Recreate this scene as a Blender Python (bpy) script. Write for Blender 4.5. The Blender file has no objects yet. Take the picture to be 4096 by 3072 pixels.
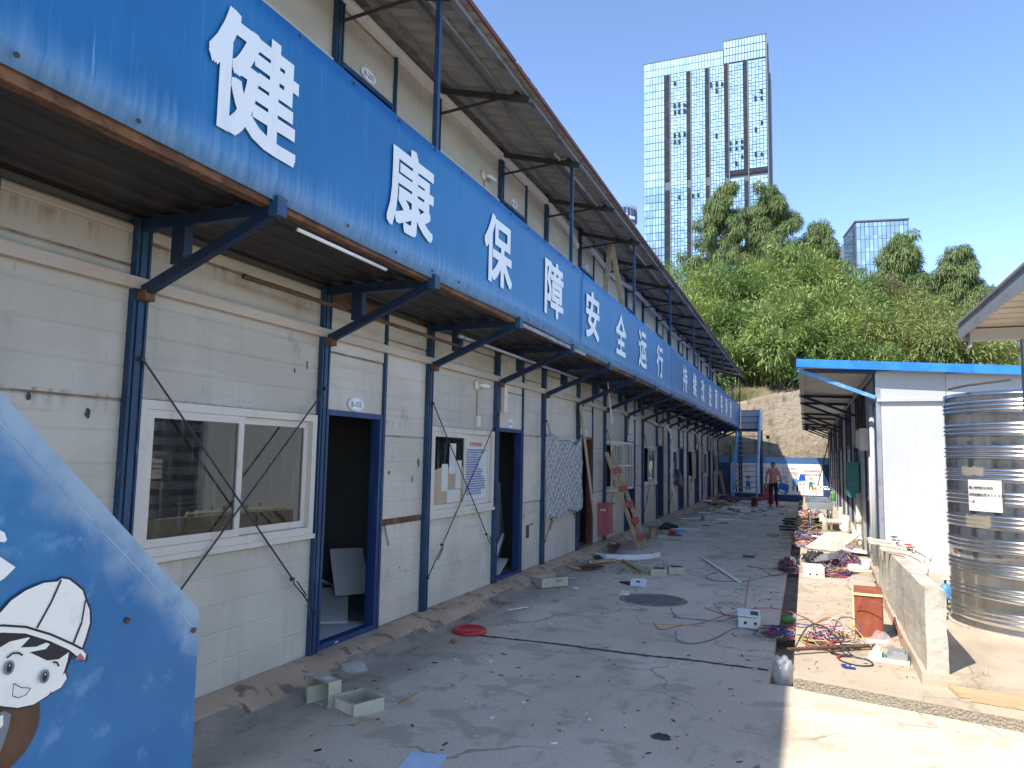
import bpy, bmesh, math, random
import numpy as np
from mathutils import Vector, Matrix, Euler
random.seed(7); RNG = np.random.default_rng(7)
S = bpy.context.scene
COL = S.collection
# ---------------------------------------------------------------- camera, sky, sun, exposure
cam_d = bpy.data.cameras.new('camera'); cam = bpy.data.objects.new('camera', cam_d); COL.objects.link(cam)
YAW, PITCH, ROLL = math.radians(22.05), math.radians(5.615), 0.0183
fw = Vector((-math.sin(YAW)*math.cos(PITCH), math.cos(YAW)*math.cos(PITCH), math.sin(PITCH)))
rt = Vector((math.cos(YAW), math.sin(YAW), 0)); up = rt.cross(fw)
r2 = rt*math.cos(ROLL) + up*math.sin(ROLL); u2 = up*math.cos(ROLL) - rt*math.sin(ROLL)
mw = Matrix((r2, u2, -fw)).transposed().to_4x4(); mw.translation = (0, 0, 1.61)
cam.matrix_world = mw
cam_d.sensor_width = 36; cam_d.lens = 25.47; cam_d.clip_start = .05; cam_d.clip_end = 5000
S.camera = cam
SUN = Vector((.43, .74, -1)).normalized()
EL = math.asin(-SUN.z)
w = bpy.data.worlds.new('World'); S.world = w; w.use_nodes = True
wn = w.node_tree.nodes; wl = w.node_tree.links
sky = wn.new('ShaderNodeTexSky'); sky.sky_type = 'NISHITA'; sky.sun_disc = False
sky.sun_elevation = EL; sky.sun_rotation = math.atan2(-SUN.x, -SUN.y)
sky.air_density = .63; sky.dust_density = .0; sky.ozone_density = 2.3
wl.new(sky.outputs[0], wn['Background'].inputs[0]); wn['Background'].inputs[1].default_value = .15
sd = bpy.data.lights.new('sun', 'SUN'); sd.energy = 3.0; sd.angle = math.radians(.53); sd.color = (1, .955, .88)
so = bpy.data.objects.new('sun', sd); COL.objects.link(so); so.rotation_euler = SUN.to_track_quat('-Z', 'Y').to_euler()
so.location = (-10, -17, 24)
S.view_settings.view_transform = 'Standard'; S.view_settings.look = 'None'
S.view_settings.exposure = 1.45; S.view_settings.gamma = 1
# ---------------------------------------------------------------- materials
MT = {}
def mat(name, base, rough=.6, metal=0., layers=(), bump=None, alpha=1., trans=0., spec=.5, ior=1.45, coat=0.):
    """layers: (colour, (sx,sy,sz), lo, hi, strength[, detail]) noise masks painted one over the other in world space"""
    m = bpy.data.materials.new(name); m.use_nodes = True; nt = m.node_tree; N = nt.nodes; L = nt.links
    b = N['Principled BSDF']; b.inputs['Roughness'].default_value = rough; b.inputs['Metallic'].default_value = metal
    b.inputs['Alpha'].default_value = alpha; b.inputs['Transmission Weight'].default_value = trans
    b.inputs['Specular IOR Level'].default_value = spec; b.inputs['IOR'].default_value = ior; b.inputs['Coat Weight'].default_value = coat
    c4 = lambda c: (c[0], c[1], c[2], 1)
    b.inputs['Base Color'].default_value = c4(base)
    geo = None
    def noise(sc, det=4, seed=0):
        nonlocal geo
        if geo is None: geo = N.new('ShaderNodeNewGeometry')
        vm = N.new('ShaderNodeVectorMath'); vm.operation = 'MULTIPLY'; vm.inputs[1].default_value = sc
        va = N.new('ShaderNodeVectorMath'); va.operation = 'ADD'; va.inputs[1].default_value = (seed*3.7, seed*1.3, seed*5.1)
        L.new(geo.outputs['Position'], vm.inputs[0]); L.new(vm.outputs[0], va.inputs[0])
        t = N.new('ShaderNodeTexNoise'); t.inputs['Scale'].default_value = 1; t.inputs['Detail'].default_value = det
        t.inputs['Roughness'].default_value = .6
        L.new(va.outputs[0], t.inputs['Vector']); return t
    cur = None
    for i, ly in enumerate(layers):
        t = noise(ly[1], ly[5] if len(ly) > 5 else 4, i+1)
        mr = N.new('ShaderNodeMapRange'); mr.inputs[1].default_value = ly[2]; mr.inputs[2].default_value = ly[3]
        mr.inputs[3].default_value = 0; mr.inputs[4].default_value = ly[4]; mr.interpolation_type = 'SMOOTHSTEP'
        L.new(t.outputs[0], mr.inputs[0])
        mx = N.new('ShaderNodeMix'); mx.data_type = 'RGBA'; L.new(mr.outputs[0], mx.inputs[0])
        if cur: L.new(cur, mx.inputs[6])
        else: mx.inputs[6].default_value = c4(base)
        mx.inputs[7].default_value = c4(ly[0]); cur = mx.outputs[2]
    if cur: L.new(cur, b.inputs['Base Color'])
    if bump:
        t = noise((bump[0],)*3 if not isinstance(bump[0], tuple) else bump[0], 5, 11)
        bp = N.new('ShaderNodeBump'); bp.inputs['Strength'].default_value = bump[1]; bp.inputs['Distance'].default_value = bump[2] if len(bump) > 2 else .01
        L.new(t.outputs[0], bp.inputs['Height']); L.new(bp.outputs[0], b.inputs['Normal'])
    MT[name] = m; return m
def tweak(name, fn):
    m = MT[name]; fn(m.node_tree, m.node_tree.nodes, m.node_tree.links, m.node_tree.nodes['Principled BSDF'])
RUST = (.13, .05, .02)
mat('panel', (.54, .485, .395), .5, 0, [((.62, .565, .47), (1.1, 1.1, 2), .4, .62, .8), ((.44, .39, .315), (3.5, 3.5, .35), .46, .74, .6), ((.36, .29, .20), (22, 22, .6), .60, .86, .45), ((.29, .23, .165), (4, 4, 3), .60, .74, .45), ((.42, .37, .30), (1.0, 1.0, 11), .56, .70, .4), ((.20, .15, .10), (45, 45, 5), .68, .76, .6), ((.06, .05, .045), (24, 24, 14), .725, .75, .8), ((.08, .065, .055), (70, 70, 55), .74, .76, .8)], (30, .05))
mat('panel_cream', (.48, .445, .37), .55, 0, [((.56, .52, .44), (1.3, 1.3, 3), .4, .6, .8), ((.36, .3, .22), (25, 25, 1), .56, .75, .5), ((.10, .08, .06), (18, 18, 9), .73, .76, .6)], (30, .05))
mat('joint_rust', (.2, .13, .09), .8, 0, [((.34, .28, .22), (5, 5, 20), .45, .55, .8), (RUST, (12, 12, 30), .55, .65, .8)])
mat('blue_steel', (.013, .045, .098), .5, 0, [((.03, .095, .18), (4, 4, 2), .45, .7, .7), ((.20, .28, .34), (30, 30, 5), .64, .74, .6), (RUST, (9, 9, 7), .62, .70, .85)], (60, .06))
mat('dark_steel', (.045, .045, .047), .6, 0, [((.07, .05, .04), (10, 10, 10), .5, .7, .8)])
mat('deck_steel', (.026, .026, .028), .5, .3, [((.085, .08, .075), (2.5, .6, 3), .55, .75, .7), (RUST, (8, 2, 8), .62, .75, .6)])
mat('rust', (.12, .055, .028), .85, 0, [((.22, .11, .05), (8, 6, 8), .42, .62, .9), ((.06, .03, .02), (20, 20, 20), .55, .7, .8)], (60, .3))
mat('rebar', (.12, .065, .045), .75, .3, [((.22, .1, .05), (14, 14, 14), .45, .65, .8)])
mat('banner', (.009, .13, .33), .42, 0, [((.014, .16, .38), (1.2, .9, .8), .4, .65, .8), ((.05, .22, .44), (60, 60, 1.1), .52, .74, .6), ((.28, .48, .72), (26, 26, 1.6), .66, .8, .5), ((.5, .6, .7), (12, 12, 12), .77, .8, .5)], (5, .04))
mat('banner_near', (.010, .13, .34), .4, 0, [((.022, .17, .40), (3, 3, 3), .4, .65, .85), ((.16, .34, .60), (9, 9, 9), .55, .75, .6), ((.36, .52, .70), (16, 30, 30), .66, .8, .5)], (9, .05))
mat('banner_fade', (.36, .50, .60), .5, 0, [((.12, .30, .56), (9, 9, 9), .45, .6, .85)])
mat('letter', (.82, .84, .84), .5, 0, [((.7, .72, .72), (6, 6, 2), .5, .7, .5)])
mat('white_print', (.80, .82, .78), .5, 0, [((.62, .62, .55), (14, 14, 14), .55, .75, .6)])
mat('ink', (.01, .012, .02), .5)
mat('hair_brown', (.07, .035, .02), .5, 0, [((.12, .06, .03), (8, 8, 8), .45, .65, .7)])
mat('ink_grey', (.16, .19, .22), .5)
mat('ink_pink', (.5, .12, .12), .5)
mat('ink_red', (.62, .04, .03), .5)
mat('ink_orange', (.75, .22, .04), .5)
mat('ink_blue', (.05, .12, .36), .5)
mat('ink_navy', (.015, .04, .16), .5)
mat('pvc_frame', (.66, .59, .50), .4, 0, [((.55, .48, .42), (10, 10, 6), .52, .72, .7), ((.3, .17, .1), (16, 16, 8), .66, .76, .6)])
mat('conduit', (.52, .42, .33), .5, 0, [((.60, .50, .40), (3, 1.5, 3), .4, .6, .8), ((.4, .28, .2), (20, 8, 20), .62, .74, .5)])
mat('door_blue', (.016, .042, .13), .45, 0, [((.03, .07, .18), (6, 6, 2), .45, .65, .8), ((.3, .3, .34), (30, 30, 14), .70, .74, .6)])
mat('door_red', (.17, .05, .03), .4, 0, [((.09, .03, .02), (6, 6, 2), .45, .65, .8)])
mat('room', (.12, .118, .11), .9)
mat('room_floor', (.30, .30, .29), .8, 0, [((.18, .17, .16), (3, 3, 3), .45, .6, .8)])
mat('roof_under', (.43, .425, .41), .45, .1, [((.37, .365, .35), (2, .8, 2), .45, .6, .5), ((.34, .22, .16), (3, .18, 3), .68, .74, .5)])
mat('roof_red', (.14, .045, .03), .7, 0, [((.2, .08, .05), (5, 5, 5), .45, .65, .8)])
mat('galv', (.36, .37, .38), .45, .5, [((.25, .25, .25), (10, 3, 10), .5, .65, .7)])
mat('galv_dark', (.26, .27, .29), .5, .3, [((.1, .1, .11), (8, 3, 8), .5, .65, .7)])
mat('wood', (.42, .24, .11), .65, 0, [((.55, .36, .18), (16, 3, 16), .42, .62, .85), ((.25, .13, .06), (40, 5, 5), .6, .72, .7)])
mat('wood_pale', (.42, .32, .21), .65, 0, [((.52, .41, .28), (12, 12, 3), .42, .62, .85), ((.36, .24, .13), (30, 30, 4), .6, .72, .6)])
mat('wood_plank', (.46, .31, .17), .6, 0, [((.55, .40, .24), (3, 30, 30), .42, .62, .85), ((.4, .22, .08), (4, 50, 50), .6, .72, .7)])
mat('wood_black', (.018, .016, .015), .7, 0, [((.07, .055, .045), (6, 30, 30), .5, .68, .8)])
mat('paint_red', (.33, .05, .045), .5, 0, [((.42, .09, .08), (9, 9, 9), .42, .62, .8), ((.5, .36, .28), (30, 30, 30), .68, .74, .7)])
mat('mailbox', (.40, .09, .11), .4, 0, [((.48, .16, .17), (5, 5, 3), .42, .62, .8), (RUST, (20, 20, 9), .66, .74, .7)])
mat('ply_red', (.26, .062, .028), .55, 0, [((.36, .11, .05), (6, 6, 3), .42, .62, .85), ((.15, .035, .016), (24, 24, 6), .58, .72, .7), ((.55, .3, .16), (12, 12, 12), .7, .74, .6)])
mat('ply_edge', (.75, .6, .32), .6)
mat('quilt', (.33, .33, .32), .9, 0, [((.25, .25, .25), (8, 8, 8), .45, .6, .8), ((.40, .58, .66), (2.5, 2.5, 2.5), .66, .7, .7)])
mat('quilt_thread', (.66, .66, .63), .9)
mat('paper', (.62, .61, .56), .7, 0, [((.62, .6, .52), (8, 8, 8), .5, .7, .6)])
mat('paper_blue', (.55, .68, .85), .6, 0, [((.64, .76, .9), (8, 8, 8), .45, .6, .7), ((.3, .25, .2), (50, 50, 50), .70, .74, .6)])
mat('cardboard', (.42, .31, .2), .8, 0, [((.48, .36, .24), (3, 3, 1), .45, .6, .8), ((.3, .22, .14), (2, 2, 20), .6, .7, .4)])
mat('plastic_beige', (.48, .44, .33), .45, 0, [((.55, .51, .40), (12, 12, 12), .42, .62, .8), ((.3, .26, .2), (9, 9, 9), .62, .74, .6)])
mat('plastic_white', (.80, .80, .76), .4, 0, [((.66, .62, .54), (14, 14, 14), .55, .7, .7)])
mat('plastic_cream', (.74, .66, .52), .45, 0, [((.8, .75, .64), (6, 6, 6), .45, .6, .8), ((.45, .36, .25), (14, 14, 14), .6, .75, .6)])
mat('plastic_red', (.52, .02, .025), .35, 0, [((.62, .05, .05), (8, 8, 8), .45, .6, .6), ((.4, .2, .16), (30, 30, 30), .68, .74, .5)])
mat('plastic_blue', (.015, .10, .50), .35)
mat('plastic_black', (.02, .02, .022), .45)
mat('plastic_green', (.10, .36, .07), .3, alpha=.75)
mat('film', (.86, .88, .9), .12, alpha=.17, spec=1)
mat('film_haze', (.78, .8, .82), .15, alpha=.24, spec=1)
mat('tape', (.55, .46, .32), .4, alpha=.28)
mat('water_bottle', (.85, .9, .92), .1, alpha=.4, spec=.8)
for n, c in dict(red=(.42, .06, .07), blue=(.04, .075, .22), yellow=(.55, .42, .13), black=(.022, .022, .026), white=(.62, .58, .53), orange=(.5, .2, .07), purple=(.09, .06, .13)).items():
    mat('wire_'+n, c, .55, 0, [(tuple(.55*v+.16 for v in c), (25, 25, 25), .48, .68, .7)])
mat('stainless', (.62, .61, .58), .26, 1, [((.4, .38, .34), (3, 3, 1.2), .5, .7, .7), ((.36, .27, .18), (7, 7, 2.5), .62, .76, .5)], ((3, 3, 9), .04))
mat('tank_steel', (.70, .69, .67), .16, .97, [((.52, .505, .48), (3, 3, .8), .5, .7, .6), ((.5, .41, .30), (5, 5, 1.6), .60, .76, .6)], ((2.5, 2.5, 6), .12, .02))
mat('tank_dusty', (.42, .34, .24), .4, .6, [((.58, .52, .42), (3, 3, 6), .4, .62, .8)])
mat('hut_white', (.53, .525, .51), .5, 0, [((.48, .475, .46), (1.2, 1.2, 1), .45, .65, .6), ((.55, .54, .50), (6, 6, .8), .62, .76, .35)])
mat('hut_side', (.56, .56, .53), .55, 0, [((.46, .45, .42), (2, 2, 2), .45, .6, .8), ((.3, .26, .2), (14, 14, 2), .6, .74, .5)])
mat('hut_roof_under', (.52, .52, .50), .4, .2, [((.40, .39, .37), (1.2, 9, 3), .45, .62, .8)])
mat('roof_blue', (.012, .16, .60), .32, 0, [((.03, .24, .68), (2, 2, 2), .45, .6, .6)], coat=.2)
mat('bracket_blue', (.08, .28, .58), .45, 0, [((.25, .42, .60), (9, 9, 9), .5, .65, .7), (RUST, (20, 20, 20), .68, .74, .7)])
mat('stair_pale', (.48, .55, .60), .45, 0, [((.36, .46, .55), (5, 5, 5), .45, .62, .7)])
mat('navy_steel', (.014, .03, .085), .45)
mat('green_box', (.035, .20, .17), .45, 0, [((.05, .26, .22), (4, 4, 4), .45, .6, .8), ((.3, .42, .36), (18, 18, 9), .68, .74, .7)])
mat('louver', (.16, .13, .11), .6, .2, [((.24, .19, .15), (6, 6, 6), .45, .65, .8)])
mat('pipe_pvc', (.66, .58, .46), .45, 0, [((.74, .68, .58), (6, 6, 6), .45, .6, .8), ((.42, .33, .23), (12, 12, 12), .6, .74, .5)])
mat('concrete_old', (.42, .38, .31), .9, 0, [((.50, .46, .39), (3, 3, 3), .42, .6, .85), ((.20, .18, .14), (9, 9, 1.6), .54, .72, .7), ((.11, .12, .07), (5, 5, 1), .66, .78, .6), ((.58, .54, .46), (30, 30, 30), .6, .68, .5)], (22, .55, .02))
mat('shotcrete', (.24, .19, .13), .95, 0, [((.31, .25, .175), (.7, .7, .5), .42, .6, .85), ((.09, .075, .055), (2.5, 2.5, .3), .52, .68, .8), ((.08, .07, .055), (1.2, 1.2, .4), .58, .70, .75), ((.36, .3, .22), (6, 6, 6), .6, .7, .5)], (4.5, 1, .12))
mat('soil', (.13, .09, .055), .95, 0, [((.2, .15, .09), (1, 1, 1), .42, .6, .8), ((.06, .08, .025), (.6, .6, .6), .55, .65, .8)], (3, .6, .1))
mat('earth', (.24, .21, .16), .95, 0, [((.12, .14, .07), (.05, .05, .05), .45, .6, .8)])
mat('rubble', (.46, .40, .31), .95, 0, [((.3, .25, .18), (8, 8, 8), .45, .62, .8)], (25, .5, .02))
mat('brick_red', (.35, .13, .07), .9, 0, [((.45, .22, .13), (20, 20, 20), .45, .6, .7)])
mat('glass_dark', (.10, .14, .17), .06, .85, spec=1)
mat('tower_frame', (.09, .105, .125), .6, .0)
mat('tower_dark', (.010, .012, .018), .8, 0, [((.026, .03, .04), (.5, .5, .35), .5, .6, .8)])
mat('tower_side', (.17, .18, .21), .6, 0)
mat('tower_pale', (.35, .43, .50), .4, .3)
mat('blue_cladding', (.10, .22, .42), .3, .5)
for i, c in enumerate([(.50, .68, .76), (.45, .63, .73), (.54, .71, .77), (.34, .49, .60)]):
    mat('tower_glass%d' % i, c, .25, .5, 0 and [] or [(tuple(v*.72 for v in c), (.05, .05, .09), .42, .62, .6), (tuple(min(.9, v*1.15) for v in c), (.4, .4, .3), .55, .65, .5)], spec=.6)
mat('bark_pale', (.42, .36, .28), .8, 0, [((.26, .2, .15), (2, 2, 1), .45, .62, .8)])
mat('bark', (.16, .12, .08), .9)
def leafm(name, c1, c2, c3, sc):
    m = mat(name, c1, .5, 0, [(c2, (sc,)*3, .4, .6, .9), (c3, (sc*5,)*3, .55, .7, .8)], spec=.35)
    nt = m.node_tree; N = nt.nodes; L = nt.links; b = N['Principled BSDF']
    tr = N.new('ShaderNodeBsdfTranslucent'); mx = N.new('ShaderNodeMixShader'); mx.inputs[0].default_value = .22
    src = b.inputs['Base Color'].links[0].from_socket; L.new(src, tr.inputs[0])
    out = [n for n in N if n.type == 'OUTPUT_MATERIAL'][0]
    L.new(b.outputs[0], mx.inputs[1]); L.new(tr.outputs[0], mx.inputs[2]); L.new(mx.outputs[0], out.inputs[0])
leafm('leaf_euc', (.135, .195, .07), (.19, .24, .085), (.26, .265, .11), .6)
leafm('leaf_bright', (.135, .21, .055), (.30, .36, .10), (.085, .145, .045), .28)
leafm('leaf_olive', (.15, .20, .055), (.27, .285, .085), (.10, .15, .045), .4)
leafm('leaf_dry', (.20, .16, .09), (.26, .2, .11), (.13, .13, .06), .8)
leafm('leaf_grass', (.16, .20, .06), (.28, .26, .11), (.09, .15, .04), 1.2)
mat('skin', (.38, .2, .12), .5); mat('hair', (.012, .01, .01), .5)
mat('shirt', (.52, .14, .11), .8); mat('collar', (.68, .62, .58), .8); mat('trousers', (.012, .014, .022), .8)
mat('shoe', (.48, .02, .03), .5); mat('glove', (.45, .44, .42), .8)
def shirt_stripes(nt, N, L, b):
    g = N.new('ShaderNodeNewGeometry'); s = N.new('ShaderNodeSeparateXYZ'); L.new(g.outputs['Position'], s.inputs[0])
    a = N.new('ShaderNodeMath'); a.operation = 'MULTIPLY'; a.inputs[1].default_value = 21; L.new(s.outputs[2], a.inputs[0])
    f = N.new('ShaderNodeMath'); f.operation = 'FRACT'; L.new(a.outputs[0], f.inputs[0])
    t = N.new('ShaderNodeMath'); t.operation = 'GREATER_THAN'; t.inputs[1].default_value = .62; L.new(f.outputs[0], t.inputs[0])
    m = N.new('ShaderNodeMix'); m.data_type = 'RGBA'; m.inputs[6].default_value = (.46, .07, .055, 1); m.inputs[7].default_value = (.62, .42, .36, 1)
    L.new(t.outputs[0], m.inputs[0]); L.new(m.outputs[2], b.inputs['Base Color'])
tweak('shirt', shirt_stripes)
def rust_below_joints(nt, N, L, b):
    # rust and dirt that has run down from the panel joints every 0.96 m
    g = N.new('ShaderNodeNewGeometry'); s = N.new('ShaderNodeSeparateXYZ'); L.new(g.outputs['Position'], s.inputs[0])
    a = N.new('ShaderNodeMath'); a.operation = 'DIVIDE'; a.inputs[1].default_value = .96; L.new(s.outputs[2], a.inputs[0])
    f = N.new('ShaderNodeMath'); f.operation = 'FRACT'; L.new(a.outputs[0], f.inputs[0])
    mr = N.new('ShaderNodeMapRange'); mr.inputs[1].default_value = .86; mr.inputs[2].default_value = .995; L.new(f.outputs[0], mr.inputs[0])
    vm = N.new('ShaderNodeVectorMath'); vm.operation = 'MULTIPLY'; vm.inputs[1].default_value = (16, 16, 1.5); L.new(g.outputs['Position'], vm.inputs[0])
    t = N.new('ShaderNodeTexNoise'); t.inputs['Scale'].default_value = 1; t.inputs['Detail'].default_value = 5; L.new(vm.outputs[0], t.inputs['Vector'])
    m2 = N.new('ShaderNodeMapRange'); m2.inputs[1].default_value = .5; m2.inputs[2].default_value = .68; m2.inputs[4].default_value = .65; L.new(t.outputs[0], m2.inputs[0])
    mm = N.new('ShaderNodeMath'); mm.operation = 'MULTIPLY'; L.new(mr.outputs[0], mm.inputs[0]); L.new(m2.outputs[0], mm.inputs[1])
    mx = N.new('ShaderNodeMix'); mx.data_type = 'RGBA'; L.new(mm.outputs[0], mx.inputs[0])
    L.new(b.inputs['Base Color'].links[0].from_socket, mx.inputs[6]); mx.inputs[7].default_value = (.27, .14, .07, 1)
    L.new(mx.outputs[2], b.inputs['Base Color'])
tweak('panel', rust_below_joints); tweak('panel_cream', rust_below_joints)
def glass_window(nt, N, L, b):
    tr = N.new('ShaderNodeBsdfTransparent'); tr.inputs[0].default_value = (.42, .44, .44, 1)
    gl = N.new('ShaderNodeBsdfGlossy'); gl.inputs['Roughness'].default_value = .02; gl.inputs[0].default_value = (.62, .64, .64, 1)
    df = N.new('ShaderNodeBsdfDiffuse'); df.inputs[0].default_value = (.45, .45, .43, 1)
    fr = N.new('ShaderNodeLayerWeight'); fr.inputs[0].default_value = .32
    mr = N.new('ShaderNodeMapRange'); mr.inputs[3].default_value = .06; mr.inputs[4].default_value = .8; L.new(fr.outputs['Fresnel'], mr.inputs[0])
    m1 = N.new('ShaderNodeMixShader'); L.new(mr.outputs[0], m1.inputs[0]); L.new(tr.outputs[0], m1.inputs[1]); L.new(gl.outputs[0], m1.inputs[2])
    g = N.new('ShaderNodeNewGeometry'); vm = N.new('ShaderNodeVectorMath'); vm.operation = 'MULTIPLY'; vm.inputs[1].default_value = (20, 20, 1.6); L.new(g.outputs['Position'], vm.inputs[0])
    t = N.new('ShaderNodeTexNoise'); t.inputs['Scale'].default_value = 1; t.inputs['Detail'].default_value = 5; L.new(vm.outputs[0], t.inputs['Vector'])
    m2 = N.new('ShaderNodeMapRange'); m2.inputs[1].default_value = .55; m2.inputs[2].default_value = .75; m2.inputs[3].default_value = .02; m2.inputs[4].default_value = .28; L.new(t.outputs[0], m2.inputs[0])
    m3 = N.new('ShaderNodeMixShader'); L.new(m2.outputs[0], m3.inputs[0]); L.new(m1.outputs[0], m3.inputs[1]); L.new(df.outputs[0], m3.inputs[2])
    out = [n for n in N if n.type == 'OUTPUT_MATERIAL'][0]; L.new(m3.outputs[0], out.inputs[0])
mat('window_glass', (.5, .5, .5)); tweak('window_glass', glass_window)
def concrete(name, base, light, dark, joints=True, crack=.5):
    mat(name, base, .88, 0, [(light, (.55, .55, .55), .40, .62, .9, 6), (dark, (1.1, .5, 1), .52, .70, .65, 8), (dark, (5, 2.2, 5), .58, .70, .5, 8), (light, (14, 9, 14), .60, .70, .45, 6),
         ((.46, .30, .19), (1.6, 1.6, 1.6), .68, .78, .45), (dark, (2.6, 3.4, 2), .55, .62, .45, 9), (dark, (60, 45, 60), .52, .68, .35, 3), ((.05, .045, .04), (38, 30, 38), .70, .74, .8), ((.62, .6, .56), (34, 28, 34), .735, .75, .7)], (40, .35, .012))
    def cr(nt, N, L, b):
        g = N.new('ShaderNodeNewGeometry'); nz = N.new('ShaderNodeTexNoise'); nz.inputs['Scale'].default_value = 1.7; nz.inputs['Detail'].default_value = 6; L.new(g.outputs['Position'], nz.inputs['Vector'])
        ad = N.new('ShaderNodeMix'); ad.data_type = 'RGBA'; ad.blend_type = 'ADD'; ad.inputs[0].default_value = .9; L.new(g.outputs['Position'], ad.inputs[6]); L.new(nz.outputs[1], ad.inputs[7])
        v = N.new('ShaderNodeTexVoronoi'); v.feature = 'DISTANCE_TO_EDGE'; v.inputs['Scale'].default_value = .55; L.new(ad.outputs[2], v.inputs['Vector'])
        mr = N.new('ShaderNodeMapRange'); mr.inputs[1].default_value = .004; mr.inputs[2].default_value = .011; mr.inputs[3].default_value = crack; mr.inputs[4].default_value = 0; L.new(v.outputs[0], mr.inputs[0])
        n2 = N.new('ShaderNodeTexNoise'); n2.inputs['Scale'].default_value = .9; L.new(g.outputs['Position'], n2.inputs['Vector'])
        m2 = N.new('ShaderNodeMapRange'); m2.inputs[1].default_value = .5; m2.inputs[2].default_value = .6; L.new(n2.outputs[0], m2.inputs[0])
        mm = N.new('ShaderNodeMath'); mm.operation = 'MULTIPLY'; L.new(mr.outputs[0], mm.inputs[0]); L.new(m2.outputs[0], mm.inputs[1])
        mx = N.new('ShaderNodeMix'); mx.data_type = 'RGBA'; L.new(mm.outputs[0], mx.inputs[0]); L.new(b.inputs['Base Color'].links[0].from_socket, mx.inputs[6]); mx.inputs[7].default_value = (.07, .06, .05, 1)
        L.new(mx.outputs[2], b.inputs['Base Color'])
    tweak(name, cr)
concrete('yard', (.64, .515, .375), (.74, .605, .45), (.34, .272, .197))
concrete('platform', (.43, .345, .25), (.50, .41, .305), (.28, .222, .155), crack=.3)
mat('screed', (.50, .33, .21), .9, 0, [((.57, .39, .26), (2, 2, 2), .42, .6, .8), ((.17, .14, .11), (5, 5, 5), .53, .64, .85, 8), ((.06, .055, .05), (3, 6, 3), .6, .68, .8, 8)], (25, .5, .02))
mat('screed_edge', (.30, .245, .185), .9, 0, [((.36, .30, .23), (4, 4, 4), .42, .6, .8), ((.11, .095, .075), (4, 2.5, 4), .5, .68, .8, 8)], (25, .7, .03))
mat('drain_dirt', (.14, .12, .095), .95, 0, [((.22, .19, .155), (9, 9, 9), .45, .6, .8), ((.05, .045, .04), (5, 5, 5), .55, .7, .8)], (30, .5, .02))
mat('manhole', (.15, .14, .125), .8, 0, [((.24, .225, .2), (14, 14, 14), .45, .6, .8), ((.05, .047, .042), (22, 22, 22), .56, .66, .8)], (60, .6, .01))
mat('bracket_navy', (.010, .026, .062), .5, 0, [((.02, .05, .11), (4, 4, 4), .45, .7, .7), (RUST, (11, 11, 9), .62, .70, .8)])
mat('dark_dirt', (.055, .05, .045), .95, 0, [((.12, .11, .095), (9, 9, 9), .45, .6, .8)], (30, .5, .02))
mat('aggregate', (.25, .22, .17), .9)
def agg(nt, N, L, b):
    g = N.new('ShaderNodeNewGeometry'); v = N.new('ShaderNodeTexVoronoi'); v.inputs['Scale'].default_value = 62; L.new(g.outputs['Position'], v.inputs['Vector'])
    r = N.new('ShaderNodeValToRGB'); r.color_ramp.elements[0].position = .3; r.color_ramp.elements[0].color = (.32, .28, .22, 1); r.color_ramp.elements[1].position = .6; r.color_ramp.elements[1].color = (.22, .19, .145, 1)
    L.new(v.outputs['Distance'], r.inputs[0]); L.new(r.outputs[0], b.inputs['Base Color'])
    bp = N.new('ShaderNodeBump'); bp.invert = True; bp.inputs['Strength'].default_value = .6; bp.inputs['Distance'].default_value = .02; L.new(v.outputs['Distance'], bp.inputs['Height']); L.new(bp.outputs[0], b.inputs['Normal'])
tweak('aggregate', agg)
def worn_edge(name, ex, lo, hi, col, amt, nsc):
    """bleached, rubbed cloth along an edge: the distance to the edge is the plane ex . (position, 1)"""
    def f(nt, N, L, b):
        g = N.new('ShaderNodeNewGeometry'); d = N.new('ShaderNodeVectorMath'); d.operation = 'DOT_PRODUCT'; d.inputs[1].default_value = ex[:3]; L.new(g.outputs['Position'], d.inputs[0])
        vm = N.new('ShaderNodeVectorMath'); vm.operation = 'MULTIPLY'; vm.inputs[1].default_value = nsc; L.new(g.outputs['Position'], vm.inputs[0])
        t = N.new('ShaderNodeTexNoise'); t.inputs['Scale'].default_value = 1; t.inputs['Detail'].default_value = 6; L.new(vm.outputs[0], t.inputs['Vector'])
        a = N.new('ShaderNodeMath'); a.operation = 'MULTIPLY_ADD'; a.inputs[1].default_value = (hi-lo)*1.3; a.inputs[2].default_value = ex[3]-(hi-lo)*.65; L.new(t.outputs[0], a.inputs[0])
        s = N.new('ShaderNodeMath'); s.operation = 'ADD'; L.new(d.outputs['Value'], s.inputs[0]); L.new(a.outputs[0], s.inputs[1])
        mr = N.new('ShaderNodeMapRange'); mr.interpolation_type = 'SMOOTHSTEP'; mr.inputs[1].default_value = lo; mr.inputs[2].default_value = hi; mr.inputs[3].default_value = amt; mr.inputs[4].default_value = 0; L.new(s.outputs[0], mr.inputs[0])
        mx = N.new('ShaderNodeMix'); mx.data_type = 'RGBA'; L.new(mr.outputs[0], mx.inputs[0]); L.new(b.inputs['Base Color'].links[0].from_socket, mx.inputs[6]); mx.inputs[7].default_value = (*col, 1); L.new(mx.outputs[2], b.inputs['Base Color'])
    tweak(name, f)
_n = math.hypot(1, .95)
worn_edge('banner_near', (0, -.95/_n, -1/_n, (1.13+.95*1.725)/_n), -.02, .14, (.36, .47, .56), .7, (11, 11, 11))
worn_edge('banner', (0, 0, 1, -2.985), -.06, .26, (.30, .48, .70), .45, (26, 26, 1.0))
worn_edge('yard', (1, 0, 0, 3.2), -.1, .6, (.26, .215, .165), .6, (3, 1.3, 2))
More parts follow.
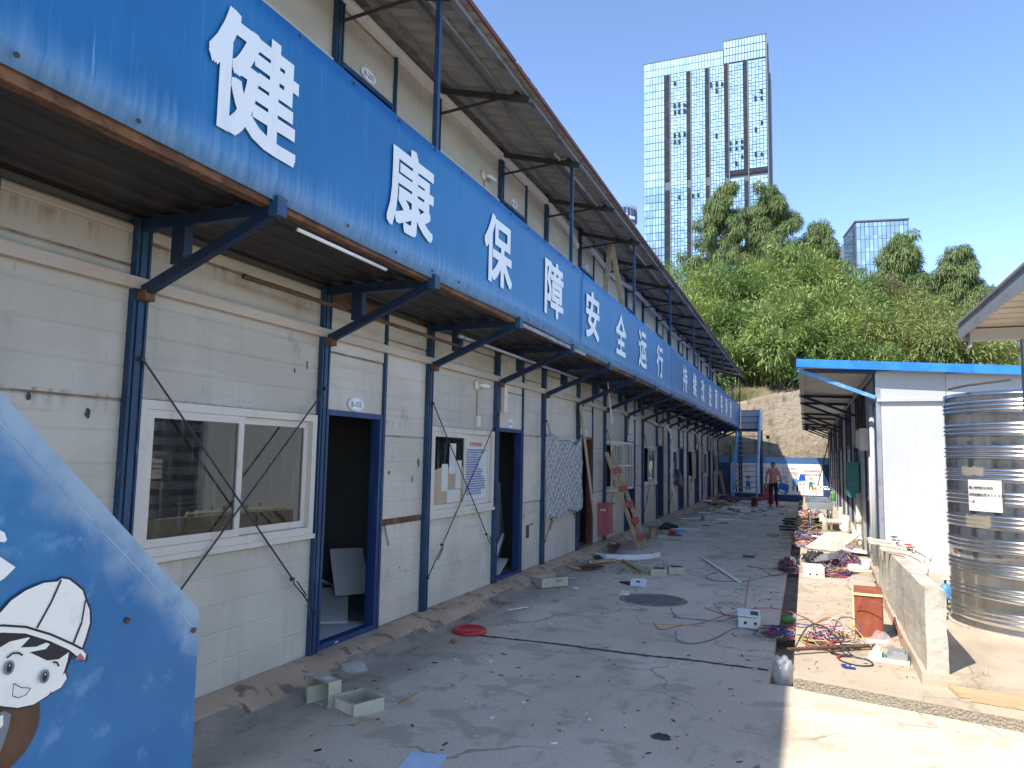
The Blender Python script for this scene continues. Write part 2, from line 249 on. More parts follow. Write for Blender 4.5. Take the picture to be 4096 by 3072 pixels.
def piece_tone(nt, N, L, b):
    # every sheet or panel has aged a little differently
    oi = N.new('ShaderNodeObjectInfo'); mr = N.new('ShaderNodeMapRange'); mr.inputs[3].default_value = .86; mr.inputs[4].default_value = 1.06; L.new(oi.outputs['Random'], mr.inputs[0])
    hs = N.new('ShaderNodeHueSaturation'); L.new(mr.outputs[0], hs.inputs['Value']); L.new(b.inputs['Base Color'].links[0].from_socket, hs.inputs['Color']); L.new(hs.outputs[0], b.inputs['Base Color'])
for _m in ('panel', 'panel_cream', 'roof_under', 'hut_side', 'hut_white', 'banner', 'tower_glass0', 'tower_glass1', 'tower_glass2'):
    if MT[_m].node_tree.nodes['Principled BSDF'].inputs['Base Color'].links: tweak(_m, piece_tone)
# ---------------------------------------------------------------- mesh helpers
WM = {}      # world matrix of every parent we make (so parts can be given in world coordinates)
def tag(o, label=None, cat=None, group=None, kind=None):
    for k, v in (('label', label), ('category', cat), ('group', group), ('kind', kind)):
        if v: o[k] = v
    return o
def empty(name, loc=(0, 0, 0), rz=0, label=None, cat=None, group=None, mtx=None):
    o = bpy.data.objects.new(name, None); COL.objects.link(o); o.empty_display_size = .1
    M = mtx if mtx is not None else Matrix.Translation(loc) @ Matrix.Rotation(rz, 4, 'Z')
    o.matrix_basis = M; WM[o] = M.copy(); return tag(o, label, cat, group)
def ob(name, mesh, parent=None, M=None):
    """link a mesh; M = world matrix"""
    o = bpy.data.objects.new(name, mesh); COL.objects.link(o); M = M if M is not None else Matrix()
    if parent is not None:
        o.parent = parent; o.matrix_basis = WM[parent].inverted() @ M
    else: o.matrix_basis = M
    WM[o] = M.copy(); return o
T = lambda x, y, z: Matrix.Translation((x, y, z))
RZ = lambda a: Matrix.Rotation(a, 4, 'Z')
RX = lambda a: Matrix.Rotation(a, 4, 'X')
RY = lambda a: Matrix.Rotation(a, 4, 'Y')
class MB:
    def __init__(s): s.v = []; s.f = []; s.mi = []
    def add(s, vs, fs, mi=0):
        n = len(s.v); s.v += [tuple(p) for p in vs]; s.f += [tuple(i+n for i in f) for f in fs]; s.mi += [mi]*len(fs); return s
    def box(s, x0, x1, y0, y1, z0, z1, mi=0, M=None):
        vs = [Vector((x, y, z)) for x in (x0, x1) for y in (y0, y1) for z in (z0, z1)]
        if M is not None: vs = [M @ p for p in vs]
        return s.add(vs, [(0, 1, 3, 2), (4, 6, 7, 5), (0, 4, 5, 1), (2, 3, 7, 6), (0, 2, 6, 4), (1, 5, 7, 3)], mi)
    def bar(s, p, q, w, h=None, mi=0, upv=(0, 0, 1)):
        p = Vector(p); q = Vector(q); h = h or w; d = (q-p).normalized(); u = Vector(upv)
        if abs(d.dot(u)) > .98: u = Vector((1, 0, 0))
        a = d.cross(u).normalized(); b = a.cross(d).normalized()
        vs = [e + a*(i*w/2) + b*(j*h/2) for e in (p, q) for i in (-1, 1) for j in (-1, 1)]
        return s.add(vs, [(0, 1, 3, 2), (4, 6, 7, 5), (0, 4, 5, 1), (2, 3, 7, 6), (0, 2, 6, 4), (1, 5, 7, 3)], mi)
    def tube(s, path, r, n=8, mi=0, cap=True):
        P = [Vector(p) for p in path]; R = r if isinstance(r, (list, tuple)) else [r]*len(P); vs = []; fs = []
        pa = None
        for i, p in enumerate(P):
            d = (P[min(i+1, len(P)-1)] - P[max(i-1, 0)]); d = d.normalized() if d.length > 1e-9 else Vector((0, 0, 1))
            a = pa - d*pa.dot(d) if pa is not None else d.orthogonal()
            if a.length < 1e-6: a = d.orthogonal()
            a.normalize(); pa = a; b = d.cross(a)
            for k in range(n):
                t = 2*math.pi*k/n; vs.append(p + (a*math.cos(t) + b*math.sin(t))*R[i])
        for i in range(len(P)-1):
            for k in range(n): fs.append((i*n+k, i*n+(k+1) % n, (i+1)*n+(k+1) % n, (i+1)*n+k))
        if cap: fs += [tuple(range(n-1, -1, -1)), tuple((len(P)-1)*n+k for k in range(n))]
        return s.add(vs, fs, mi)
    def lathe(s, prof, n=32, c=(0, 0, 0), mi=0):
        vs = []; fs = []
        for (r, z) in prof:
            for k in range(n):
                t = 2*math.pi*k/n; vs.append((c[0]+r*math.cos(t), c[1]+r*math.sin(t), c[2]+z))
        for i in range(len(prof)-1):
            for k in range(n): fs.append((i*n+k, i*n+(k+1) % n, (i+1)*n+(k+1) % n, (i+1)*n+k))
        return s.add(vs, fs, mi)
    def prism(s, poly, ax, a, b, mi=0):
        """poly in the two remaining axes (cyclic order yz / xz / xy), extruded along axis ax from a to b"""
        def P(u, v, t): return {0: (t, u, v), 1: (u, t, v), 2: (u, v, t)}[ax]
        n = len(poly); vs = [P(u, v, a) for u, v in poly] + [P(u, v, b) for u, v in poly]
        fs = [tuple(range(n)), tuple(range(2*n-1, n-1, -1))] + [(i, (i+1) % n, n+(i+1) % n, n+i) for i in range(n)]
        return s.add(vs, fs, mi)
    def mesh(s, name, mats, smooth=False, M=None, fix=True):
        me = bpy.data.meshes.new(name); vs = s.v if M is None else [tuple(M @ Vector(p)) for p in s.v]
        me.from_pydata(vs, [], s.f)
        for m in ([mats] if isinstance(mats, str) else mats): me.materials.append(MT[m])
        if not isinstance(mats, str): me.polygons.foreach_set('material_index', s.mi)
        if fix:
            bm = bmesh.new(); bm.from_mesh(me); bmesh.ops.recalc_face_normals(bm, faces=bm.faces); bm.to_mesh(me); bm.free()
        if smooth: me.shade_smooth()
        me.update(); return me
    def build(s, name, mats, parent=None, smooth=False, auto=False):
        """verts are world coordinates; origin at the bounding-box centre bottom"""
        A = np.array(s.v); lo, hi = A.min(0), A.max(0); c = Vector(((lo[0]+hi[0])/2, (lo[1]+hi[1])/2, lo[2]))
        me = s.mesh(name, mats, smooth, Matrix.Translation(-c))
        return ob(name, me, parent, Matrix.Translation(c))
def cage(name, mats, parent, fn, smooth=False):
    m = MB(); fn(m); return m.build(name, mats, parent, smooth)
def jitter(o, amt, cuts=3, seed=1):
    """roughen a mesh: subdivide and push the vertices about by noise"""
    from mathutils import noise as nz
    me = o.data; bm = bmesh.new(); bm.from_mesh(me); bmesh.ops.subdivide_edges(bm, edges=bm.edges, cuts=cuts, use_grid_fill=True)
    for v in bm.verts:
        p = WM[o] @ v.co; v.co += nz.noise_vector(p*5+Vector((seed, 0, 0)))*amt + nz.noise_vector(p*19)*amt*.4
    bmesh.ops.recalc_face_normals(bm, faces=bm.faces); bm.to_mesh(me); bm.free(); return o
GLY = {}
def glyph_mesh(txt, bold):
    if (txt, bold) in GLY: return GLY[(txt, bold)]
    cu = bpy.data.curves.new('t', 'FONT'); cu.body = txt; cu.size = 1; cu.offset = bold; cu.align_x = 'CENTER'; cu.resolution_u = 3
    o = bpy.data.objects.new('t', cu); COL.objects.link(o); dg = bpy.context.evaluated_depsgraph_get(); dg.update()
    me = bpy.data.meshes.new_from_object(o.evaluated_get(dg)); bpy.data.objects.remove(o); bpy.data.curves.remove(cu)
    vs = np.array([v.co[:2] for v in me.vertices]); fs = [tuple(p.vertices) for p in me.polygons]; bpy.data.meshes.remove(me)
    if len(vs): c = (vs.max(0)+vs.min(0))/2; ext = vs.max(0)-vs.min(0)
    else: vs = np.zeros((0, 2)); c = np.zeros(2); ext = np.ones(2)
    GLY[(txt, bold)] = (vs - c, fs, ext); return GLY[(txt, bold)]
FX_M = Matrix(((0, 0, 1, 0), (1, 0, 0, 0), (0, 1, 0, 0), (0, 0, 0, 1)))     # print facing +x, reading along +y
FY_M = Matrix(((1, 0, 0, 0), (0, 0, -1, 0), (0, 1, 0, 0), (0, 0, 0, 1)))    # print facing -y, reading along +x
def text(name, txt, mtl, parent, M, wdt=None, hgt=None, bold=.0, depth=.002, em=None):
    """bold: stroke thickening as a share of the glyph size, laid down as shifted copies of the strokes"""
    vs, fs, ext = glyph_mesh(txt, 0.)
    if em: sx = sy = em
    else: sx = (wdt/(ext[0]+2*bold)) if wdt else hgt/(ext[1]+2*bold); sy = (hgt/(ext[1]+2*bold)) if hgt else sx
    V = []; F = []; sh = [(0, 0)] + ([(bold*a, bold*b) for a in (-1, 0, 1) for b in (-1, 0, 1) if a or b] if bold else [])
    for q, (dx, dy) in enumerate(sh):
        n = len(V); V += [((x+dx)*sx, (y+dy)*sy, depth - .00012*q) for x, y in vs]; F += [tuple(n+i for i in f) for f in fs]
    me = bpy.data.meshes.new(name); me.from_pydata(V, [], F); me.materials.append(MT[mtl]); me.update()
    return ob(name, me, parent, M)
def copy_tree(o, M, label=None):
    """copy a thing with its parts and sub-parts; M = world matrix of the copy"""
    def rec(src, par, Mw):
        c = src.copy(); COL.objects.link(c)
        if par is not None: c.parent = par
        WM[c] = Mw
        for ch in [x for x in KIDS.get(src, ())]: rec(ch, c, Mw @ ch.matrix_basis)
        return c
    c = rec(o, None, M); c.matrix_basis = M
    if label: c['label'] = label
    return c
KIDS = {}
def note_kids():
    KIDS.clear()
    for o in COL.objects:
        if o.parent: KIDS.setdefault(o.parent, []).append(o)
# ================================================================ the setting
G0, PZ, SLZ = -.13, -.04, .055
def gz(y): return G0 - .02*max(0, y-28)
def struct(o): o['kind'] = 'structure'; return o
struct(cage('ground', 'earth', None, lambda m: m.add([(-2500, -2500, -.75), (2500, -2500, -.75), (2500, 2500, -.75), (-2500, 2500, -.75)], [(0, 1, 2, 3)])))
def yard(m):
    ys = [-14, 6.2, 28, 36.9]
    for i in range(3):
        a, b = ys[i], ys[i+1]
        m.prism([(a, gz(a)), (b, gz(b)), (b, -.74), (a, -.74)], 0, -9.5, -.30)
    m.box(-.30, 14, -14, 6.2, -.74, G0)
courtyard = struct(cage('courtyard', 'yard', None, yard))
def joint(m):
    n = 60; a = []; b = []
    for i in range(n+1):
        x = -3.2 + 2.88*i/n; y = 6.59 + .012*math.sin(x*5) + random.uniform(-.008, .008); hw = random.uniform(.012, .03)
        a.append((x, y-hw, G0+.004)); b.append((x, y+hw, G0+.004))
    m.add(a+b, [(i, i+1, n+2+i, n+1+i) for i in range(n)])
cage('expansion_joint', 'dark_dirt', courtyard, joint)
def patch(cx, cy, rx, ry, seed):
    rr = random.Random(seed)
    def f(m):
        n = 26; m.add([(cx, cy, G0+.004)] + [(cx+math.cos(2*math.pi*k/n)*rx*rr.uniform(.6, 1.1), cy+math.sin(2*math.pi*k/n)*ry*rr.uniform(.6, 1.1), G0+.004) for k in range(n)], [(0, 1+k, 1+(k+1) % n) for k in range(n)])
    return f
for a in ((-.87, 4.75, .07, .07, 3), (-.27, 4.25, .10, .30, 4)): cage('mortar_patch', 'dark_dirt' if a[4] == 3 else 'screed_edge', courtyard, patch(*a))
# plinth strip in front of the huts: screed sloping down to the yard
def plinth(m):
    from mathutils import noise as nz
    ny = 260; prof = [(-3.95, .004), (-3.72, 0), (-3.56, -.012), (-3.46, -.04), (-3.38, -.085), (-3.30, -.122), (-3.22, -.137)]
    k = len(prof); vs = []; fs = []; mi = []
    for i in range(ny+1):
        y = -5 + 39.2*i/ny
        for j, (x, z) in enumerate(prof):
            d = nz.noise(Vector((y*.9, j*.2, 0)))*.05 + nz.noise(Vector((y*3.1, j*.4, 5)))*.012 if j > 1 else 0
            h = nz.noise(Vector((y*1.6, j*.5, 9)))*.012 if 1 < j < 6 else 0
            vs.append((x+d, y, z+h + (gz(y)-G0)*min(1, j/4)))
    for i in range(ny):
        for j in range(k-1):
            fs.append((i*k+j, i*k+j+1, (i+1)*k+j+1, (i+1)*k+j)); mi.append(0 if j < 3 + (nz.noise(Vector((i*.12, 3, 3))) > -.05) else 1)
    m.v = vs; m.f = fs; m.mi = mi
struct(cage('plinth', ['screed', 'screed_edge'], None, plinth, True))
# drain channel, right-hand platform, slab under the tank
dr = struct(cage('drain_channel', 'drain_dirt', None, lambda m: m.box(-.298, -.122, 6.2, 36.5, -.6, -.205)))
plat = struct(cage('platform', ['platform', 'aggregate'], None, lambda m: (m.prism([(-.12, 6.17), (14, 2.8), (14, 36.2), (-.12, 36.2)], 2, -.70, PZ), m.prism([(-.115, 6.166), (13.9, 2.822), (13.9, 2.815), (-.115, 6.159)], 2, -.69, PZ-.015, 1))))
jitter(struct(cage('tank_slab', 'platform', None, lambda m: m.prism([(.775, 6.34), (14, 6.10), (14, 13), (.90, 13), (.80, 9.2)], 2, -.3, SLZ))), .012, 6)
# cracked slab fragment tipped against the wall
tg = jitter(cage('concrete_slab', 'platform', None, lambda m: m.prism([(.47, 10.55), (.60, 10.30), (.78, 10.28), (.84, 11.2), (.84, 12.3), (.62, 11.6), (.5, 11.2)], 2, -.10, .02)), .03, 3)
tag(tg, 'broken tilted concrete slab piece beside the far foot of the low wall', 'concrete slab')
# ---------------------------------------------------------------- retaining wall and hill
def ret(m):
    from mathutils import noise as nz
    nx, nzv = 90, 30; vs = []; fs = []
    for i in range(nx+1):
        x = -13 + 21*i/nx
        top = 4.55 + .2*(x+3) + .12*nz.noise(Vector((x*.9, 0, 0))) if x < 1 else 5.35 - .05*(x-1)
        for j in range(nzv+1):
            t = j/nzv; z = -.7 + (top+.7)*t; y = 37.0 + 1.1*t + .10*nz.noise(Vector((x*.5, z*.5, 0))) + .05*nz.noise(Vector((x*2, z*2, 4)))
            vs.append((x, y, z))
        vs.append((x, 39.4, top+.1))
    k = nzv+2
    for i in range(nx):
        for j in range(k-1): fs.append((i*k+j, (i+1)*k+j, (i+1)*k+j+1, i*k+j+1))
    m.v = vs; m.f = fs; m.mi = [0]*len(fs)
rw = cage('retaining_wall', 'shotcrete', None, ret, True)
tag(rw, 'tall sloping sprayed concrete retaining wall behind the staircase', 'retaining wall')
def lerp(x, pts):
    if x <= pts[0][0]: return pts[0][1]
    for (a, b), (c, d) in zip(pts, pts[1:]):
        if x <= c: return b+(d-b)*(x-a)/(c-a)
    return pts[-1][1]
RID = [(-30, 13.2), (-8, 13.2), (-3, 13.9), (-.3, 14.5), (2.2, 12.4), (4.6, 11.2), (7, 10.2), (10, 9.6), (12, 8.2), (14, 6.4), (22, 5)]
def hz_(x, y):
    t = min(1, max(0, (y-39.0)/19)); t = t*t*(3-2*t)*.55 + t*.45
    return 4.9 + (lerp(x*58/max(y, 40), RID)-4.9)*t if y > 39 else 4.9
def hill(m):
    from mathutils import noise as nz
    nx, ny = 60, 34; vs = []; fs = []
    for i in range(nx+1):
        for j in range(ny+1):
            x = -45 + 100*i/nx; y = 38.6 + 56*j/ny; vs.append((x, y, hz_(x, y) + .4*nz.noise(Vector((x*.3, y*.3, 0))) - (.8 if j == 0 else 0) - (4 if j == ny else 0)))
    for i in range(nx):
        for j in range(ny): a = i*(ny+1)+j; fs.append((a, a+ny+1, a+ny+2, a+1))
    m.v = vs; m.f = fs; m.mi = [0]*len(fs)
struct(cage('hill', 'soil', None, hill, True))
# ---------------------------------------------------------------- foliage (leaf strips as one mesh each)
def strips(name, base, d, ln, wd, droop, mtl, parent=None, seg=2):
    """curved leaf strips: base points, unit directions, lengths, widths, droop"""
    n = len(base); up = np.array([0, 0, 1.]); side = np.cross(d, up) + RNG.normal(0, .35, (n, 3)); side /= np.linalg.norm(side, axis=1)[:, None]+1e-9
    V = []
    for s in range(seg+1):
        t = s/seg; c = base + d*(ln*t)[:, None] - up*(droop*t*t)[:, None]
        wv = side*(wd*(.45 if s == 0 else (1 if s < seg else .25))*.5)[:, None]
        V += [c-wv, c+wv]
    V = np.stack(V, 1).reshape(-1, 3); q = []
    o = np.arange(n)*(2*(seg+1))
    for s in range(seg): q.append(np.stack([o+2*s, o+2*s+1, o+2*s+3, o+2*s+2], 1))
    F = np.concatenate(q)
    me = bpy.data.meshes.new(name); me.vertices.add(len(V)); me.vertices.foreach_set('co', V.ravel().astype(np.float32))
    me.loops.add(F.size); me.loops.foreach_set('vertex_index', F.ravel().astype(np.int32)); me.polygons.add(len(F)); me.polygons.foreach_set('loop_start', (np.arange(len(F))*4).astype(np.int32))
    me.materials.append(MT[mtl]); me.update(calc_edges=True)
    return ob(name, me, parent, None)
def unit(v): return v/(np.linalg.norm(v, axis=1)[:, None]+1e-9)
def blobs_leaves(cs, rs, per, zsq=.85):
    P = []; D = []
    for c, r in zip(cs, rs):
        n = int(per*r*r); u = unit(RNG.normal(0, 1, (n, 3))); k = RNG.uniform(.45, 1.05, n)**.6
        lump = 1 + .28*np.sin(u[:, 0]*4+c[0]*3)*np.cos(u[:, 2]*4+c[1]) + .16*np.sin(u[:, 1]*8+c[2])*np.cos(u[:, 0]*7)
        p = c + u*(r*k*lump)[:, None]*np.array([1, 1, zsq]); P.append(p); D.append(unit(u + RNG.normal(0, .55, (n, 3)) + np.array([0, 0, .35])))
    return np.concatenate(P), np.concatenate(D)
def thicket(name, xs, ys, n, rr, per, mtl, label, droop=.18, ln=(.22, .5), wd=(.05, .10), zoff=.35):
    cs = []; rs = []
    for i in range(n):
        x = RNG.uniform(*xs); y = RNG.uniform(*ys)*1.0; r = RNG.uniform(*rr); cs.append((x*y/50, y, hz_(x*y/50, y)+r*zoff+RNG.uniform(-.5, 2.0))); rs.append(r)
    P, D = blobs_leaves(np.array(cs), np.array(rs), per); k = len(P)
    o = strips(name, P, D, RNG.uniform(*ln, k), RNG.uniform(*wd, k), RNG.uniform(.3, 1.2, k)*droop, mtl); tag(o, label, 'shrubs', kind='stuff')
    st = MB()
    for c, r in zip(cs[::2], rs[::2]):
        for q in range(2):
            b = Vector((c[0]+RNG.uniform(-.5, .5), c[1]+RNG.uniform(-.5, .5), hz_(c[0], c[1])-.5)); e = Vector(c)+Vector((RNG.uniform(-.8, .8), RNG.uniform(-.4, .4), r*.5))
            st.tube([b, b.lerp(e, .5)+Vector((RNG.uniform(-.2, .2), 0, 0)), e], [.06, .045, .02], 5)
    s = st.build('stems', 'bark', o); s['kind'] = 'stuff'; return o
thicket('shrub_thicket', (-9.5, 3.6), (42.5, 59), 96, (.8, 2.2), 620, 'leaf_bright', 'bright green feathery shrub thicket covering the slope above the retaining wall')
thicket('shrub_thicket', (2.2, 14), (42, 58), 78, (.8, 1.9), 620, 'leaf_olive', 'olive yellow shrub thicket on the slope right of the bright green shrubs', ln=(.16, .36), wd=(.04, .085))
thicket('shrub_thicket', (-7.5, 7), (40.2, 42.6), 26, (.7, 1.25), 650, 'leaf_bright', 'low green shrubs hanging over the top edge of the retaining wall', ln=(.2, .45), zoff=.9)
thicket('dry_bush', (3.6, 5.2), (55.5, 57.5), 5, (1.1, 1.5), 300, 'leaf_dry', 'dry brownish bush on the ridge in front of the small glass building', ln=(.2, .5), wd=(.04, .1), zoff=1.1)
def grasses(name, pts, per, h, label, parent=None, mtl='leaf_grass', spread=.25):
    B = []; 
    for p in pts: B.append(np.array(p)+np.c_[RNG.normal(0, spread, (per, 2)), np.zeros(per)])
    B = np.concatenate(B); k = len(B); D = unit(np.c_[RNG.normal(0, .33, (k, 2)), np.ones(k)])
    o = strips(name, B, D, RNG.uniform(.5, 1, k)*h, RNG.uniform(.3, 1, k)*h*.04, RNG.uniform(0, .5, k)*h, mtl, None, 3); tag(o, label, 'grass', kind='stuff'); return o
grasses('tall_grass', [(x, 38.6+random.uniform(0, .5), lerp(x, [(-6, 4.0), (-3, 4.6), (1, 5.4)])) for x in np.linspace(-5.6, -2.8, 14)], 55, 1.2, 'tall pale grass clumps on the wall top beside the end of the barracks')
grasses('tall_grass', [(x, 42.5, hz_(x, 42.5)+1.2) for x in np.linspace(9.5, 12.5, 7)], 30, 1.3, 'tall reedy grass above the blue roof of the white hut at far right')
# wall-foot creeper by the stairs
grasses('creeper', [(-3.35+random.uniform(-.15, .15), 36.9+.1*i*.2, 1.9+.1*i) for i in range(13)], 22, .35, 'leafy creeper climbing the retaining wall left of the staircase', None, 'leaf_bright', .14)
def euc(x, y, z0, top, rad, label, lean=0.):
    t = empty('eucalyptus_tree', (x, y, z0), 0, label, 'tree'); h = top-z0
    m = MB(); pts = [(x+lean*s+.15*math.sin(s*5), y, z0+h*s*.96) for s in np.linspace(0, 1, 9)]; m.tube(pts, [.17*(1-.85*s) for s in np.linspace(0, 1, 9)], 7)
    cs = []; rs = []
    for i in range(30):
        s = .18 + .78*(i/29); e = (s-.52)/.52; prof = math.sqrt(max(.05, 1-e*e))*(1.0 if s < .55 else 1-.72*(s-.55)/.45)
        a = i*2.4+x; rr = rad*prof*random.uniform(.45, 1.0); c = Vector((x+lean*s+rr*math.cos(a), y+rr*math.sin(a), z0+h*s))
        b = Vector((x+lean*s, y, c.z-.5-rr*.5)); m.tube([b, b.lerp(c, .5)+Vector((0, 0, .18)), c], [.06, .04, .014], 5)
        for q in range(random.randint(4, 6)):
            k = random.uniform(.45, 1.08); cc = b.lerp(c, k)+Vector((random.gauss(0, .42), random.gauss(0, .42), random.gauss(.1, .38)))
            cs.append(cc); rs.append(random.uniform(.36, .74)*(1 if s < .85 else .75)); m.tube([b.lerp(c, min(k, 1)*.9), cc], [.02, .008], 4)
    cs += [Vector((x+lean, y, top-.35)), Vector((x+lean+.2, y, top-.8)), Vector((x+lean-.25, y+.1, top-1.1))]; rs += [.4, .5, .55]
    m.build('trunk', 'bark_pale', t, True)
    P = []; D = []
    for c, r in zip(cs, rs):
        n = int(1050*r*r); u = unit(RNG.normal(0, 1, (n, 3))); k = RNG.uniform(.2, 1.0, n)**.5
        P.append(np.array(c)+u*(r*k)[:, None]*np.array([1, 1, .9])); D.append(unit(u*.8+RNG.normal(0, .4, (n, 3))+np.array([0, 0, -.15])))
    P = np.concatenate(P); D = np.concatenate(D); k = len(P)
    strips('crown', P, D, RNG.uniform(.18, .42, k), RNG.uniform(.04, .075, k), RNG.uniform(.12, .45, k), 'leaf_euc', t)
euc(-6.6, 66, 12.5, 26.5, 4.0, 'tallest eucalyptus tree, leftmost, in front of the tall glass tower', .1)
euc(-2.45, 66, 12.5, 25.8, 3.6, 'eucalyptus tree just right of the tallest one, overlapping the glass tower edge')
euc(1.45, 67, 12.2, 22.2, 2.6, 'small eucalyptus tree standing left of the small glass building')
euc(7.6, 66, 10.5, 20.6, 3.2, 'eucalyptus tree partly hiding the right side of the small glass building')
euc(11.8, 66, 9.6, 18.9, 2.7, 'rightmost eucalyptus tree on the ridge against open sky')
# ---------------------------------------------------------------- glass tower
def unitpane(i):
    return MB().box(-.5, .5, -.06, .06, 0, 1).mesh('pane', 'tower_glass%d' % i)
PANE = [unitpane(i) for i in range(4)]
def glass_tower():
    K = 330/230.; Y = 330.
    X_ = lambda x: x*K
    Z_ = lambda z: 1.61+(z-1.61)*K
    t = empty('glass_tower', (X_(-28), Y, 0), 0, 'tall pale glass tower with dark vertical strips beyond the trees', 'tower')
    xl, xn, xr = X_(-47.6), X_(-21.9), X_(-9.0); zt1, zt2 = Z_(132.5), Z_(135.35)
    cage('core', 'tower_frame', t, lambda m: (m.box(xl, xn, Y+.5, Y+25, -.5, zt1), m.box(xn, xr, Y+.5, Y+25.03, -.5, zt2)))
    cage('side_cladding', 'tower_side', t, lambda m: (m.box(xr+.01, xr+.4, Y+.3, Y+24.5, 20, zt2-1), m.box(xr+.4, xr+.9, Y+3, Y+5, 20, zt2-3), m.box(xr+.4, xr+1.4, Y+9, Y+20, 20, zt2-14)))
    cage('parapet', 'tower_frame', t, lambda m: (m.box(xl-.3, xn, Y-.2, Y+.45, zt1, zt1+.5), m.box(xn, xr+.3, Y-.2, Y+.45, zt2, zt2+.5)))
    strips_x = [(-40.73, -39.04), (-33.56, -32.39), (-27.67, -26.48), (-21.73, -20.6), (-15.94, -14.76)]
    st_top = [127.5, 127.5, 127.6, 127.9, 128.1]
    for (a, b), zt in zip(strips_x, st_top):
        cage('recessed_strip', 'tower_dark', t, lambda m: (m.box(X_(a), X_(b), Y-.05, Y+.42, Z_(91.5), Z_(zt)), m.box(X_(a), X_(b), Y-.05, Y+.42, 2, Z_(88.2))))
        cage('fin', 'tower_side', t, lambda m: m.box(X_(b)+.05, X_(b)+.4, Y-.5, Y+.4, 2, Z_(zt)))
    cage('dark_band', 'tower_dark', t, lambda m: m.box(X_(-21.5), X_(-9.1), Y-.1, Y+.4, Z_(90.6), Z_(91.5)))
    bays = [(-47.5, -40.85, 7)] + [(strips_x[i][1]+.32, (strips_x[i+1][0]-.08) if i < 4 else -9.1, 5) for i in range(5)]
    cells = []
    rows = [(127.5+2.5*k, 2.5) for k in range(0, 2)]
    for a, b, n in [(-47.5, -21.95, 26)]: 
        for z0, h in rows:
            for c in range(n): cells.append((a+(b-a)*(c+.5)/n, (b-a)/n, z0, h))
    for c in range(14):
        for z0 in (127.9, 130.4, 132.9): cells.append((-21.8+12.7*(c+.5)/14, 12.7/14, z0, 2.42))
    for s in range(1, 50):
        zb = 127.5-2.53*s
        if zb < 5: break
        for bi, (a, b, n) in enumerate(bays):
            if abs(zb-90.2) < 1.2 and bi >= 4: continue
            for c in range(n):
                x = a+(b-a)*(c+.5)/n; wd = (b-a)/n
                if bi == 0: cells.append((x, wd, zb, 2.5)); continue
                sp = .95 if (c+s) % 3 else 1.5
                cells.append((x, wd, zb, 2.5-sp)); cells.append((x, wd, zb+2.5-sp, sp))
    rest = [MB() for _ in range(4)]; rr = random.Random(3)
    cells.sort(key=lambda c: -c[1]*c[3]*(1 if c[2] > 60 else .0))
    for i, (x, wd, z0, h) in enumerate(cells):
        W_, H_ = wd*K-.20, h*K-.26; q = rr.choice([0, 0, 0, 1, 1, 2, 2, 2, 2]) if z0 > 88 else rr.choice([0, 1, 3, 3])
        M = T(X_(x), Y-.02, Z_(z0)+.13) @ RX(rr.uniform(-.006, .006)) @ RZ(rr.uniform(-.006, .006)) @ Matrix.Diagonal((W_, 1, H_, 1))
        if i < 300: ob('pane', PANE[q], t, M)
        else: rest[q].box(-.5, .5, -.06, .06, 0, 1, 0, M)
    for q in range(4):
        o = rest[q].build('panes', 'tower_glass%d' % q, t); o['kind'] = 'stuff'
    ow = MB().box(-.55, .55, -.5, .05, 0, 1).mesh('open_window', 'tower_dark')
    OWN = [(-37.35, 124.42), (-37.5, 116.5), (-35.98, 116.5), (-34.23, 116.4), (-37.39, 114.19), (-36, 114.19), (-34.24, 114.1), (-37.5, 106.36), (-36, 106.3), (-34.28, 106.3), (-37.4, 104.2), (-36, 104.2), (-25.9, 121.5), (-24.1, 121.5), (-22.4, 121.4), (-24.15, 119.3), (-10.57, 116.8), (-12.34, 114.7), (-10.6, 114.6), (-20.07, 101.4), (-18.3, 101.4), (-16.54, 101.4), (-20.1, 99.4), (-18.3, 99.4), (-16.5, 99.4), (-16.6, 96.4), (-12.5, 96.5), (-10.7, 96.4), (-18.4, 94.3), (-36.1, 85.6), (-30.1, 85.6), (-31.8, 85.6), (-10.6, 106.6), (-12.4, 104.5), (-24.3, 104.3)]
    for x, z in OWN: ob('open_window', ow, t, T(X_(x), Y-.1, Z_(z)-1.1) @ Matrix.Diagonal((.85, 1, 2.0 if int(z*10) % 2 else 1.5, 1)))
glass_tower()
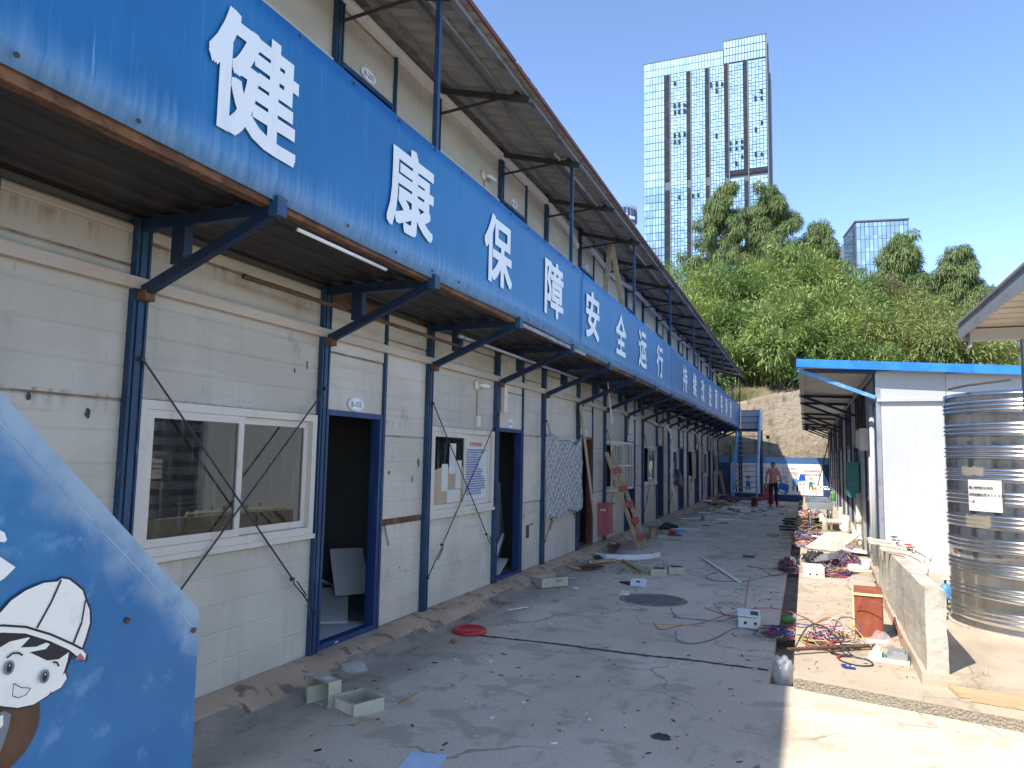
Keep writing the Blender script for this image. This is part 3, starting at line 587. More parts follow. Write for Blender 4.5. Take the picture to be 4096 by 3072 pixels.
def small_tower():
    A = math.radians(9); M0 = T(13.1, 200, 0) @ RZ(A)
    t = empty('glass_building', mtx=M0, label='small dark framed glass building between the eucalyptus trees', cat='building'); top = 62.7
    mm = lambda f, n, mt: (lambda m: (f(m), ob(n, m.mesh(n, mt), t, M0)))(MB())
    mm(lambda m: m.box(0, 12.4, .4, 14, -.7, top), 'core', 'tower_frame')
    mm(lambda m: m.box(-.01, 9, 14.01, 34, -.7, top-1.4), 'rear_block', 'tower_side')
    mm(lambda m: (m.box(-.2, 12.6, .1, .6, top, top+.35), m.box(-.2, .3, .6, 14, top, top+.35), m.bar((4, 5, top), (4, 5, top+1.4), .12), m.bar((4, 5, top+1.2), (5.4, 5, top+1), .1)), 'parapet', 'tower_frame')
    mm(lambda m: m.box(6.6, 8.2, .2, .38, 20, 53.5), 'recessed_strip', 'tower_dark')
    rr = random.Random(5); rest = MB(); cnt = 0
    for s in range(16):
        zb = top-.3-3.3*(s+1)
        for c in range(12):
            if s >= 2 and c in (6, 7): continue
            for half in ((0, 2.2), (2.3, 1.0)):
                if s > 5 and half[0] > 0: continue
                M = M0 @ T(.15+12.1*(c+.5)/12, .33, zb+half[0]) @ RX(rr.uniform(-.01, .01)) @ Matrix.Diagonal((.86, 1, half[1] if s <= 5 else 3.1, 1))
                q = rr.choice([1, 3, 3, 0])
                if cnt < 180: ob('pane', PANE[q], t, M); cnt += 1
                else: rest.box(-.5, .5, -.06, .06, 0, 1, 0, M0.inverted() @ M)
        for c in range(9):
            M = M0 @ T(-.05, .9+13*(c+.5)/9, zb) @ RZ(math.pi/2) @ Matrix.Diagonal((1.1, 1, 2.9, 1)); rest.box(-.5, .5, -.06, .06, 0, 1, 0, M0.inverted() @ M)
    o = ob('panes', rest.mesh('panes', 'glass_dark'), t, M0); o['kind'] = 'stuff'
small_tower()
def round_tower():
    t = empty('round_tower', (-71.6, 300, 0), 0, 'round blue tower top with a white logo peeking over the roof edge', 'tower')
    c = (-71.6, 300, 0)
    cage('shaft', 'blue_cladding', t, lambda m: m.lathe([(5.7, 0), (5.7, 101.6), (6.0, 102.2), (6.0, 107.6), (5.4, 107.6), (5.4, 105)], 40, c), True)
    fin = MB().box(-.12, .12, -.5, .2, 0, 6.6).mesh('fin', 'tower_side')
    for k in range(26):
        a = 2*math.pi*k/26; ob('fin', fin, t, T(c[0]+6*math.cos(a), c[1]+6*math.sin(a), 102) @ RZ(a+math.pi/2))
    def rm(a): return T(c[0]+6.7*math.cos(a), c[1]+6.7*math.sin(a), 103.4) @ RZ(a+math.pi/2) @ FY_M
    a = math.radians(-66)
    hx = MB(); hx.prism([(1.25*math.cos(k*math.pi/3+math.pi/6), 1.45*math.sin(k*math.pi/3+math.pi/6)) for k in range(6)], 2, -.3, 0); ob('logo', hx.mesh('logo', 'letter'), t, rm(a) @ T(0, .4, 0))
    text('letters', 'IB', 'blue_cladding', t, rm(a) @ T(0, .4, .02), hgt=1.3, bold=.03, depth=.1)
    sg = MB(); sg.box(-1.6, 1.6, -.55, .75, -.3, 0); ob('name_board', sg.mesh('name_board', 'letter'), t, rm(math.radians(-38)) @ T(0, -.5, 0))
round_tower()
# pale facade glimpsed through the shrubs at the far right
def far_house(m):
    m.box(33, 38, 150, 158, 0, 20.6); 
fh = empty('far_building', (35, 150, 0), 0, 'pale distant building glimpsed under the canopy at far right', 'building')
cage('wall', 'hut_white', fh, far_house)
for i in range(3): cage('window', 'glass_dark', fh, lambda m: m.box(33.6+i*1.4, 34.4+i*1.4, 149.9, 150.05, 18.4, 19.6))
# ================================================================ two-storey barracks on the left
FX, BAY, Y0 = -3.71, 1.825, 3.12
by = lambda k: Y0 + BAY*k
K0, K1 = -4, 17                       # bays -4..16
YA, YB = by(K0), by(K1)
F1 = 3.06                             # upper floor level
ROOF = lambda x: 5.42 + .262*(-2.58-x)
bar_ = empty('barracks', (FX, (YA+YB)/2, 0), 0, 'long two-storey white panel barracks with blue steel frame and balcony', 'building')
PM = {}
def panel_mesh(wd, h, mtl='panel'):
    key = (round(wd, 3), round(h, 3), mtl)
    if key not in PM:
        pr = [(-.05, 0), (0, 0)]; z = .19
        while z < h-.05: pr += [(0, z-.008), (-.0036, z-.0025), (-.0036, z+.0025), (0, z+.008)]; z += .19
        pr += [(0, h-.012), (-.008, h), (-.05, h)]
        m = MB(); n = len(pr)
        m.add([(x, 0, z) for x, z in pr] + [(x, wd, z) for x, z in pr], [(i, i+1, n+i+1, n+i) for i in range(n-1)] + [(n-1, 0, n, 2*n-1), tuple(range(n)), tuple(range(2*n-1, n-1, -1))])
        PM[key] = m.mesh('wall_panel', mtl)
    return PM[key]
rp = random.Random(11)
def panel(y0, y1, z0, z1, mtl='panel', parent=None, x=None):
    return ob('wall_panel', panel_mesh(y1-y0, z1-z0, mtl), parent or bar_, T((FX if x is None else x)+rp.uniform(-.004, .003), y0, z0) @ RY(rp.uniform(-.002, .002)))
def seam(y0, y1, z, parent=None):
    return ob('panel_joint', SEAM, parent or bar_, T(FX-.004, y0, z-.006) @ Matrix.Diagonal((1, y1-y0, 1, 1)))
SEAM = MB().box(-.02, 0, 0, 1, 0, .014).mesh('panel_joint', 'joint_rust')
def post_mesh(h):
    m = MB(); m.box(-.02, .035, -.052, -.006, 0, h); m.box(-.02, .035, .006, .052, 0, h); m.box(-.02, .022, -.0065, .0065, 0, h); m.box(.035, .046, -.052, -.038, 0, h); m.box(.035, .046, .038, .052, 0, h); m.box(.035, .046, -.02, .02, 0, h)
    return m.mesh('post', 'blue_steel')
POST0, POST1 = post_mesh(2.98), post_mesh(2.62)
MUL0 = MB().box(-.02, .02, -.018, .018, 0, 2.95).mesh('mullion', 'blue_steel')
MUL1 = MB().box(-.02, .02, -.018, .018, 0, 2.6).mesh('mullion', 'blue_steel')
def frame_ring(m, y0, y1, z0, z1, wd, xa, xb):
    m.box(xa, xb, y0, y1, z0, z0+wd); m.box(xa, xb, y0, y1, z1-wd, z1); m.box(xa, xb, y0, y0+wd, z0+wd, z1-wd); m.box(xa, xb, y1-wd, y1, z0+wd, z1-wd)
def winparts(wd=1.70, h=.95):
    a = MB(); frame_ring(a, 0, wd, 0, h, .055, -.05, .03); a.box(-.03, .045, -.012, wd+.012, -.035, 0); mid = wd/2
    s1 = MB(); frame_ring(s1, .057, mid+.03, .057, h-.057, .05, -.005, .024)
    s2 = MB(); frame_ring(s2, mid-.03, wd-.057, .057, h-.057, .05, -.04, -.012)
    p1 = MB().box(.006, .011, .107, mid-.02, .107, h-.107); p2 = MB().box(-.028, -.023, mid+.02, wd-.107, .107, h-.107)
    return [a.mesh('window', 'pvc_frame'), s1.mesh('sash', 'pvc_frame'), s2.mesh('sash', 'pvc_frame'), p1.mesh('pane', 'window_glass'), p2.mesh('pane', 'window_glass')]
WIN = winparts()
def window(k, z0, left=True, right=True, mtl=None):
    M = T(FX, by(k)+.062, z0+.955); wv = ob('window', WIN[0], bar_, M)
    for i in range(2):
        if (left, right)[i]:
            s = ob('sash', WIN[1+i], wv, M); ob('pane', WIN[3+i], wv, M)
    return wv
def doorparts(mtl):
    m = MB(); frame_ring(m, 0, .885, 0, 1.965, .046, -.07, .016); m.box(-.065, .012, .052, .833, .0, .03)
    l = MB(); l.box(-.86, -.03, 0, .035, .05, 1.9); l.box(-.74, -.15, -.008, .043, .2, .85); l.box(-.74, -.15, -.008, .043, 1.0, 1.75)
    return m.mesh('door_frame', mtl), l.mesh('door_leaf', mtl)
DOOR_B, DOOR_R = doorparts('door_blue'), doorparts('door_red')
HND = MB().box(-.8, -.74, -.05, .085, 1.0, 1.03).mesh('handle', 'galv')
def door(k, z0, red=False, leaf=True):
    M = T(FX, by(k)+.062, z0); d = ob('door', (DOOR_R if red else DOOR_B)[0], bar_, M)
    if leaf:
        Ml = T(FX-.10, by(k)+.062+.835, z0) @ RZ(-1.50); lf = ob('door_leaf', (DOOR_R if red else DOOR_B)[1], d, Ml); ob('handle', HND, d, Ml)
    return d
ym = lambda k: by(k)+.965
for fl, z0, top in ((0, 0., 2.955), (1, F1, F1+2.64)):
    pm, mm = (POST0, MUL0) if fl == 0 else (POST1, MUL1)
    mt = 'panel' if fl == 0 else 'panel_cream'
    for k in range(K0, K1+1): ob('post', pm, bar_, T(FX, by(k), z0))
    for k in range(K0, K1):
        a, b = by(k)+.048, by(k+1)-.048
        if k % 2 == 0:
            panel(a, b, z0, z0+.915, mt); panel(a, b, z0+1.91, z0+2.6 if fl else z0+2.86, mt)
            seam(a, b, z0+1.915)
            if not fl: panel(a, b, 2.874, 2.955, mt); seam(a, b, 2.867); 
            if fl == 0 and k in (4, 8): seam(a, b, .45)
            window(k, z0, left=not (fl == 0 and k in (6, 8, 10, 12, 14)), right=not (fl == 0 and k in (6, 12)))
        else:
            y1 = ym(k)
            ob('mullion', mm, bar_, T(FX+.004, y1, z0))
            cuts = [0, .945, 1.775, 2.70, top-z0] if fl == 0 else [0, .945, 1.775, top-z0]
            if k % 4 == 3: cuts[2] += .12
            for c0, c1 in zip(cuts, cuts[1:]): panel(y1+.018, b, z0+c0+.006, z0+c1-.006, mt)
            for c in cuts[1:-1]: seam(y1+.018, b, z0+c)
            panel(a, y1-.018, z0+1.968, z0+2.45, mt); panel(a, y1-.018, z0+2.462, top-.0 if k != 1 or fl else 2.88, mt); seam(a, y1-.018, z0+2.456)
            door(k, z0, red=(fl == 0 and k == 5), leaf=not (fl == 1 and k % 4 == 3))
cage('patch_board', 'rust', bar_, lambda m: m.box(FX-.03, FX-.005, by(1)+.06, ym(1)-.02, 2.885, 2.975))
cage('rusty_joint_strip', 'rust', bar_, lambda m: m.box(FX-.002, FX+.006, ym(1)+.02, by(2)-.05, .925, .985))
# scuffs, holes and drips on the panels
def mark(y, z, w_, h_, mtl, seed):
    r = random.Random(seed); n = 9; pts = [(y+w_*math.cos(2*math.pi*k/n)*r.uniform(.5, 1.1), z+h_*math.sin(2*math.pi*k/n)*r.uniform(.5, 1.1)) for k in range(n)]
    cage('stain_mark', mtl, bar_, lambda m: m.prism(pts, 0, FX+.0035, FX+.0045))
for i, a in enumerate([(2.52, 1.87, .012, .03, 'plastic_black'), (2.86, 1.80, .02, .035, 'plastic_black'), (2.55, 1.45, .008, .008, 'plastic_black'), (2.2, 1.78, .006, .006, 'plastic_black'), (6.62, 1.52, .03, .05, 'rust'), (6.05, 1.42, .02, .025, 'rust'), (6.5, 1.35, .015, .05, 'joint_rust'), (9.92, 1.55, .02, .008, 'plastic_black'), (10.2, 1.35, .03, .006, 'plastic_black'), (10.05, 1.33, .015, .006, 'plastic_black'), (9.7, .75, .06, .02, 'galv_dark'), (10.0, .62, .08, .02, 'galv_dark'), (17.2, 1.4, .05, .03, 'plastic_black'), (17.05, 1.15, .05, .04, 'dark_steel'), (4.75, 2.30, .012, .05, 'plastic_black'), (4.6, 2.24, .01, .03, 'plastic_black'), (6.3, .5, .01, .012, 'rust'), (8.45, 1.0, .01, .02, 'rust'), (13.6, 1.5, .02, .02, 'rust'), (20.75, 1.5, .12, .05, 'galv_dark'), (20.7, 1.3, .1, .04, 'galv_dark'), (20.8, 1.1, .1, .05, 'galv_dark')]): mark(*a, i)
# end walls, back wall, partitions, floors
def flatwall(n, mtl, f): return cage(n, mtl, bar_, f)
for yy in (YA-.06, YB+.01): flatwall('gable_wall', 'panel', lambda m: m.prism([(FX-.02, 0), (-9.3, 0), (-9.3, 5.6), (-6.5, 6.36), (FX-.02, 5.62)], 1, yy, yy+.05))
flatwall('back_wall', 'panel', lambda m: m.box(-9.35, -9.3, YA, YB, 0, 5.62))
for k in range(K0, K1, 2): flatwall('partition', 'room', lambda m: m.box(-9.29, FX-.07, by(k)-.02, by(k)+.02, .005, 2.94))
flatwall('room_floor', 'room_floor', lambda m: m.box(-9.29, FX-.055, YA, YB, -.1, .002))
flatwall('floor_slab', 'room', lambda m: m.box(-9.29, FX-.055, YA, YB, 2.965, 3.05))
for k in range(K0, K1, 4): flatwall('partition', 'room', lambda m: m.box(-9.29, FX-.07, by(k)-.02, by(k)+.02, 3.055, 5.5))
# balcony deck: ribbed steel sheets bay by bay, brackets, edge beam, railing
def deck_mesh(ln):
    xs = []; x = 0
    while x < 1.0-.01: xs += [(x, 0), (x+.09, 0), (x+.11, .045), (x+.15, .045), (x+.17, 0)]; x += .2
    m = MB(); n = len(xs)
    m.add([(a, 0, b) for a, b in xs]+[(a, ln, b) for a, b in xs], [(i, i+1, n+i+1, n+i) for i in range(n-1)])
    m.box(-.01, 1.0, 0, ln, .05, .065); return m.mesh('deck_sheet', 'deck_steel', fix=False)
DECK = deck_mesh(BAY-.004)
BEAM = MB().box(0, .97, -.03, .03, -.075, 0).mesh('bracket', 'bracket_navy')
BRACE = MB().bar((.03, 0, -.44), (.95, 0, -.06), .05, .062).mesh('brace', 'bracket_navy')
HANG = MB().box(.245, .345, -.032, .032, -.30, -.075).mesh('hanger', 'bracket_navy')
CAPB = MB().box(.955, 1.015, -.04, .04, -.085, .02).mesh('end_cap', 'blue_steel')
GUS = MB().box(-.0, .07, -.036, .036, -.50, -.44).mesh('gusset', 'rust')
EDGE = MB().box(0, .012, 0, BAY-.09, -.035, .02); EDGE.box(-.05, 0, 0, BAY-.09, -.035, -.027); EDGE = EDGE.mesh('edge_beam', 'rust')
for k in range(K0, K1+1):
    M = T(FX+.045, by(k), 2.985); b = ob('bracket', BEAM, bar_, M)
    for n, me in (('brace', BRACE), ('hanger', HANG), ('end_cap', CAPB), ('gusset', GUS)): ob(n, me, b, M)
    if k < K1:
        ob('deck_sheet', DECK, bar_, T(FX+.01, by(k)+.002, 2.995)); ob('edge_beam', EDGE, bar_, T(-2.715, by(k)+.045, 2.985))
# upper posts, ties, rafters, purlins
UPP = MB().box(-.02, .02, -.02, .02, 0, 2.33).mesh('balcony_post', 'blue_steel')
RAF = MB().bar((FX+.02, 0, ROOF(FX)-.105), (-2.60, 0, ROOF(-2.57)-.105), .04, .06).mesh('rafter', 'dark_steel')
TIE = MB().tube([(FX+.04, 0, 5.335), (-2.74, 0, 5.40)], .016, 6).bar((-2.77, 0, 5.40), (-2.72, 0, 5.403), .045).mesh('tie', 'dark_steel')
for k in range(K0, K1+1):
    ob('rafter', RAF, bar_, T(0, by(k), 0)); ob('tie', TIE, bar_, T(0, by(k), 0))
    if k % 2: ob('balcony_post', UPP, bar_, T(-2.705, by(k), 3.06))
for x in (-3.5, -3.05, -2.66):
    cage('purlin', 'galv_dark', bar_, lambda m: m.box(x-.03, x+.03, YA-.3, YB+.3, ROOF(x)-.075, ROOF(x)-.018))
RAIL = MB().box(-.015, .015, .02, BAY-.02, 0, .03).mesh('rail', 'bracket_blue')
for k in range(K0, K1):
    for zz in (3.2, 3.6, 3.985): ob('rail', RAIL, bar_, T(-2.705, by(k), zz))
# roof sheets
def sheet_mesh(x0, x1, z0, z1):
    ys = []; y = 0
    for i in range(4): ys += [(y, 0), (y+.13, 0), (y+.155, .045), (y+.2, .045), (y+.2275, 0)]; y += .2275
    m = MB(); n = len(ys)
    for q, off in ((0, 0), (1, .012)):
        m.add([(x0, a, z0+b+off) for a, b in ys]+[(x1, a, z1+b+off) for a, b in ys], [(i, i+1, n+i+1, n+i) for i in range(n-1)], q)
    m.add([(x1, a, z1+b) for a, b in ys]+[(x1, a, z1+b+.012) for a, b in ys], [(i, i+1, n+i+1, n+i) for i in range(n-1)], 1)
    return m.mesh('roof_sheet', ['roof_under', 'roof_red'], fix=False)
SHF, SHB = sheet_mesh(-6.5, -2.58, ROOF(-6.5), ROOF(-2.58)), sheet_mesh(-6.5, -10.2, ROOF(-6.5), ROOF(-2.8))
nsh = int((YB-YA+1.0)/.91)+1
for i in range(nsh):
    M = T(rp.uniform(-.012, .022), YA-.5+i*.91, rp.uniform(-.004, .006)); ob('roof_sheet', SHF, bar_, M); ob('roof_sheet', SHB, bar_, M)
for i in range(11): cage('eave_trim', 'roof_red', bar_, lambda m: m.bar((-2.562+rp.uniform(-.008, .01), YA-.5+i*3.65, ROOF(-2.57)+.012+rp.uniform(-.008, .008)), (-2.562+rp.uniform(-.008, .01), YA-.5+(i+1)*3.65-.02, ROOF(-2.57)+.012+rp.uniform(-.008, .008)), .02, .045))
# cross-bracing rods of the window bays
for k in range(-2, K1, 2):
    for a, b in (((by(k)+.02, 2.14), (by(k+1)-.02, .33)), ((by(k+1)-.02, 2.13), (by(k)+.02, .33))):
        p = Vector((FX+.065, a[0], a[1])); q = Vector((FX+.06, b[0], b[1])); d = q-p
        def rod(m):
            m.tube([p, p+d*.82], .0065, 6); m.tube([p+d*.84, p+d*.84+Vector((.0, .0, -.02)), p+d*.91], .006, 5); m.tube([p+d*.84+Vector((.02, .01, 0)), p+d*.91+Vector((.02, .01, 0))], .006, 5); m.tube([p+d*.9, q], .007, 6)
            for e in (p, p+d*.83, q): m.box(e.x-.02, e.x+.01, e.y-.012, e.y+.012, e.z-.013, e.z+.013)
        cage('brace_rod', 'dark_steel', bar_, rod)
# ---------------------------------------------------------------- slogan banner on the balcony
ban = empty('slogan_banner', (-2.66, (YA+YB)/2, 2.985), 0, 'long blue slogan banner with white Chinese characters along the barracks balcony', 'banner')
def cloth(ya, yb):
    def f(m):
        from mathutils import noise as nz
        ny, nv = int((yb-ya)*9), 9; vs = []; fs = []
        for i in range(ny+1):
            for j in range(nv+1):
                y = ya+(yb-ya)*i/ny; t = j/nv; z = 2.985+1.03*t + .012*math.sin(y*1.1)*(1-t); x = -2.655 + .006*nz.noise(Vector((y*.8, z*2, 0))) + .003*nz.noise(Vector((y*3+z*5, z*6, 3)))
                if j == 0: x -= .025
                vs.append((x, y, z))
        fs = [(i*(nv+1)+j, (i+1)*(nv+1)+j, (i+1)*(nv+1)+j+1, i*(nv+1)+j+1) for i in range(ny) for j in range(nv)]
        n = len(vs); vs2 = [(x-.012, y, z) for x, y, z in vs]; fs2 = [tuple(n+q for q in reversed(f_)) for f_ in fs]
        edge = []
        for i in range(ny):
            for j in (0, nv): a = i*(nv+1)+j; b = (i+1)*(nv+1)+j; edge.append((a, b, n+b, n+a))
        for i in (0, ny):
            for j in range(nv): a = i*(nv+1)+j; b = a+1; edge.append((a, b, n+b, n+a))
        m.v = vs+vs2; m.f = fs+fs2+edge; m.mi = [0]*len(m.f)
    return f
for a, b in ((YA, 8.9), (8.905, 15.75), (15.755, 33.3)): cage('cloth', 'banner', ban, cloth(a, b), True)
cage('cloth_end', 'banner', ban, lambda m: m.box(-3.62, -2.67, 33.31, 33.33, 2.99, 4.0))
for i, ch in enumerate('健康保障安全运行 持续改进顾客满意'):
    if ch != ' ': text('character', ch, 'letter', ban, T(-2.6455, 2.865+1.636*i, 3.515) @ FX_M, .67, .65, .024, .004)
EYE = MB().tube([(0, 0, 0), (.004, 0, 0)], .012, 8).mesh('eyelet', 'dark_steel')
for i in range(64):
    for zz in (3.03, 3.985):
        if random.random() < .8: ob('eyelet', EYE, ban, T(-2.6525, -1+i*.53+random.uniform(-.05, .05), zz+random.uniform(-.01, .01)))
# ---------------------------------------------------------------- room number plates
def plate(num, k, fl, label, shown=True):
    y = (by(k)+.062+.885/2) if fl == 0 else by(k)+.50; z = 2.035 if fl == 0 else 5.10
    if fl == 0: z += .0
    t = empty('room_number_plate', (FX+.012, y, z), 0, label, 'sign', 'oval room number plates')
    e = [(y+.125*math.cos(a*math.pi/14), z+.062*math.sin(a*math.pi/14)) for a in range(28)]; e2 = [(y+(q[0]-y)*.92, z+(q[1]-z)*.9) for q in e]; e3 = [(y+(q[0]-y)*.89, z+(q[1]-z)*.86) for q in e]
    cage('plate', 'letter', t, lambda m: m.prism(e, 0, FX+.004, FX+.010)); cage('rim', 'ink_navy', t, lambda m: m.prism(e2, 0, FX+.010, FX+.0112)); cage('face', 'letter', t, lambda m: m.prism(e3, 0, FX+.0112, FX+.0124))
    text('lettering', num, 'ink_navy', t, T(FX+.0126, y, z) @ FX_M, .155, .052, .012, .001)
for i, k in enumerate(range(1, 17, 2)):
    n1 = ['B-103', 'B-105', 'B-106', 'B-107', 'B-108', 'B-109', 'B-110', 'B-111'][i]; n2 = n1.replace('-1', '-2')
    plate(n1, k, 0, 'oval white plate reading %s above a ground floor doorway' % n1); plate(n2, k, 1, 'oval white plate reading %s above an upper floor doorway' % n2)
# ---------------------------------------------------------------- cable ducts along the walls
def duct(name, pts, mtl, label, wd=.07, dp=.055):
    def f(m):
        for a, b in zip(pts, pts[1:]): m.bar(a, Vector(b)+(Vector(b)-Vector(a)).normalized()*.002, dp, wd)
    return tag(cage(name, mtl, None, f), label, 'cable duct')
X1 = FX+.028
duct('cable_duct', [(X1, YA, 2.59)]+[(X1, y, 2.59) for y in (3.0, 8.4, 12.3)]+[(X1, 14.0, 2.56), (X1+.01, 15.5, 2.60), (X1+.03, 16.4, 2.50), (X1, 17.5, 2.60), (X1+.02, 19.5, 2.49), (X1, 21.5, 2.56), (X1, 26, 2.54), (X1, 34, 2.52)], 'conduit', 'long cream cable duct running along the ground floor wall under the balcony')
duct('cable_duct', [(X1, YA, 5.57)]+[(X1, y, 5.57) for y in (6.7, 9, 10.4)]+[(X1+.02, 11.6, 5.42), (X1+.02, 12.0, 5.3)], 'plastic_white', 'white cable duct along the upper wall, its far end hanging loose', .085, .06)
duct('cable_duct', [(X1, 12.9, 5.52), (X1+.05, 14.5, 5.34), (X1+.1, 16.3, 5.44), (X1, 19, 5.5), (X1+.03, 22, 5.36), (X1, 26, 5.45), (X1, 33.9, 5.42)], 'plastic_white', 'sagging white cable duct under the far part of the roof', .075, .05)
duct('loose_trim', [(FX+.2, 19.92, 2.5), (FX+.22, 20.45, 2.33), (FX+.22, 20.78, 2.0), (FX+.22, 20.72, 1.6), (FX+.22, 20.5, 1.22), (FX+.22, 20.8, .8), (FX+.24, 21.1, .4)], 'plastic_white', 'bent white trim strip dangling in front of a broken window', .07, .03)
duct('loose_trim', [(FX+.2, 25.6, 2.5), (FX+.22, 26.6, 2.2), (FX+.24, 27.0, 1.8), (FX+.2, 27.05, 1.1)], 'wood_pale', 'pale brown strip hanging from the duct by the curtained window', .08, .02)
duct('loose_trim', [(FX+.2, 29.6, 2.5), (FX+.22, 30.7, 2.0), (FX+.24, 31.4, 1.3), (FX+.2, 31.5, .5)], 'wood_pale', 'brown strip dangling by the farthest barracks doors', .08, .02)
duct('loose_trim', [(-3.3, 12.78, 2.96), (-3.31, 12.98, 2.6), (-3.3, 13.12, 2.24)], 'plastic_white', 'straight white strip hanging down from the balcony deck', .035, .012)
for i, (a, b, lab) in enumerate([((-3.13, 12.25, 5.37), (-2.79, 10.25, 3.07), 'pale board leaning leftwards against the roof tie above the banner'), ((-3.11, 12.28, 5.37), (-2.79, 12.6, 3.07), 'pale board leaning steeply beside its twin above the banner')]):
    tag(cage('leaning_board', 'wood_pale', None, lambda m: m.bar(a, b, .02, .085, 0, (1, 0, 0))), lab, 'board')
tag(cage('leaning_plank', 'wood_pale', None, lambda m: m.bar((FX+.10, 12.1, 2.50), (FX+.16, 12.88, .40), .02, .10, 0, (0, 1, 0))), 'long narrow wooden strip hanging across the red framed doorway', 'plank')
def rebar_f(a, b, r):
    def f(m):
        a_, b_ = Vector(a), Vector(b); n = int((b_-a_).length/.012); pts = [a_.lerp(b_, i/n) for i in range(n+1)]; m.tube(pts, [r*(1.12 if i % 3 == 0 else .95) for i in range(n+1)], 7)
    return f
tag(cage('rebar', 'rebar', None, rebar_f((-3.53, 3.80, 2.79), (-3.34, 6.75, 2.735), .017), True), 'rusty ribbed steel bar resting on the balcony brackets', 'steel bar')
tag(cage('steel_pipe', 'galv', None, lambda m: (m.tube([(-3.22, 6.55, 2.80), (-3.22, 10.6, 2.80)], .02, 8), m.tube([(-3.22, 6.5, 2.80), (-3.22, 6.62, 2.80)], .023, 8)), True), 'galvanised pipe lying on the balcony brackets above door B-105', 'pipe')
for y0, y1, lab in ((3.4, 6.72, 'grey pipe laid across the roof ties, nearest the camera'), (8.35, 12.4, 'grey pipe laid across the roof ties, second from the camera'), (12.6, 19, 'thin grey pipe laid across the far roof ties')):
    tag(cage('steel_pipe', 'galv', None, lambda m: m.tube([(-2.87, y0, 5.42), (-2.87, y1, 5.42)], .022, 8), True), lab, 'pipe')
for y0, y1 in ((19.2, 22.2), (23.2, 25.8), (26.3, 28.6)):
    tag(cage('steel_pipe', 'conduit', None, lambda m: m.tube([(-3.25, y0, 2.79), (-3.25, y1, 2.78)], .02, 6), True), 'pale pipe lying on the far balcony brackets, %s of three' % {19.2: 'nearest', 23.2: 'middle', 26.3: 'farthest'}[y0], 'pipe', 'pipes on the far balcony brackets')
tag(cage('lamp_tube', 'plastic_white', None, lambda m: m.tube([(-2.735, 3.36, 2.905), (-2.735, 4.33, 2.905)], .012, 8), True), 'white plastic tube fixed under the lower edge of the banner', 'tube')
tag(cage('mesh_panel', 'galv_dark', None, lambda m: m.box(-2.69, -2.68, 6.9, 9.2, 2.935, 2.975)), 'narrow grey strip showing under the banner edge', 'strip')
# ---------------------------------------------------------------- wall lamps, sockets
def wall_lamp(y, z, drop, label):
    t = empty('wall_lamp', (FX, y, z-drop), 0, label, 'lamp')
    cage('base', 'plastic_cream', t, lambda m: m.tube([(FX+.002, y, z), (FX+.02, y, z), (FX+.035, y, z)], [.065, .065, .03], 16), True)
    cage('bulb', 'plastic_white', t, lambda m: m.tube([(FX+.035, y, z), (FX+.06, y+.03, z+.0), (FX+.07, y+.06, z), (FX+.08, y+.20, z+.0), (FX+.08, y+.24, z)], [.02, .024, .028, .028, .012], 10), True)
    cage('conduit', 'conduit', t, lambda m: m.box(FX+.002, FX+.018, y+.03, y+.052, z-drop, z-.06))
    cage('switch_box', 'plastic_cream', t, lambda m: (m.box(FX+.002, FX+.035, y+.0, y+.085, z-drop-.13, z-drop), m.box(FX+.035, FX+.04, y+.03, y+.055, z-drop-.09, z-drop-.04)))
wall_lamp(7.99, 2.455, .38, 'energy saving lamp with cream conduit above the window with papers')
wall_lamp(8.05, 5.12, .35, 'lamp on the upper wall left of plate B-205')
tag(cage('junction_box', 'plastic_cream', None, lambda m: (m.box(FX+.04, FX+.085, 8.70, 8.80, 2.17, 2.50), m.box(FX+.085, FX+.09, 8.72, 8.78, 2.3, 2.38))), 'cream plastic junction box left of plate B-105', 'junction box')
for y, w_ in ((16.15, .12), (26.9, .3), (31.6, .3)): tag(cage('junction_box', 'plastic_cream' if w_ < .2 else 'galv', None, lambda m: (m.box(FX+.03, FX+.1, y, y+w_, 2.15, 2.5), m.box(FX+.1, FX+.106, y+.02, y+w_-.02, 2.2, 2.45))), 'box on the wall high beside a far barracks door, %s' % {16.15: 'nearest of the three', 26.9: 'middle one', 31.6: 'farthest one'}[y], 'junction box')
tag(cage('wall_socket', 'rust', None, lambda m: (frame_ring(m, 9.80, 9.88, .44, .62, .02, FX+.002, FX+.014), m.box(FX+.002, FX+.01, 9.825, 9.855, .5, .56))), 'rusty empty socket frame on the wall right of door B-105', 'socket')
tag(cage('red_notice', 'ink_orange', None, lambda m: (m.box(FX+.002, FX+.005, 20.55, 20.98, 1.76, 2.02), m.box(FX+.005, FX+.006, 20.60, 20.93, 1.80, 1.9))), 'orange notice sheet stuck on the wall beside the broken window', 'notice')
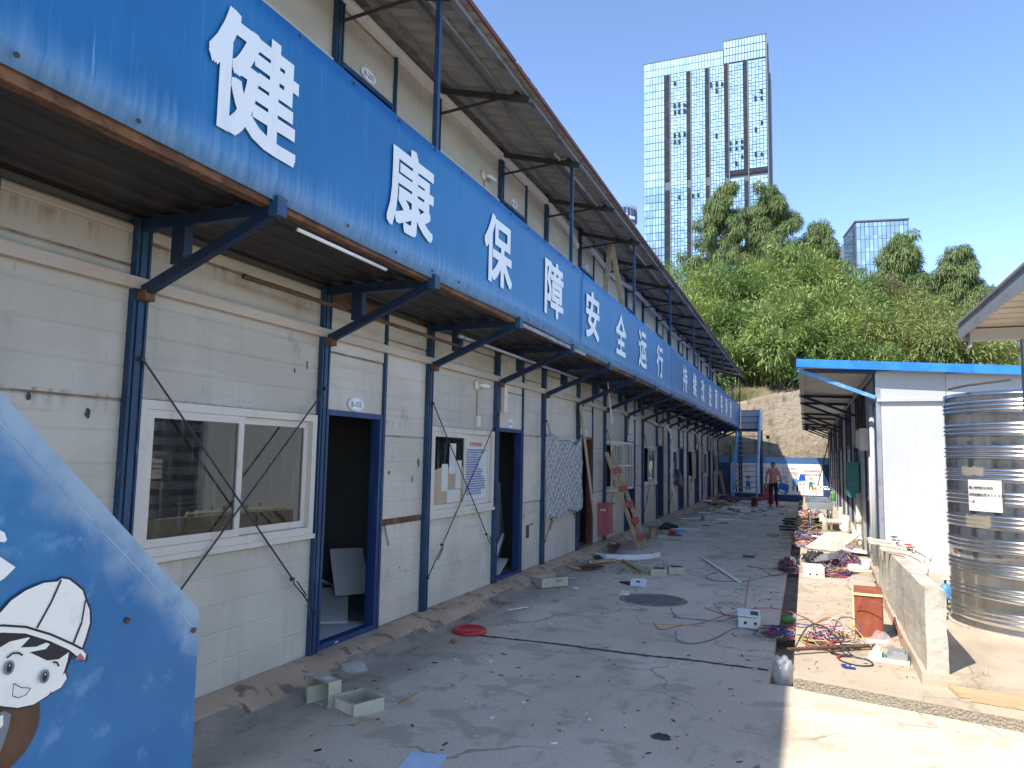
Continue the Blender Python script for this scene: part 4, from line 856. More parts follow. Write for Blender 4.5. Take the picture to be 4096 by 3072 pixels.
# posters in the window with papers (bay 2)
b2 = by(2)+.062
po = empty('poster', (FX-.03, b2+1.25, 1.06), 0, 'white canteen rules poster with red title inside the right window pane', 'poster')
cage('sheet', 'paper', po, lambda m: m.box(FX-.0225, FX-.020, b2+.88, b2+1.59, 1.065, 1.80))
text('title', '食堂管理制度', 'ink_red', po, T(FX-.0198, b2+1.235, 1.735) @ FX_M, .36, .05, .02, .001)
def lines(m):
    r = random.Random(2)
    for i in range(19):
        z = 1.655-.029*i; y = b2+.93+(.05 if i % 4 == 0 else 0); end = b2+r.uniform(1.3, 1.55)
        while y < end: wv = r.uniform(.016, .022); m.box(FX-.0198, FX-.019, y, y+wv, z, z+.018); y += wv+.005+(.012 if r.random() < .12 else 0)
cage('text_lines', 'ink_blue', po, lines)
tag(cage('cardboard_sheet', 'cardboard', None, lambda m: m.prism([(b2+.10, 1.06), (b2+.85, 1.06), (b2+.85, 1.47), (b2+.6, 1.45), (b2+.35, 1.475), (b2+.10, 1.43)], 0, FX+.0115, FX+.0125)), 'brown cardboard sheet filling the lower left window pane', 'cardboard')
for i, (y, z, w_, h, lab) in enumerate([(.47, 1.39, .16, .34, 'upper'), (.29, 1.20, .15, .30, 'left'), (.63, 1.22, .15, .32, 'right'), (.42, 1.07, .34, .14, 'lowest')]):
    tag(cage('paper_notice', 'paper', None, lambda m: m.box(FX+.013+.001*i, FX+.0135+.001*i, b2+y, b2+y+w_, z, z+h)), '%s white paper slip taped inside the cardboard backed pane' % lab, 'paper')
# quilt tied over the window of bay 4
def quilt():
    from mathutils import noise as nz
    t = empty('quilt', (FX+.05, by(4)+.9, .7), 0, 'grey stitched mattress pad hung over a window', 'quilt'); y0, y1, z0, z1 = by(4)-.02, by(5)+.06, .70, 1.90
    ny, nv = 40, 30; vs = []; P = {}
    def pt(u, v):
        z = z0+(z1-z0)*v + .05*math.sin(u*6)*(v-.2) + .03*math.sin(u*13) - .07*(1-v)*(1-u)**3 + (.09*max(0, u-.85)/.15)*v - .04*math.sin(math.pi*u)*v
        return (FX+.075+.018*nz.noise(Vector((u*5, v*4, 0)))+.014*math.sin(u*22)*math.sin(v*18+u*3)+.02*(1-v), y0+(y1-y0)*u, z)
    m = MB(); vs = [pt(i/ny, j/nv) for i in range(ny+1) for j in range(nv+1)]; n = len(vs)
    fs = [(i*(nv+1)+j, (i+1)*(nv+1)+j, (i+1)*(nv+1)+j+1, i*(nv+1)+j+1) for i in range(ny) for j in range(nv)]
    back = [(FX+.052, y, z) for x, y, z in vs]; ed = []
    for i in range(ny):
        for j in (0, nv): a = i*(nv+1)+j; b = a+nv+1; ed.append((a, b, n+b, n+a))
    for i in (0, ny):
        for j in range(nv): a = i*(nv+1)+j; ed.append((a, a+1, n+a+1, n+a))
    m.v = vs+back; m.f = fs+[tuple(n+q for q in reversed(f)) for f in fs]+ed; m.mi = [0]*len(m.f); m.build('pad', 'quilt', t, True)
    s = MB()
    for r in range(15):
        for q in range(9):
            u0 = (q+.5*(r % 2))/9.5; v0 = r/15.5; path = []
            for a in range(8):
                th = a/7*math.pi; u = u0+.10*(1-math.cos(th))/2; v = v0+.085*math.sin(th)
                if u < .99 and v < .98: p = pt(u, v); path.append((p[0]+.003, p[1], p[2]))
            if len(path) > 2: s.tube(path, .006, 3, 0, False)
    s.build('stitching', 'quilt_thread', t)
quilt()
# security grille on bay 6
def grille():
    y0, y1, z0, z1, x = by(6)+.02, by(7)+.17, .93, 1.93, FX+.16
    t = empty('security_grille', (x, y0, z0), 0, 'cream steel security grille over the window behind the ladder', 'window grille')
    fr = MB(); frame_ring(fr, y0, y1, z0, z1, .035, x-.02, x); fr.box(x-.02, x, y0, y1, 1.42, 1.45)
    for zz in (z0+.02, z1-.02):
        for yy in (y0+.02, y1-.02): fr.bar((x, yy, zz), (FX, yy, zz), .03)
    fr.build('frame', 'plastic_cream', t)
    bm_ = MB().box(-.006, .006, -.009, .009, 0, z1-z0-.06).mesh('bar', 'plastic_cream')
    for i in range(15): ob('bar', bm_, t, T(x+.004, y0+.09+i*(y1-y0-.16)/14, z0+.03))
grille()
# things at the far windows
tag(jitter(cage('curtain', 'cardboard', None, lambda m: m.prism([(by(12)+.55, 1.86), (by(12)+1.55, 1.82), (by(12)+1.6, 1.0), (by(12)+1.2, .88), (by(12)+.7, .80), (by(12)+.75, 1.2), (by(12)+.65, 1.6)], 0, FX+.06, FX+.075)), .03, 4), 'torn brown curtain hanging out of a far barracks window', 'curtain')
tag(jitter(cage('cloth_bag', 'wire_purple', None, lambda m: m.prism([(by(10)+1.0, 1.28), (by(10)+1.25, 1.22), (by(10)+1.65, .88), (by(10)+1.5, .72), (by(10)+1.05, .82)], 0, FX+.06, FX+.16)), .04, 3), 'dark purple cloth bag hanging below a broken window', 'bag')
tag(jitter(cage('curtain', 'paper', None, lambda m: m.prism([(by(10)+.55, 1.78), (by(10)+1.0, 1.8), (by(10)+1.1, 1.1), (by(10)+.7, .98)], 0, FX-.04, FX-.02)), .03, 4), 'pale torn sheet inside the broken barracks window', 'curtain')
# debris inside the two near doorways
def rubb(y0, items, lab):
    for i, (x, y, z, sx, sy, sz, ax, az, mt, nm) in enumerate(items):
        o = ob(nm, MB().box(-sx/2, sx/2, -sy/2, sy/2, -sz/2, sz/2).mesh(nm, mt), None, T(x, y, z) @ RZ(az) @ RX(ax)); tag(o, lab[i], 'board' if 'board' in nm else nm.replace('_', ' '))
rubb(0, [(-4.15, 5.55, .02, .8, .75, .012, .0, .2, 'paper', 'ceiling_board'), (-4.5, 6.0, .12, .7, .8, .02, .22, .6, 'paper', 'ceiling_board'), (-4.9, 6.3, .28, .6, .6, .02, -.35, .2, 'paper', 'ceiling_board'), (-4.35, 6.4, .4, .35, .5, .02, 1.0, .9, 'paper', 'ceiling_board')],
     ['pale ceiling board flat on the floor just inside door B-103', 'pale ceiling board tilted on the pile inside door B-103', 'pale ceiling board sloping backwards inside door B-103', 'small pale board standing on edge inside door B-103'])
rubb(0, [(-4.12, 9.75, .62, .02, .72, .95, .62, .25, 'paper', 'ceiling_board'), (-3.98, 9.25, .10, .3, .7, .02, .16, .2, 'paper', 'ceiling_board'), (-4.0, 9.4, .25, .03, .8, .06, .6, .1, 'plastic_white', 'trim_strip')],
     ['grey board leaning diagonally inside door B-105', 'thin board lying on the sill of door B-105', 'white strip slanting inside door B-105'])
tb = empty('table', (-5.1, 6.2, 0), 0, 'dark wooden table in the gloom behind door B-103', 'table')
cage('table_top', 'wood', tb, lambda m: m.box(-5.9, -5.1, 5.7, 6.6, .70, .74))
for sx in (-5.85, -5.15):
    for sy in (5.75, 6.55): cage('leg', 'wood', tb, lambda m: m.box(sx-.03, sx+.03, sy-.03, sy+.03, .005, .70))
# ---------------------------------------------------------------- near staircase panel with the helmeted worker print
def near_stair():
    PX = -1.70; sl = .95
    t = empty('near_staircase', (PX, 1.6, G0), 0, 'blue printed side panel of the near staircase with a cartoon worker', 'staircase')
    ye, yt = 1.725, -1.5; zt = 1.13; 
    poly = [(ye, zt), (ye+.012, .22), (yt, .22+sl*(ye-yt)), (yt, zt+sl*(ye-yt))]
    pn = cage('side_panel', 'banner_near', t, lambda m: m.prism(poly, 0, PX-.03, PX))
    n = Vector((0, sl, 1)).normalized()
    cage('hem', 'banner_fade', pn, lambda m: m.prism([(ye-.004, zt-.062), (yt, zt+sl*(ye-yt)-.062), (yt, zt+sl*(ye-yt)-.065), (ye-.004, zt-.065)], 0, PX+.0005, PX+.0012))
    for y, z in ((1.705, 1.075), (1.47, 1.15), (1.715, .5)):
        cage('bolt', 'rust', pn, lambda m: m.tube([(PX, y, z), (PX+.006, y, z), (PX+.009, y, z)], [.008, .008, .003], 10), True)
    L = [0]
    def shp(name, pts, mtl):
        L[0] += 1; x = PX+.0008+.0006*L[0]; cage(name, mtl, pn, lambda m: m.prism(pts, 0, x-.0005, x))
    sc = lambda pts, k, c: [(c[0]+(y-c[0])*k, c[1]+(z-c[1])*k) for y, z in pts]
    shp('printed_stripe', [(1.241, .957), (1.411, .793), (1.334, .79), (1.10, 1.02), (1.10, 1.07)], 'ink_navy') if False else None
    braid = [(1.10, 1.03), (1.164, 1.019), (1.24, 1.012), (1.246, .98), (1.243, .95), (1.232, .925), (1.215, .90), (1.197, .887), (1.172, .87), (1.14, .86), (1.15, .92), (1.12, .95)]
    shp('printed_braid', braid, 'hair_brown')
    helmet = [(1.08, 1.20), (1.10, 1.215), (1.131, 1.237), (1.151, 1.258), (1.183, 1.275), (1.225, 1.286), (1.26, 1.284), (1.27, 1.290), (1.29, 1.284), (1.31, 1.268), (1.329, 1.251), (1.338, 1.228), (1.352, 1.20), (1.356, 1.167), (1.347, 1.133), (1.338, 1.107), (1.352, 1.09), (1.35, 1.077), (1.338, 1.082), (1.305, 1.112), (1.253, 1.145), (1.191, 1.176), (1.135, 1.19), (1.08, 1.19)]
    face_c = (1.215, 1.075)
    face = [(1.09, 1.15), (1.12, 1.165), (1.20, 1.165), (1.26, 1.135), (1.306, 1.109), (1.303, 1.085), (1.296, 1.062), (1.282, 1.037), (1.26, 1.017), (1.225, 1.006), (1.187, 1.010), (1.15, 1.025), (1.12, 1.045), (1.09, 1.08)]
    ear = [(1.274, 1.042), (1.288, 1.054), (1.300, 1.058), (1.306, 1.044), (1.292, 1.026), (1.268, 1.020)]
    hair = [(1.09, 1.19), (1.20, 1.185), (1.27, 1.15), (1.318, 1.115), (1.316, 1.095), (1.30, 1.06), (1.292, 1.045), (1.29, 1.06), (1.297, 1.085), (1.296, 1.10), (1.27, 1.093), (1.24, 1.105), (1.205, 1.13), (1.24, 1.13), (1.258, 1.145), (1.215, 1.138), (1.186, 1.147), (1.207, 1.165), (1.17, 1.17), (1.13, 1.155), (1.09, 1.13)]
    shp('printed_hair', sc(hair, 1.03, (1.2, 1.12)), 'ink'); shp('printed_outline', sc(face, 1.06, face_c), 'ink'); shp('printed_ear', sc(ear, 1.2, (1.288, 1.04)), 'ink'); shp('printed_ear', ear, 'white_print')
    shp('printed_face', face, 'white_print'); shp('printed_fringe', [(1.09, 1.19), (1.20, 1.185), (1.27, 1.15), (1.318, 1.115), (1.308, 1.108), (1.28, 1.096), (1.25, 1.10), (1.205, 1.13), (1.245, 1.128), (1.262, 1.146), (1.22, 1.139), (1.183, 1.146), (1.207, 1.166), (1.17, 1.171), (1.13, 1.155), (1.09, 1.13)], 'ink')
    shp('printed_outline', sc(helmet, 1.045, (1.22, 1.19)), 'ink')
    shp('printed_helmet', helmet, 'white_print')
    shp('printed_brim_shade', [(1.321, 1.085), (1.335, 1.098), (1.35, 1.079)], 'ink_pink')
    def line(pts, wd):
        L[0] += 1; x = PX+.0008+.0006*L[0]; cage('printed_line', 'ink', pn, lambda m: [m.bar((x, a[0], a[1]), (x, b[0], b[1]), .0006, wd) for a, b in zip(pts, pts[1:])])
    line([(1.08, 1.204), (1.134, 1.206), (1.19, 1.191), (1.252, 1.161), (1.313, 1.124), (1.338, 1.107)], .005)
    line([(1.268, 1.287), (1.246, 1.236), (1.216, 1.183)], .0045); line([(1.337, 1.226), (1.331, 1.172), (1.313, 1.126)], .0045)
    line([(1.150, 1.131), (1.162, 1.138), (1.176, 1.136), (1.186, 1.128)], .004); line([(1.262, 1.094), (1.272, 1.091), (1.278, 1.08)], .004)
    for cy, cz in ((1.156, 1.108), (1.242, 1.066)):
        el = lambda ry, rz_: [(cy+ry*math.cos(a*math.pi/8), cz+rz_*math.sin(a*math.pi/8)) for a in range(16)]
        shp('printed_eye', el(.012, .016), 'ink_grey'); shp('printed_pupil', el(.006, .011), 'ink'); shp('printed_glint', [(cy-.002, cz+.004), (cy+.002, cz+.003), (cy, cz+.008)], 'white_print')
    line([(1.167, 1.071), (1.185, 1.057), (1.208, 1.049), (1.198, 1.037), (1.181, 1.035), (1.166, 1.044), (1.167, 1.071)], .0018)
    shp('printed_collar', [(1.08, 1.01), (1.15, 1.016), (1.166, 1.004), (1.164, .976), (1.15, .93), (1.08, .90)], 'ink_grey'); shp('printed_collar', [(1.08, 1.0), (1.148, 1.008), (1.15, .985), (1.08, .94)], 'white_print')
    shp('printed_character', [(1.09, 1.43), (1.116, 1.415), (1.123, 1.398), (1.118, 1.393), (1.09, 1.40)], 'letter'); shp('printed_character', [(1.08, 1.385), (1.122, 1.353), (1.147, 1.334), (1.125, 1.313), (1.08, 1.29)], 'letter')
    for xs in (PX-.06, -2.6):
        cage('stringer', 'bracket_blue', t, lambda m: m.prism([(ye+.1, .02), (ye+.1, .22), (yt, .22+sl*(ye-yt)), (yt, .02+sl*(ye-yt))], 0, xs-.02, xs+.02))
    tr = MB().box(-2.57, -1.79, -.12, .12, -.015, .015).mesh('tread', 'galv')
    for i in range(13): ob('tread', tr, t, T(0, ye-.1-.24*i, .1+.23*i))
near_stair()
# ---------------------------------------------------------------- far staircase
def far_stair():
    t = empty('far_staircase', (-2.3, 32.8, gz(32)), 0, 'blue open steel staircase at the far end of the yard', 'staircase')
    y0, y1, z0, z1 = 31.5, 34.6, gz(31.5)+.12, 3.0; xl, xr = -2.80, -1.88; sl = (z1-z0)/(y1-y0)
    for x in (xl, xr):
        cage('stringer', 'bracket_blue', t, lambda m: m.prism([(y0-.05, z0-.14), (y0-.05, z0+.06), (y1, z1+.06), (y1, z1-.14)], 0, x-.02, x+.02))
        cage('side_panel', 'stair_pale', t, lambda m: m.prism([(y0, z0+.18), (y0, z0+.95), (y1, z1+.92), (y1+1.3, z1+.92), (y1+1.3, z1+.1), (y1, z1+.1)], 0, x+(.03 if x > -2 else -.05), x+(.05 if x > -2 else -.03)))
        cage('handrail', 'bracket_blue', t, lambda m: (m.tube([(x, y0, z0+1.0), (x, y1, z1+.97), (x, y1+1.3, z1+.97)], .03, 8), m.bar((x, y0, z0), (x, y0, z0+1.0), .05)))
        cage('leg', 'blue_steel', t, lambda m: (m.bar((x, y1+.1, gz(35)), (x, y1+.1, z1), .08), m.bar((x, y1+1.25, gz(36)), (x, y1+1.25, z1), .08)))
    tr = MB().box(xl+.02, xr-.02, -.12, .12, -.014, .014).mesh('tread', 'galv_dark')
    for i in range(14): ob('tread', tr, t, T(0, y0+.1+(y1-y0)*i/14, z0+.1+(z1-z0)*i/14))
    cage('landing', 'deck_steel', t, lambda m: m.box(xl-1.0, xr+.02, y1, y1+1.3, z1-.08, z1))
    sh = MB(); 
    for q in range(3): sh.box(xl, xr, y1+1.27, y1+1.29, z1+.06+q*.29, z1+.05+q*.29+.27)
    sh.build('landing_panel', 'galv', t)
    for q in range(4): cage('panel_rail', 'navy_steel', t, lambda m: m.box(xl, xr, y1+1.24, y1+1.27, z1+.03+q*.29, z1+.06+q*.29))
    jitter(cage('footing', 'concrete_old', t, lambda m: m.box(xl-.1, xr+.1, y0-.35, y0+.3, gz(31)-.05, z0-.15+.06)), .02, 2)
far_stair()
# ================================================================ white hut on the right
HX, HY0, HY1 = 1.0, 12.0, 36.0
hut = empty('white_hut', (HX, HY0, PZ), 0, 'white panel hut with blue roof edge and bracketed canopy on the right', 'building')
HR = lambda x: 3.03 - .066*(x+.08)
VP_ = {}
def vpanel(x0, x1, z0, z1, y):
    """front wall panel with upright micro-ribs"""
    pr = [(x0, 0)]; x = x0+.115
    while x < x1-.04: pr += [(x-.008, 0), (x-.003, .0015), (x+.003, .0015), (x+.008, 0)]; x += .115
    pr += [(x1-.008, 0), (x1, .006), (x1, .05), (x0, .05)]
    return cage('wall_panel', 'hut_white', hut, lambda m: m.prism([(a, y+b) for a, b in pr], 2, z0, z1))
for i in range(5):
    a = HX+.05+.85*i; vpanel(a+.003, a+.847, PZ, 2.52, HY0); 
vpanel(HX+.05, HX+.9, 2.525, 2.955, HY0-.004); vpanel(HX+.904, HX+4.3, 2.525, 2.90, HY0-.002)
cage('corner_trim', 'galv', hut, lambda m: (m.box(HX-.012, HX+.048, HY0-.012, HY0+.004, PZ, 2.96), m.box(HX-.014, HX, HY0-.01, HY0+.07, PZ, 2.96)))
cage('downpipe', 'hut_white', hut, lambda m: (m.tube([(HX-.05, HY0+.35, 2.5), (HX-.05, HY0+.35, PZ)], .035, 10), m.tube([(HX-.05, HY0+.75, 1.75), (HX-.05, HY0+.75, PZ)], .03, 10)), True)
cage('ledge', 'hut_white', hut, lambda m: (m.box(HX-.0, HX+.88, HY0-.05, HY0-.006, 2.50, 2.54), m.tube([(HX+.88, HY0-.02, 2.56), (HX+.90, HY0-.03, 2.48), (HX+.91, HY0-.03, 2.3), (HX+.91, HY0-.03, PZ)], .02, 8)))
cage('back_wall', 'hut_side', hut, lambda m: (m.box(HX+4.31, HX+4.36, HY0, HY1, PZ, 2.65), m.box(HX, HX+4.36, HY1, HY1+.05, PZ, 2.65)))
hp = [12.1, 14.2, 16.5, 18.55, 20.6, 22.75, 24.9, 27.0, 29.2, 31.4, 33.6, 35.9]
for y in hp: cage('post', 'navy_steel', hut, lambda m: m.box(HX-.035, HX+.01, y-.035, y+.035, PZ, 2.95))
LOU = MB().bar((-.02, 0, 0), (.03, 0, .055), 1, .006, 0, (0, 0, 1)).mesh('louvre_blade', 'louver')
rp2 = random.Random(8)
HPM = {}
def side_panel(y0, y1, z0, z1):
    key = (round(y1-y0, 3), round(z1-z0, 3))
    if key not in HPM:
        wd, h = key; m = MB(); pr = [(.05, 0), (0, 0)]; z = .24
        while z < h-.06: pr += [(0, z-.01), (.007, z-.003), (.007, z+.003), (0, z+.01)]; z += .24
        pr += [(0, h-.01), (.006, h), (.05, h)]; m.prism([(x, z) for x, z in pr], 1, 0, wd); HPM[key] = m.mesh('wall_panel', 'hut_side')
    ob('wall_panel', HPM[key], hut, T(HX+rp2.uniform(-.004, .004), y0, z0))
for i, (a, b) in enumerate(zip(hp, hp[1:])):
    a += .04; b -= .04
    if i % 2 == 1:
        for c0, c1 in ((PZ, .94), (.95, 1.92)): side_panel(a, b, c0, c1)
        lv = cage('louvre', 'louver', hut, lambda m: (frame_ring(m, a, b, 1.94, 2.92, .05, HX-.02, HX+.03), m.box(HX-.015, HX+.0, (a+b)/2-.02, (a+b)/2+.02, 1.99, 2.87), m.box(HX+.028, HX+.034, a, b, 1.94, 2.92)))
        for q in range(14): ob('louvre_blade', LOU, lv, T(HX, a+(b-a)/2, 1.995+q*.062) @ RZ(0) @ Matrix.Diagonal((1, b-a-.1, 1, 1)))
    else:
        side_panel(a, b, 1.99, 2.93); side_panel(a+.95, b, PZ, .94); side_panel(a+.95, b, .95, 1.98)
        d = cage('door', 'door_blue' if i % 4 else 'hut_side', hut, lambda m: (frame_ring(m, a, a+.94, PZ, 1.98, .05, HX-.02, HX+.05), m.box(HX+.01, HX+.03, a+.05, a+.89, PZ+.05, 1.93), m.box(HX-.004, HX+.01, a+.15, a+.79, 1.2, 1.8)))
        cage('handle', 'galv', d, lambda m: m.box(HX-.05, HX+.0, a+.8, a+.84, .95, 1.1))
def hut_sheet():
    ys = []; y = 0
    for i in range(5): ys += [(y, 0), (y+.13, 0), (y+.145, .02), (y+.17, .02), (y+.182, 0)]; y += .182
    m = MB(); n = len(ys); x0, x1 = -.08, 5.6
    for q, off in ((0, 0), (1, .05)):
        m.add([(x0, a, HR(x0)+b*(1-2*(q == 0))+off) for a, b in ys]+[(x1, a, HR(x1)+b*(1-2*(q == 0))+off) for a, b in ys], [(i, i+1, n+i+1, n+i) for i in range(n-1)], q)
    m.box(x0-.004, x0+.006, 0, .91, HR(x0)-.02, HR(x0)+.07, 1)
    return m.mesh('roof_sheet', ['hut_roof_under', 'roof_blue'], fix=False)
HS = hut_sheet()
for i in range(27): ob('roof_sheet', HS, hut, T(0, 11.86+i*.91, .045))
for x0, x1 in ((-.10, 2.20), (2.203, 5.6)): cage('fascia', 'roof_blue', hut, lambda m: m.prism([(x0, HR(x0)-.0), (x1, HR(x1)-.0), (x1, HR(x1)+.125), (x0, HR(x0)+.125)], 1, 11.80, 11.85))
for i, y in enumerate((12.0, 16.7, 18.85, 23.2, 25.5, 29.8, 32.1, 34.3)):
    mt = 'bracket_blue' if i == 0 else 'navy_steel'
    b = cage('canopy_beam', 'navy_steel', hut, lambda m: m.bar((HX, y, HR(.9)-.02), (-.10, y, HR(-.1)-.035), .05, .06))
    cage('brace', mt, b, lambda m: m.bar((HX-.02, y-.035, 2.56), (-.08, y-.035, HR(-.1)-.03), .035, .055))
cage('eave_strip', 'galv', hut, lambda m: m.box(-.075, .0, 11.9, 36, HR(-.05)-.028, HR(-.05)-.002)) 
cage('wall_plate', 'hut_side', hut, lambda m: m.box(HX-.06, HX-.036, 12.15, 35.9, 2.90, 2.97))
tag(cage('fallen_bar', 'dark_steel', None, lambda m: m.tube([(.93, 33.0, 2.5), (.42, 31.0, .62)], .02, 6)), 'thin dark bar leaning from the hut canopy down to the sink', 'bar')
# boxes and pipes on the hut wall
gb = empty('distribution_box', (HX-.115, 16.3, .92), 0, 'green steel distribution box on the side wall of the white hut', 'electrical box')
cage('body', 'green_box', gb, lambda m: m.box(.79, .96, 15.85, 16.85, .93, 1.58)); cage('door', 'green_box', gb, lambda m: (m.box(.775, .789, 15.83, 16.87, .92, 1.59), m.bar((.76, 15.95, 1.2), (.76, 15.95, 1.3), .02)))
jitter(cage('loose_flap', 'green_box', gb, lambda m: m.box(.77, .97, 15.82, 15.838, .915, 1.60)), .006, 3)
wh = empty('meter_box', (.93, 13.2, 1.78), 0, 'cream plastic meter box high on the hut side wall', 'meter box')
cage('body', 'plastic_cream', wh, lambda m: m.box(.84, .97, 13.3, 13.75, 1.80, 2.16)); cage('cover', 'plastic_beige', wh, lambda m: m.box(.79, .838, 13.32, 13.73, 1.84, 2.12))
def pipe(name, pts, r, mtl, label, cat='pipe'):
    def f(m):
        m.tube(pts, r, 10)
        for p, q in zip(pts[1:-1], pts[2:]):
            p = Vector(p); d = (Vector(q)-p).normalized(); m.tube([p-d*r*1.4, p+d*r*1.4], r*1.22, 10)
    return tag(cage(name, mtl, None, f, True), label, cat)
pipe('drain_pipe', [(.93, 15.6, 1.0), (.93, 15.6, .5), (.93, 15.6, .14), (.9, 15.3, .06)], .05, 'pipe_pvc', 'thick cream drain pipe below the green box', 'pipe')
pipe('conduit', [(.95, 12.75, 2.45), (.95, 12.75, 2.0), (.96, 12.6, 1.45)], .018, 'conduit', 'thin rusty conduit running down the hut wall from the meter box', 'pipe')
tag(cage('plastic_sheet', 'film_haze', None, lambda m: m.prism([(12.9, 1.42), (13.1, 1.05), (13.55, .95), (13.2, 1.02), (12.85, .98)], 0, .93, .95)), 'grey torn plastic sheet hanging on the hut wall', 'plastic sheet')
# ---------------------------------------------------------------- steel water tank
TC = (2.095, 8.5)
tank = empty('water_tank', (TC[0], TC[1], SLZ), 0, 'tall ribbed stainless steel water tank beside the white hut', 'water tank')
prof = [(.76, 0), (.785, .02), (.785, .05), (.77, .07)]; z = .10
while z < 2.05:
    for q in range(3): prof += [(.770, z), (.776, z+.008), (.784, z+.018), (.776, z+.028), (.770, z+.036)]; z += .04
    prof += [(.770, z+.01), (.772, z+.045), (.770, z+.08)]; z += .095
prof += [(.77, 2.18), (.765, 2.205), (.745, 2.215), (.5, 2.235), (.22, 2.25), (.2, 2.25)]
cage('shell', 'tank_steel', tank, lambda m: m.lathe(prof, 96, (TC[0], TC[1], SLZ)), True)
cage('lid', 'stainless', tank, lambda m: m.lathe([(.24, 2.245), (.24, 2.28), (.20, 2.295), (.001, 2.30)], 32, (TC[0], TC[1], SLZ)), True)
jitter(cage('base_ring', 'concrete_old', tank, lambda m: m.lathe([(.80, -.0), (.80, .03), (.7, .035)], 48, (TC[0], TC[1], SLZ-.005))), .006, 1)
def tank_notice():
    t = empty('tank_notice', (1.5, 8.0, 1.2), 0, 'white paper notice about water use taped on the steel tank', 'notice')
    a0, a1, z0, z1, R = math.radians(213), math.radians(236), 1.17, 1.46, .793
    m = MB(); n = 10
    m.add([(TC[0]+R*math.cos(a0+(a1-a0)*i/n), TC[1]+R*math.sin(a0+(a1-a0)*i/n), zz) for zz in (z0, z1) for i in range(n+1)], [(i, i+1, n+2+i, n+1+i) for i in range(n)])
    m.add([(TC[0]+(R-.002)*math.cos(a0+(a1-a0)*i/n), TC[1]+(R-.002)*math.sin(a0+(a1-a0)*i/n), zz) for zz in (z0, z1) for i in range(n+1)], [(n+1+i, n+2+i, i+1, i) for i in range(n)])
    m.build('sheet', 'paper', t)
    for row, s in enumerate(['禁止使用的水洗衣', '抓到拍照处罚¥500元', '一次']):
        for i, ch in enumerate(s):
            a = a0+math.radians(1.8)+math.radians(2.15)*i; M = T(TC[0]+(R+.001)*math.cos(a), TC[1]+(R+.001)*math.sin(a), z1-.075-.065*row) @ RZ(a+math.pi/2) @ FY_M
            text('lettering', ch, 'ink', t, M, None, None, .012, .001, em=.033)
tank_notice()
for a0_, a1_, z0_, z1_, lab in ((3.66, 3.98, 1.02, 1.13, 'yellowed tape scrap under the notice on the tank'), (3.62, 3.92, 1.50, 1.58, 'yellowed tape scrap above the notice on the tank')):
    tag(cage('tape_scrap', 'tape', None, lambda m: m.add([(TC[0]+.790*math.cos(a), TC[1]+.790*math.sin(a), zz+.01*math.sin(a*40)) for zz in (z0_, z1_) for a in np.linspace(a0_, a1_, 6)], [(i, i+1, 7+i, 6+i) for i in range(5)])), lab, 'tape')
# ---------------------------------------------------------------- low concrete wall with tap pipes
lw = cage('low_wall', 'concrete_old', None, lambda m: m.add([(.805, 6.36, -.04), (.955, 6.36, SLZ-.03), (.97, 10.5, SLZ-.03), (.83, 10.5, -.06), (.815, 6.37, .665), (.955, 6.37, .655), (.955, 10.45, .60), (.84, 10.45, .60)], [(3, 2, 1, 0), (4, 5, 6, 7), (0, 1, 5, 4), (1, 2, 6, 5), (2, 3, 7, 6), (3, 0, 4, 7)]))
jitter(lw, .010, 14); tag(lw, 'low stained concrete wall with tap pipes on top', 'wall')
pipe('tap_pipe', [(.72, 10.05, .50), (.72, 10.05, .66), (.95, 9.72, .66), (1.02, 9.45, .66), (1.12, 9.0, .66), (1.14, 8.5, .66), (1.10, 8.45, .55), (1.10, 8.45, SLZ)], .022, 'pipe_pvc', 'cream tap pipe crossing the low wall top, farthest of the three', 'pipe')
pipe('tap_pipe', [(.70, 9.72, .52), (.70, 9.72, .655), (.93, 9.42, .655), (.98, 9.08, .66)], .018, 'pipe_pvc', 'short cream tap pipe across the low wall top, middle of the three', 'pipe')
pipe('tap_pipe', [(.77, 9.0, .52), (.77, 9.0, .66), (.98, 8.66, .665), (1.04, 8.22, .66), (1.05, 8.15, .55), (1.05, 8.15, SLZ)], .022, 'pipe_pvc', 'cream tap pipe over the low wall, nearest of the three, with elbow', 'pipe')
pipe('tap_pipe', [(.79, 9.45, .54), (.79, 9.45, .662), (1.0, 9.05, .665), (1.05, 8.9, .66)], .016, 'pipe_pvc', 'thin cream pipe between the tap pipes on the low wall', 'pipe')
for i, (x, y, z, mt, lab) in enumerate([(.95, 9.74, .70, 'rust', 'brown tap handle, farthest on the low wall pipes'), (.95, 9.42, .69, 'stainless', 'steel tap handle on the low wall pipes'), (1.0, 8.9, .70, 'plastic_red', 'red tap handle nearer the pipe elbows'), (1.0, 8.66, .70, 'plastic_red', 'red tap handle nearest the camera')]):
    t = empty('tap', (x, y, z-.03), 0, lab, 'tap')
    cage('valve', 'stainless', t, lambda m: m.tube([(x, y, z-.035), (x, y, z+.02), (x, y, z+.03)], [.018, .016, .008], 8), True); cage('handle', mt, t, lambda m: (m.bar((x-.035, y, z+.035), (x+.035, y+.01, z+.035), .012), m.bar((x, y-.035, z+.035), (x, y+.035, z+.035), .012)))
vv = empty('water_meter', (1.40, 9.35, SLZ), 0, 'small blue water valve at the foot of the tank', 'valve')
cage('body', 'bracket_blue', vv, lambda m: (m.lathe([(.001, 0), (.05, .0), (.06, .05), (.06, .11), (.05, .15), (.02, .17), (.001, .18)], 16, (1.40, 9.35, .12)), m.tube([(1.28, 9.38, .16), (1.55, 9.3, .16)], .028, 10)), True)
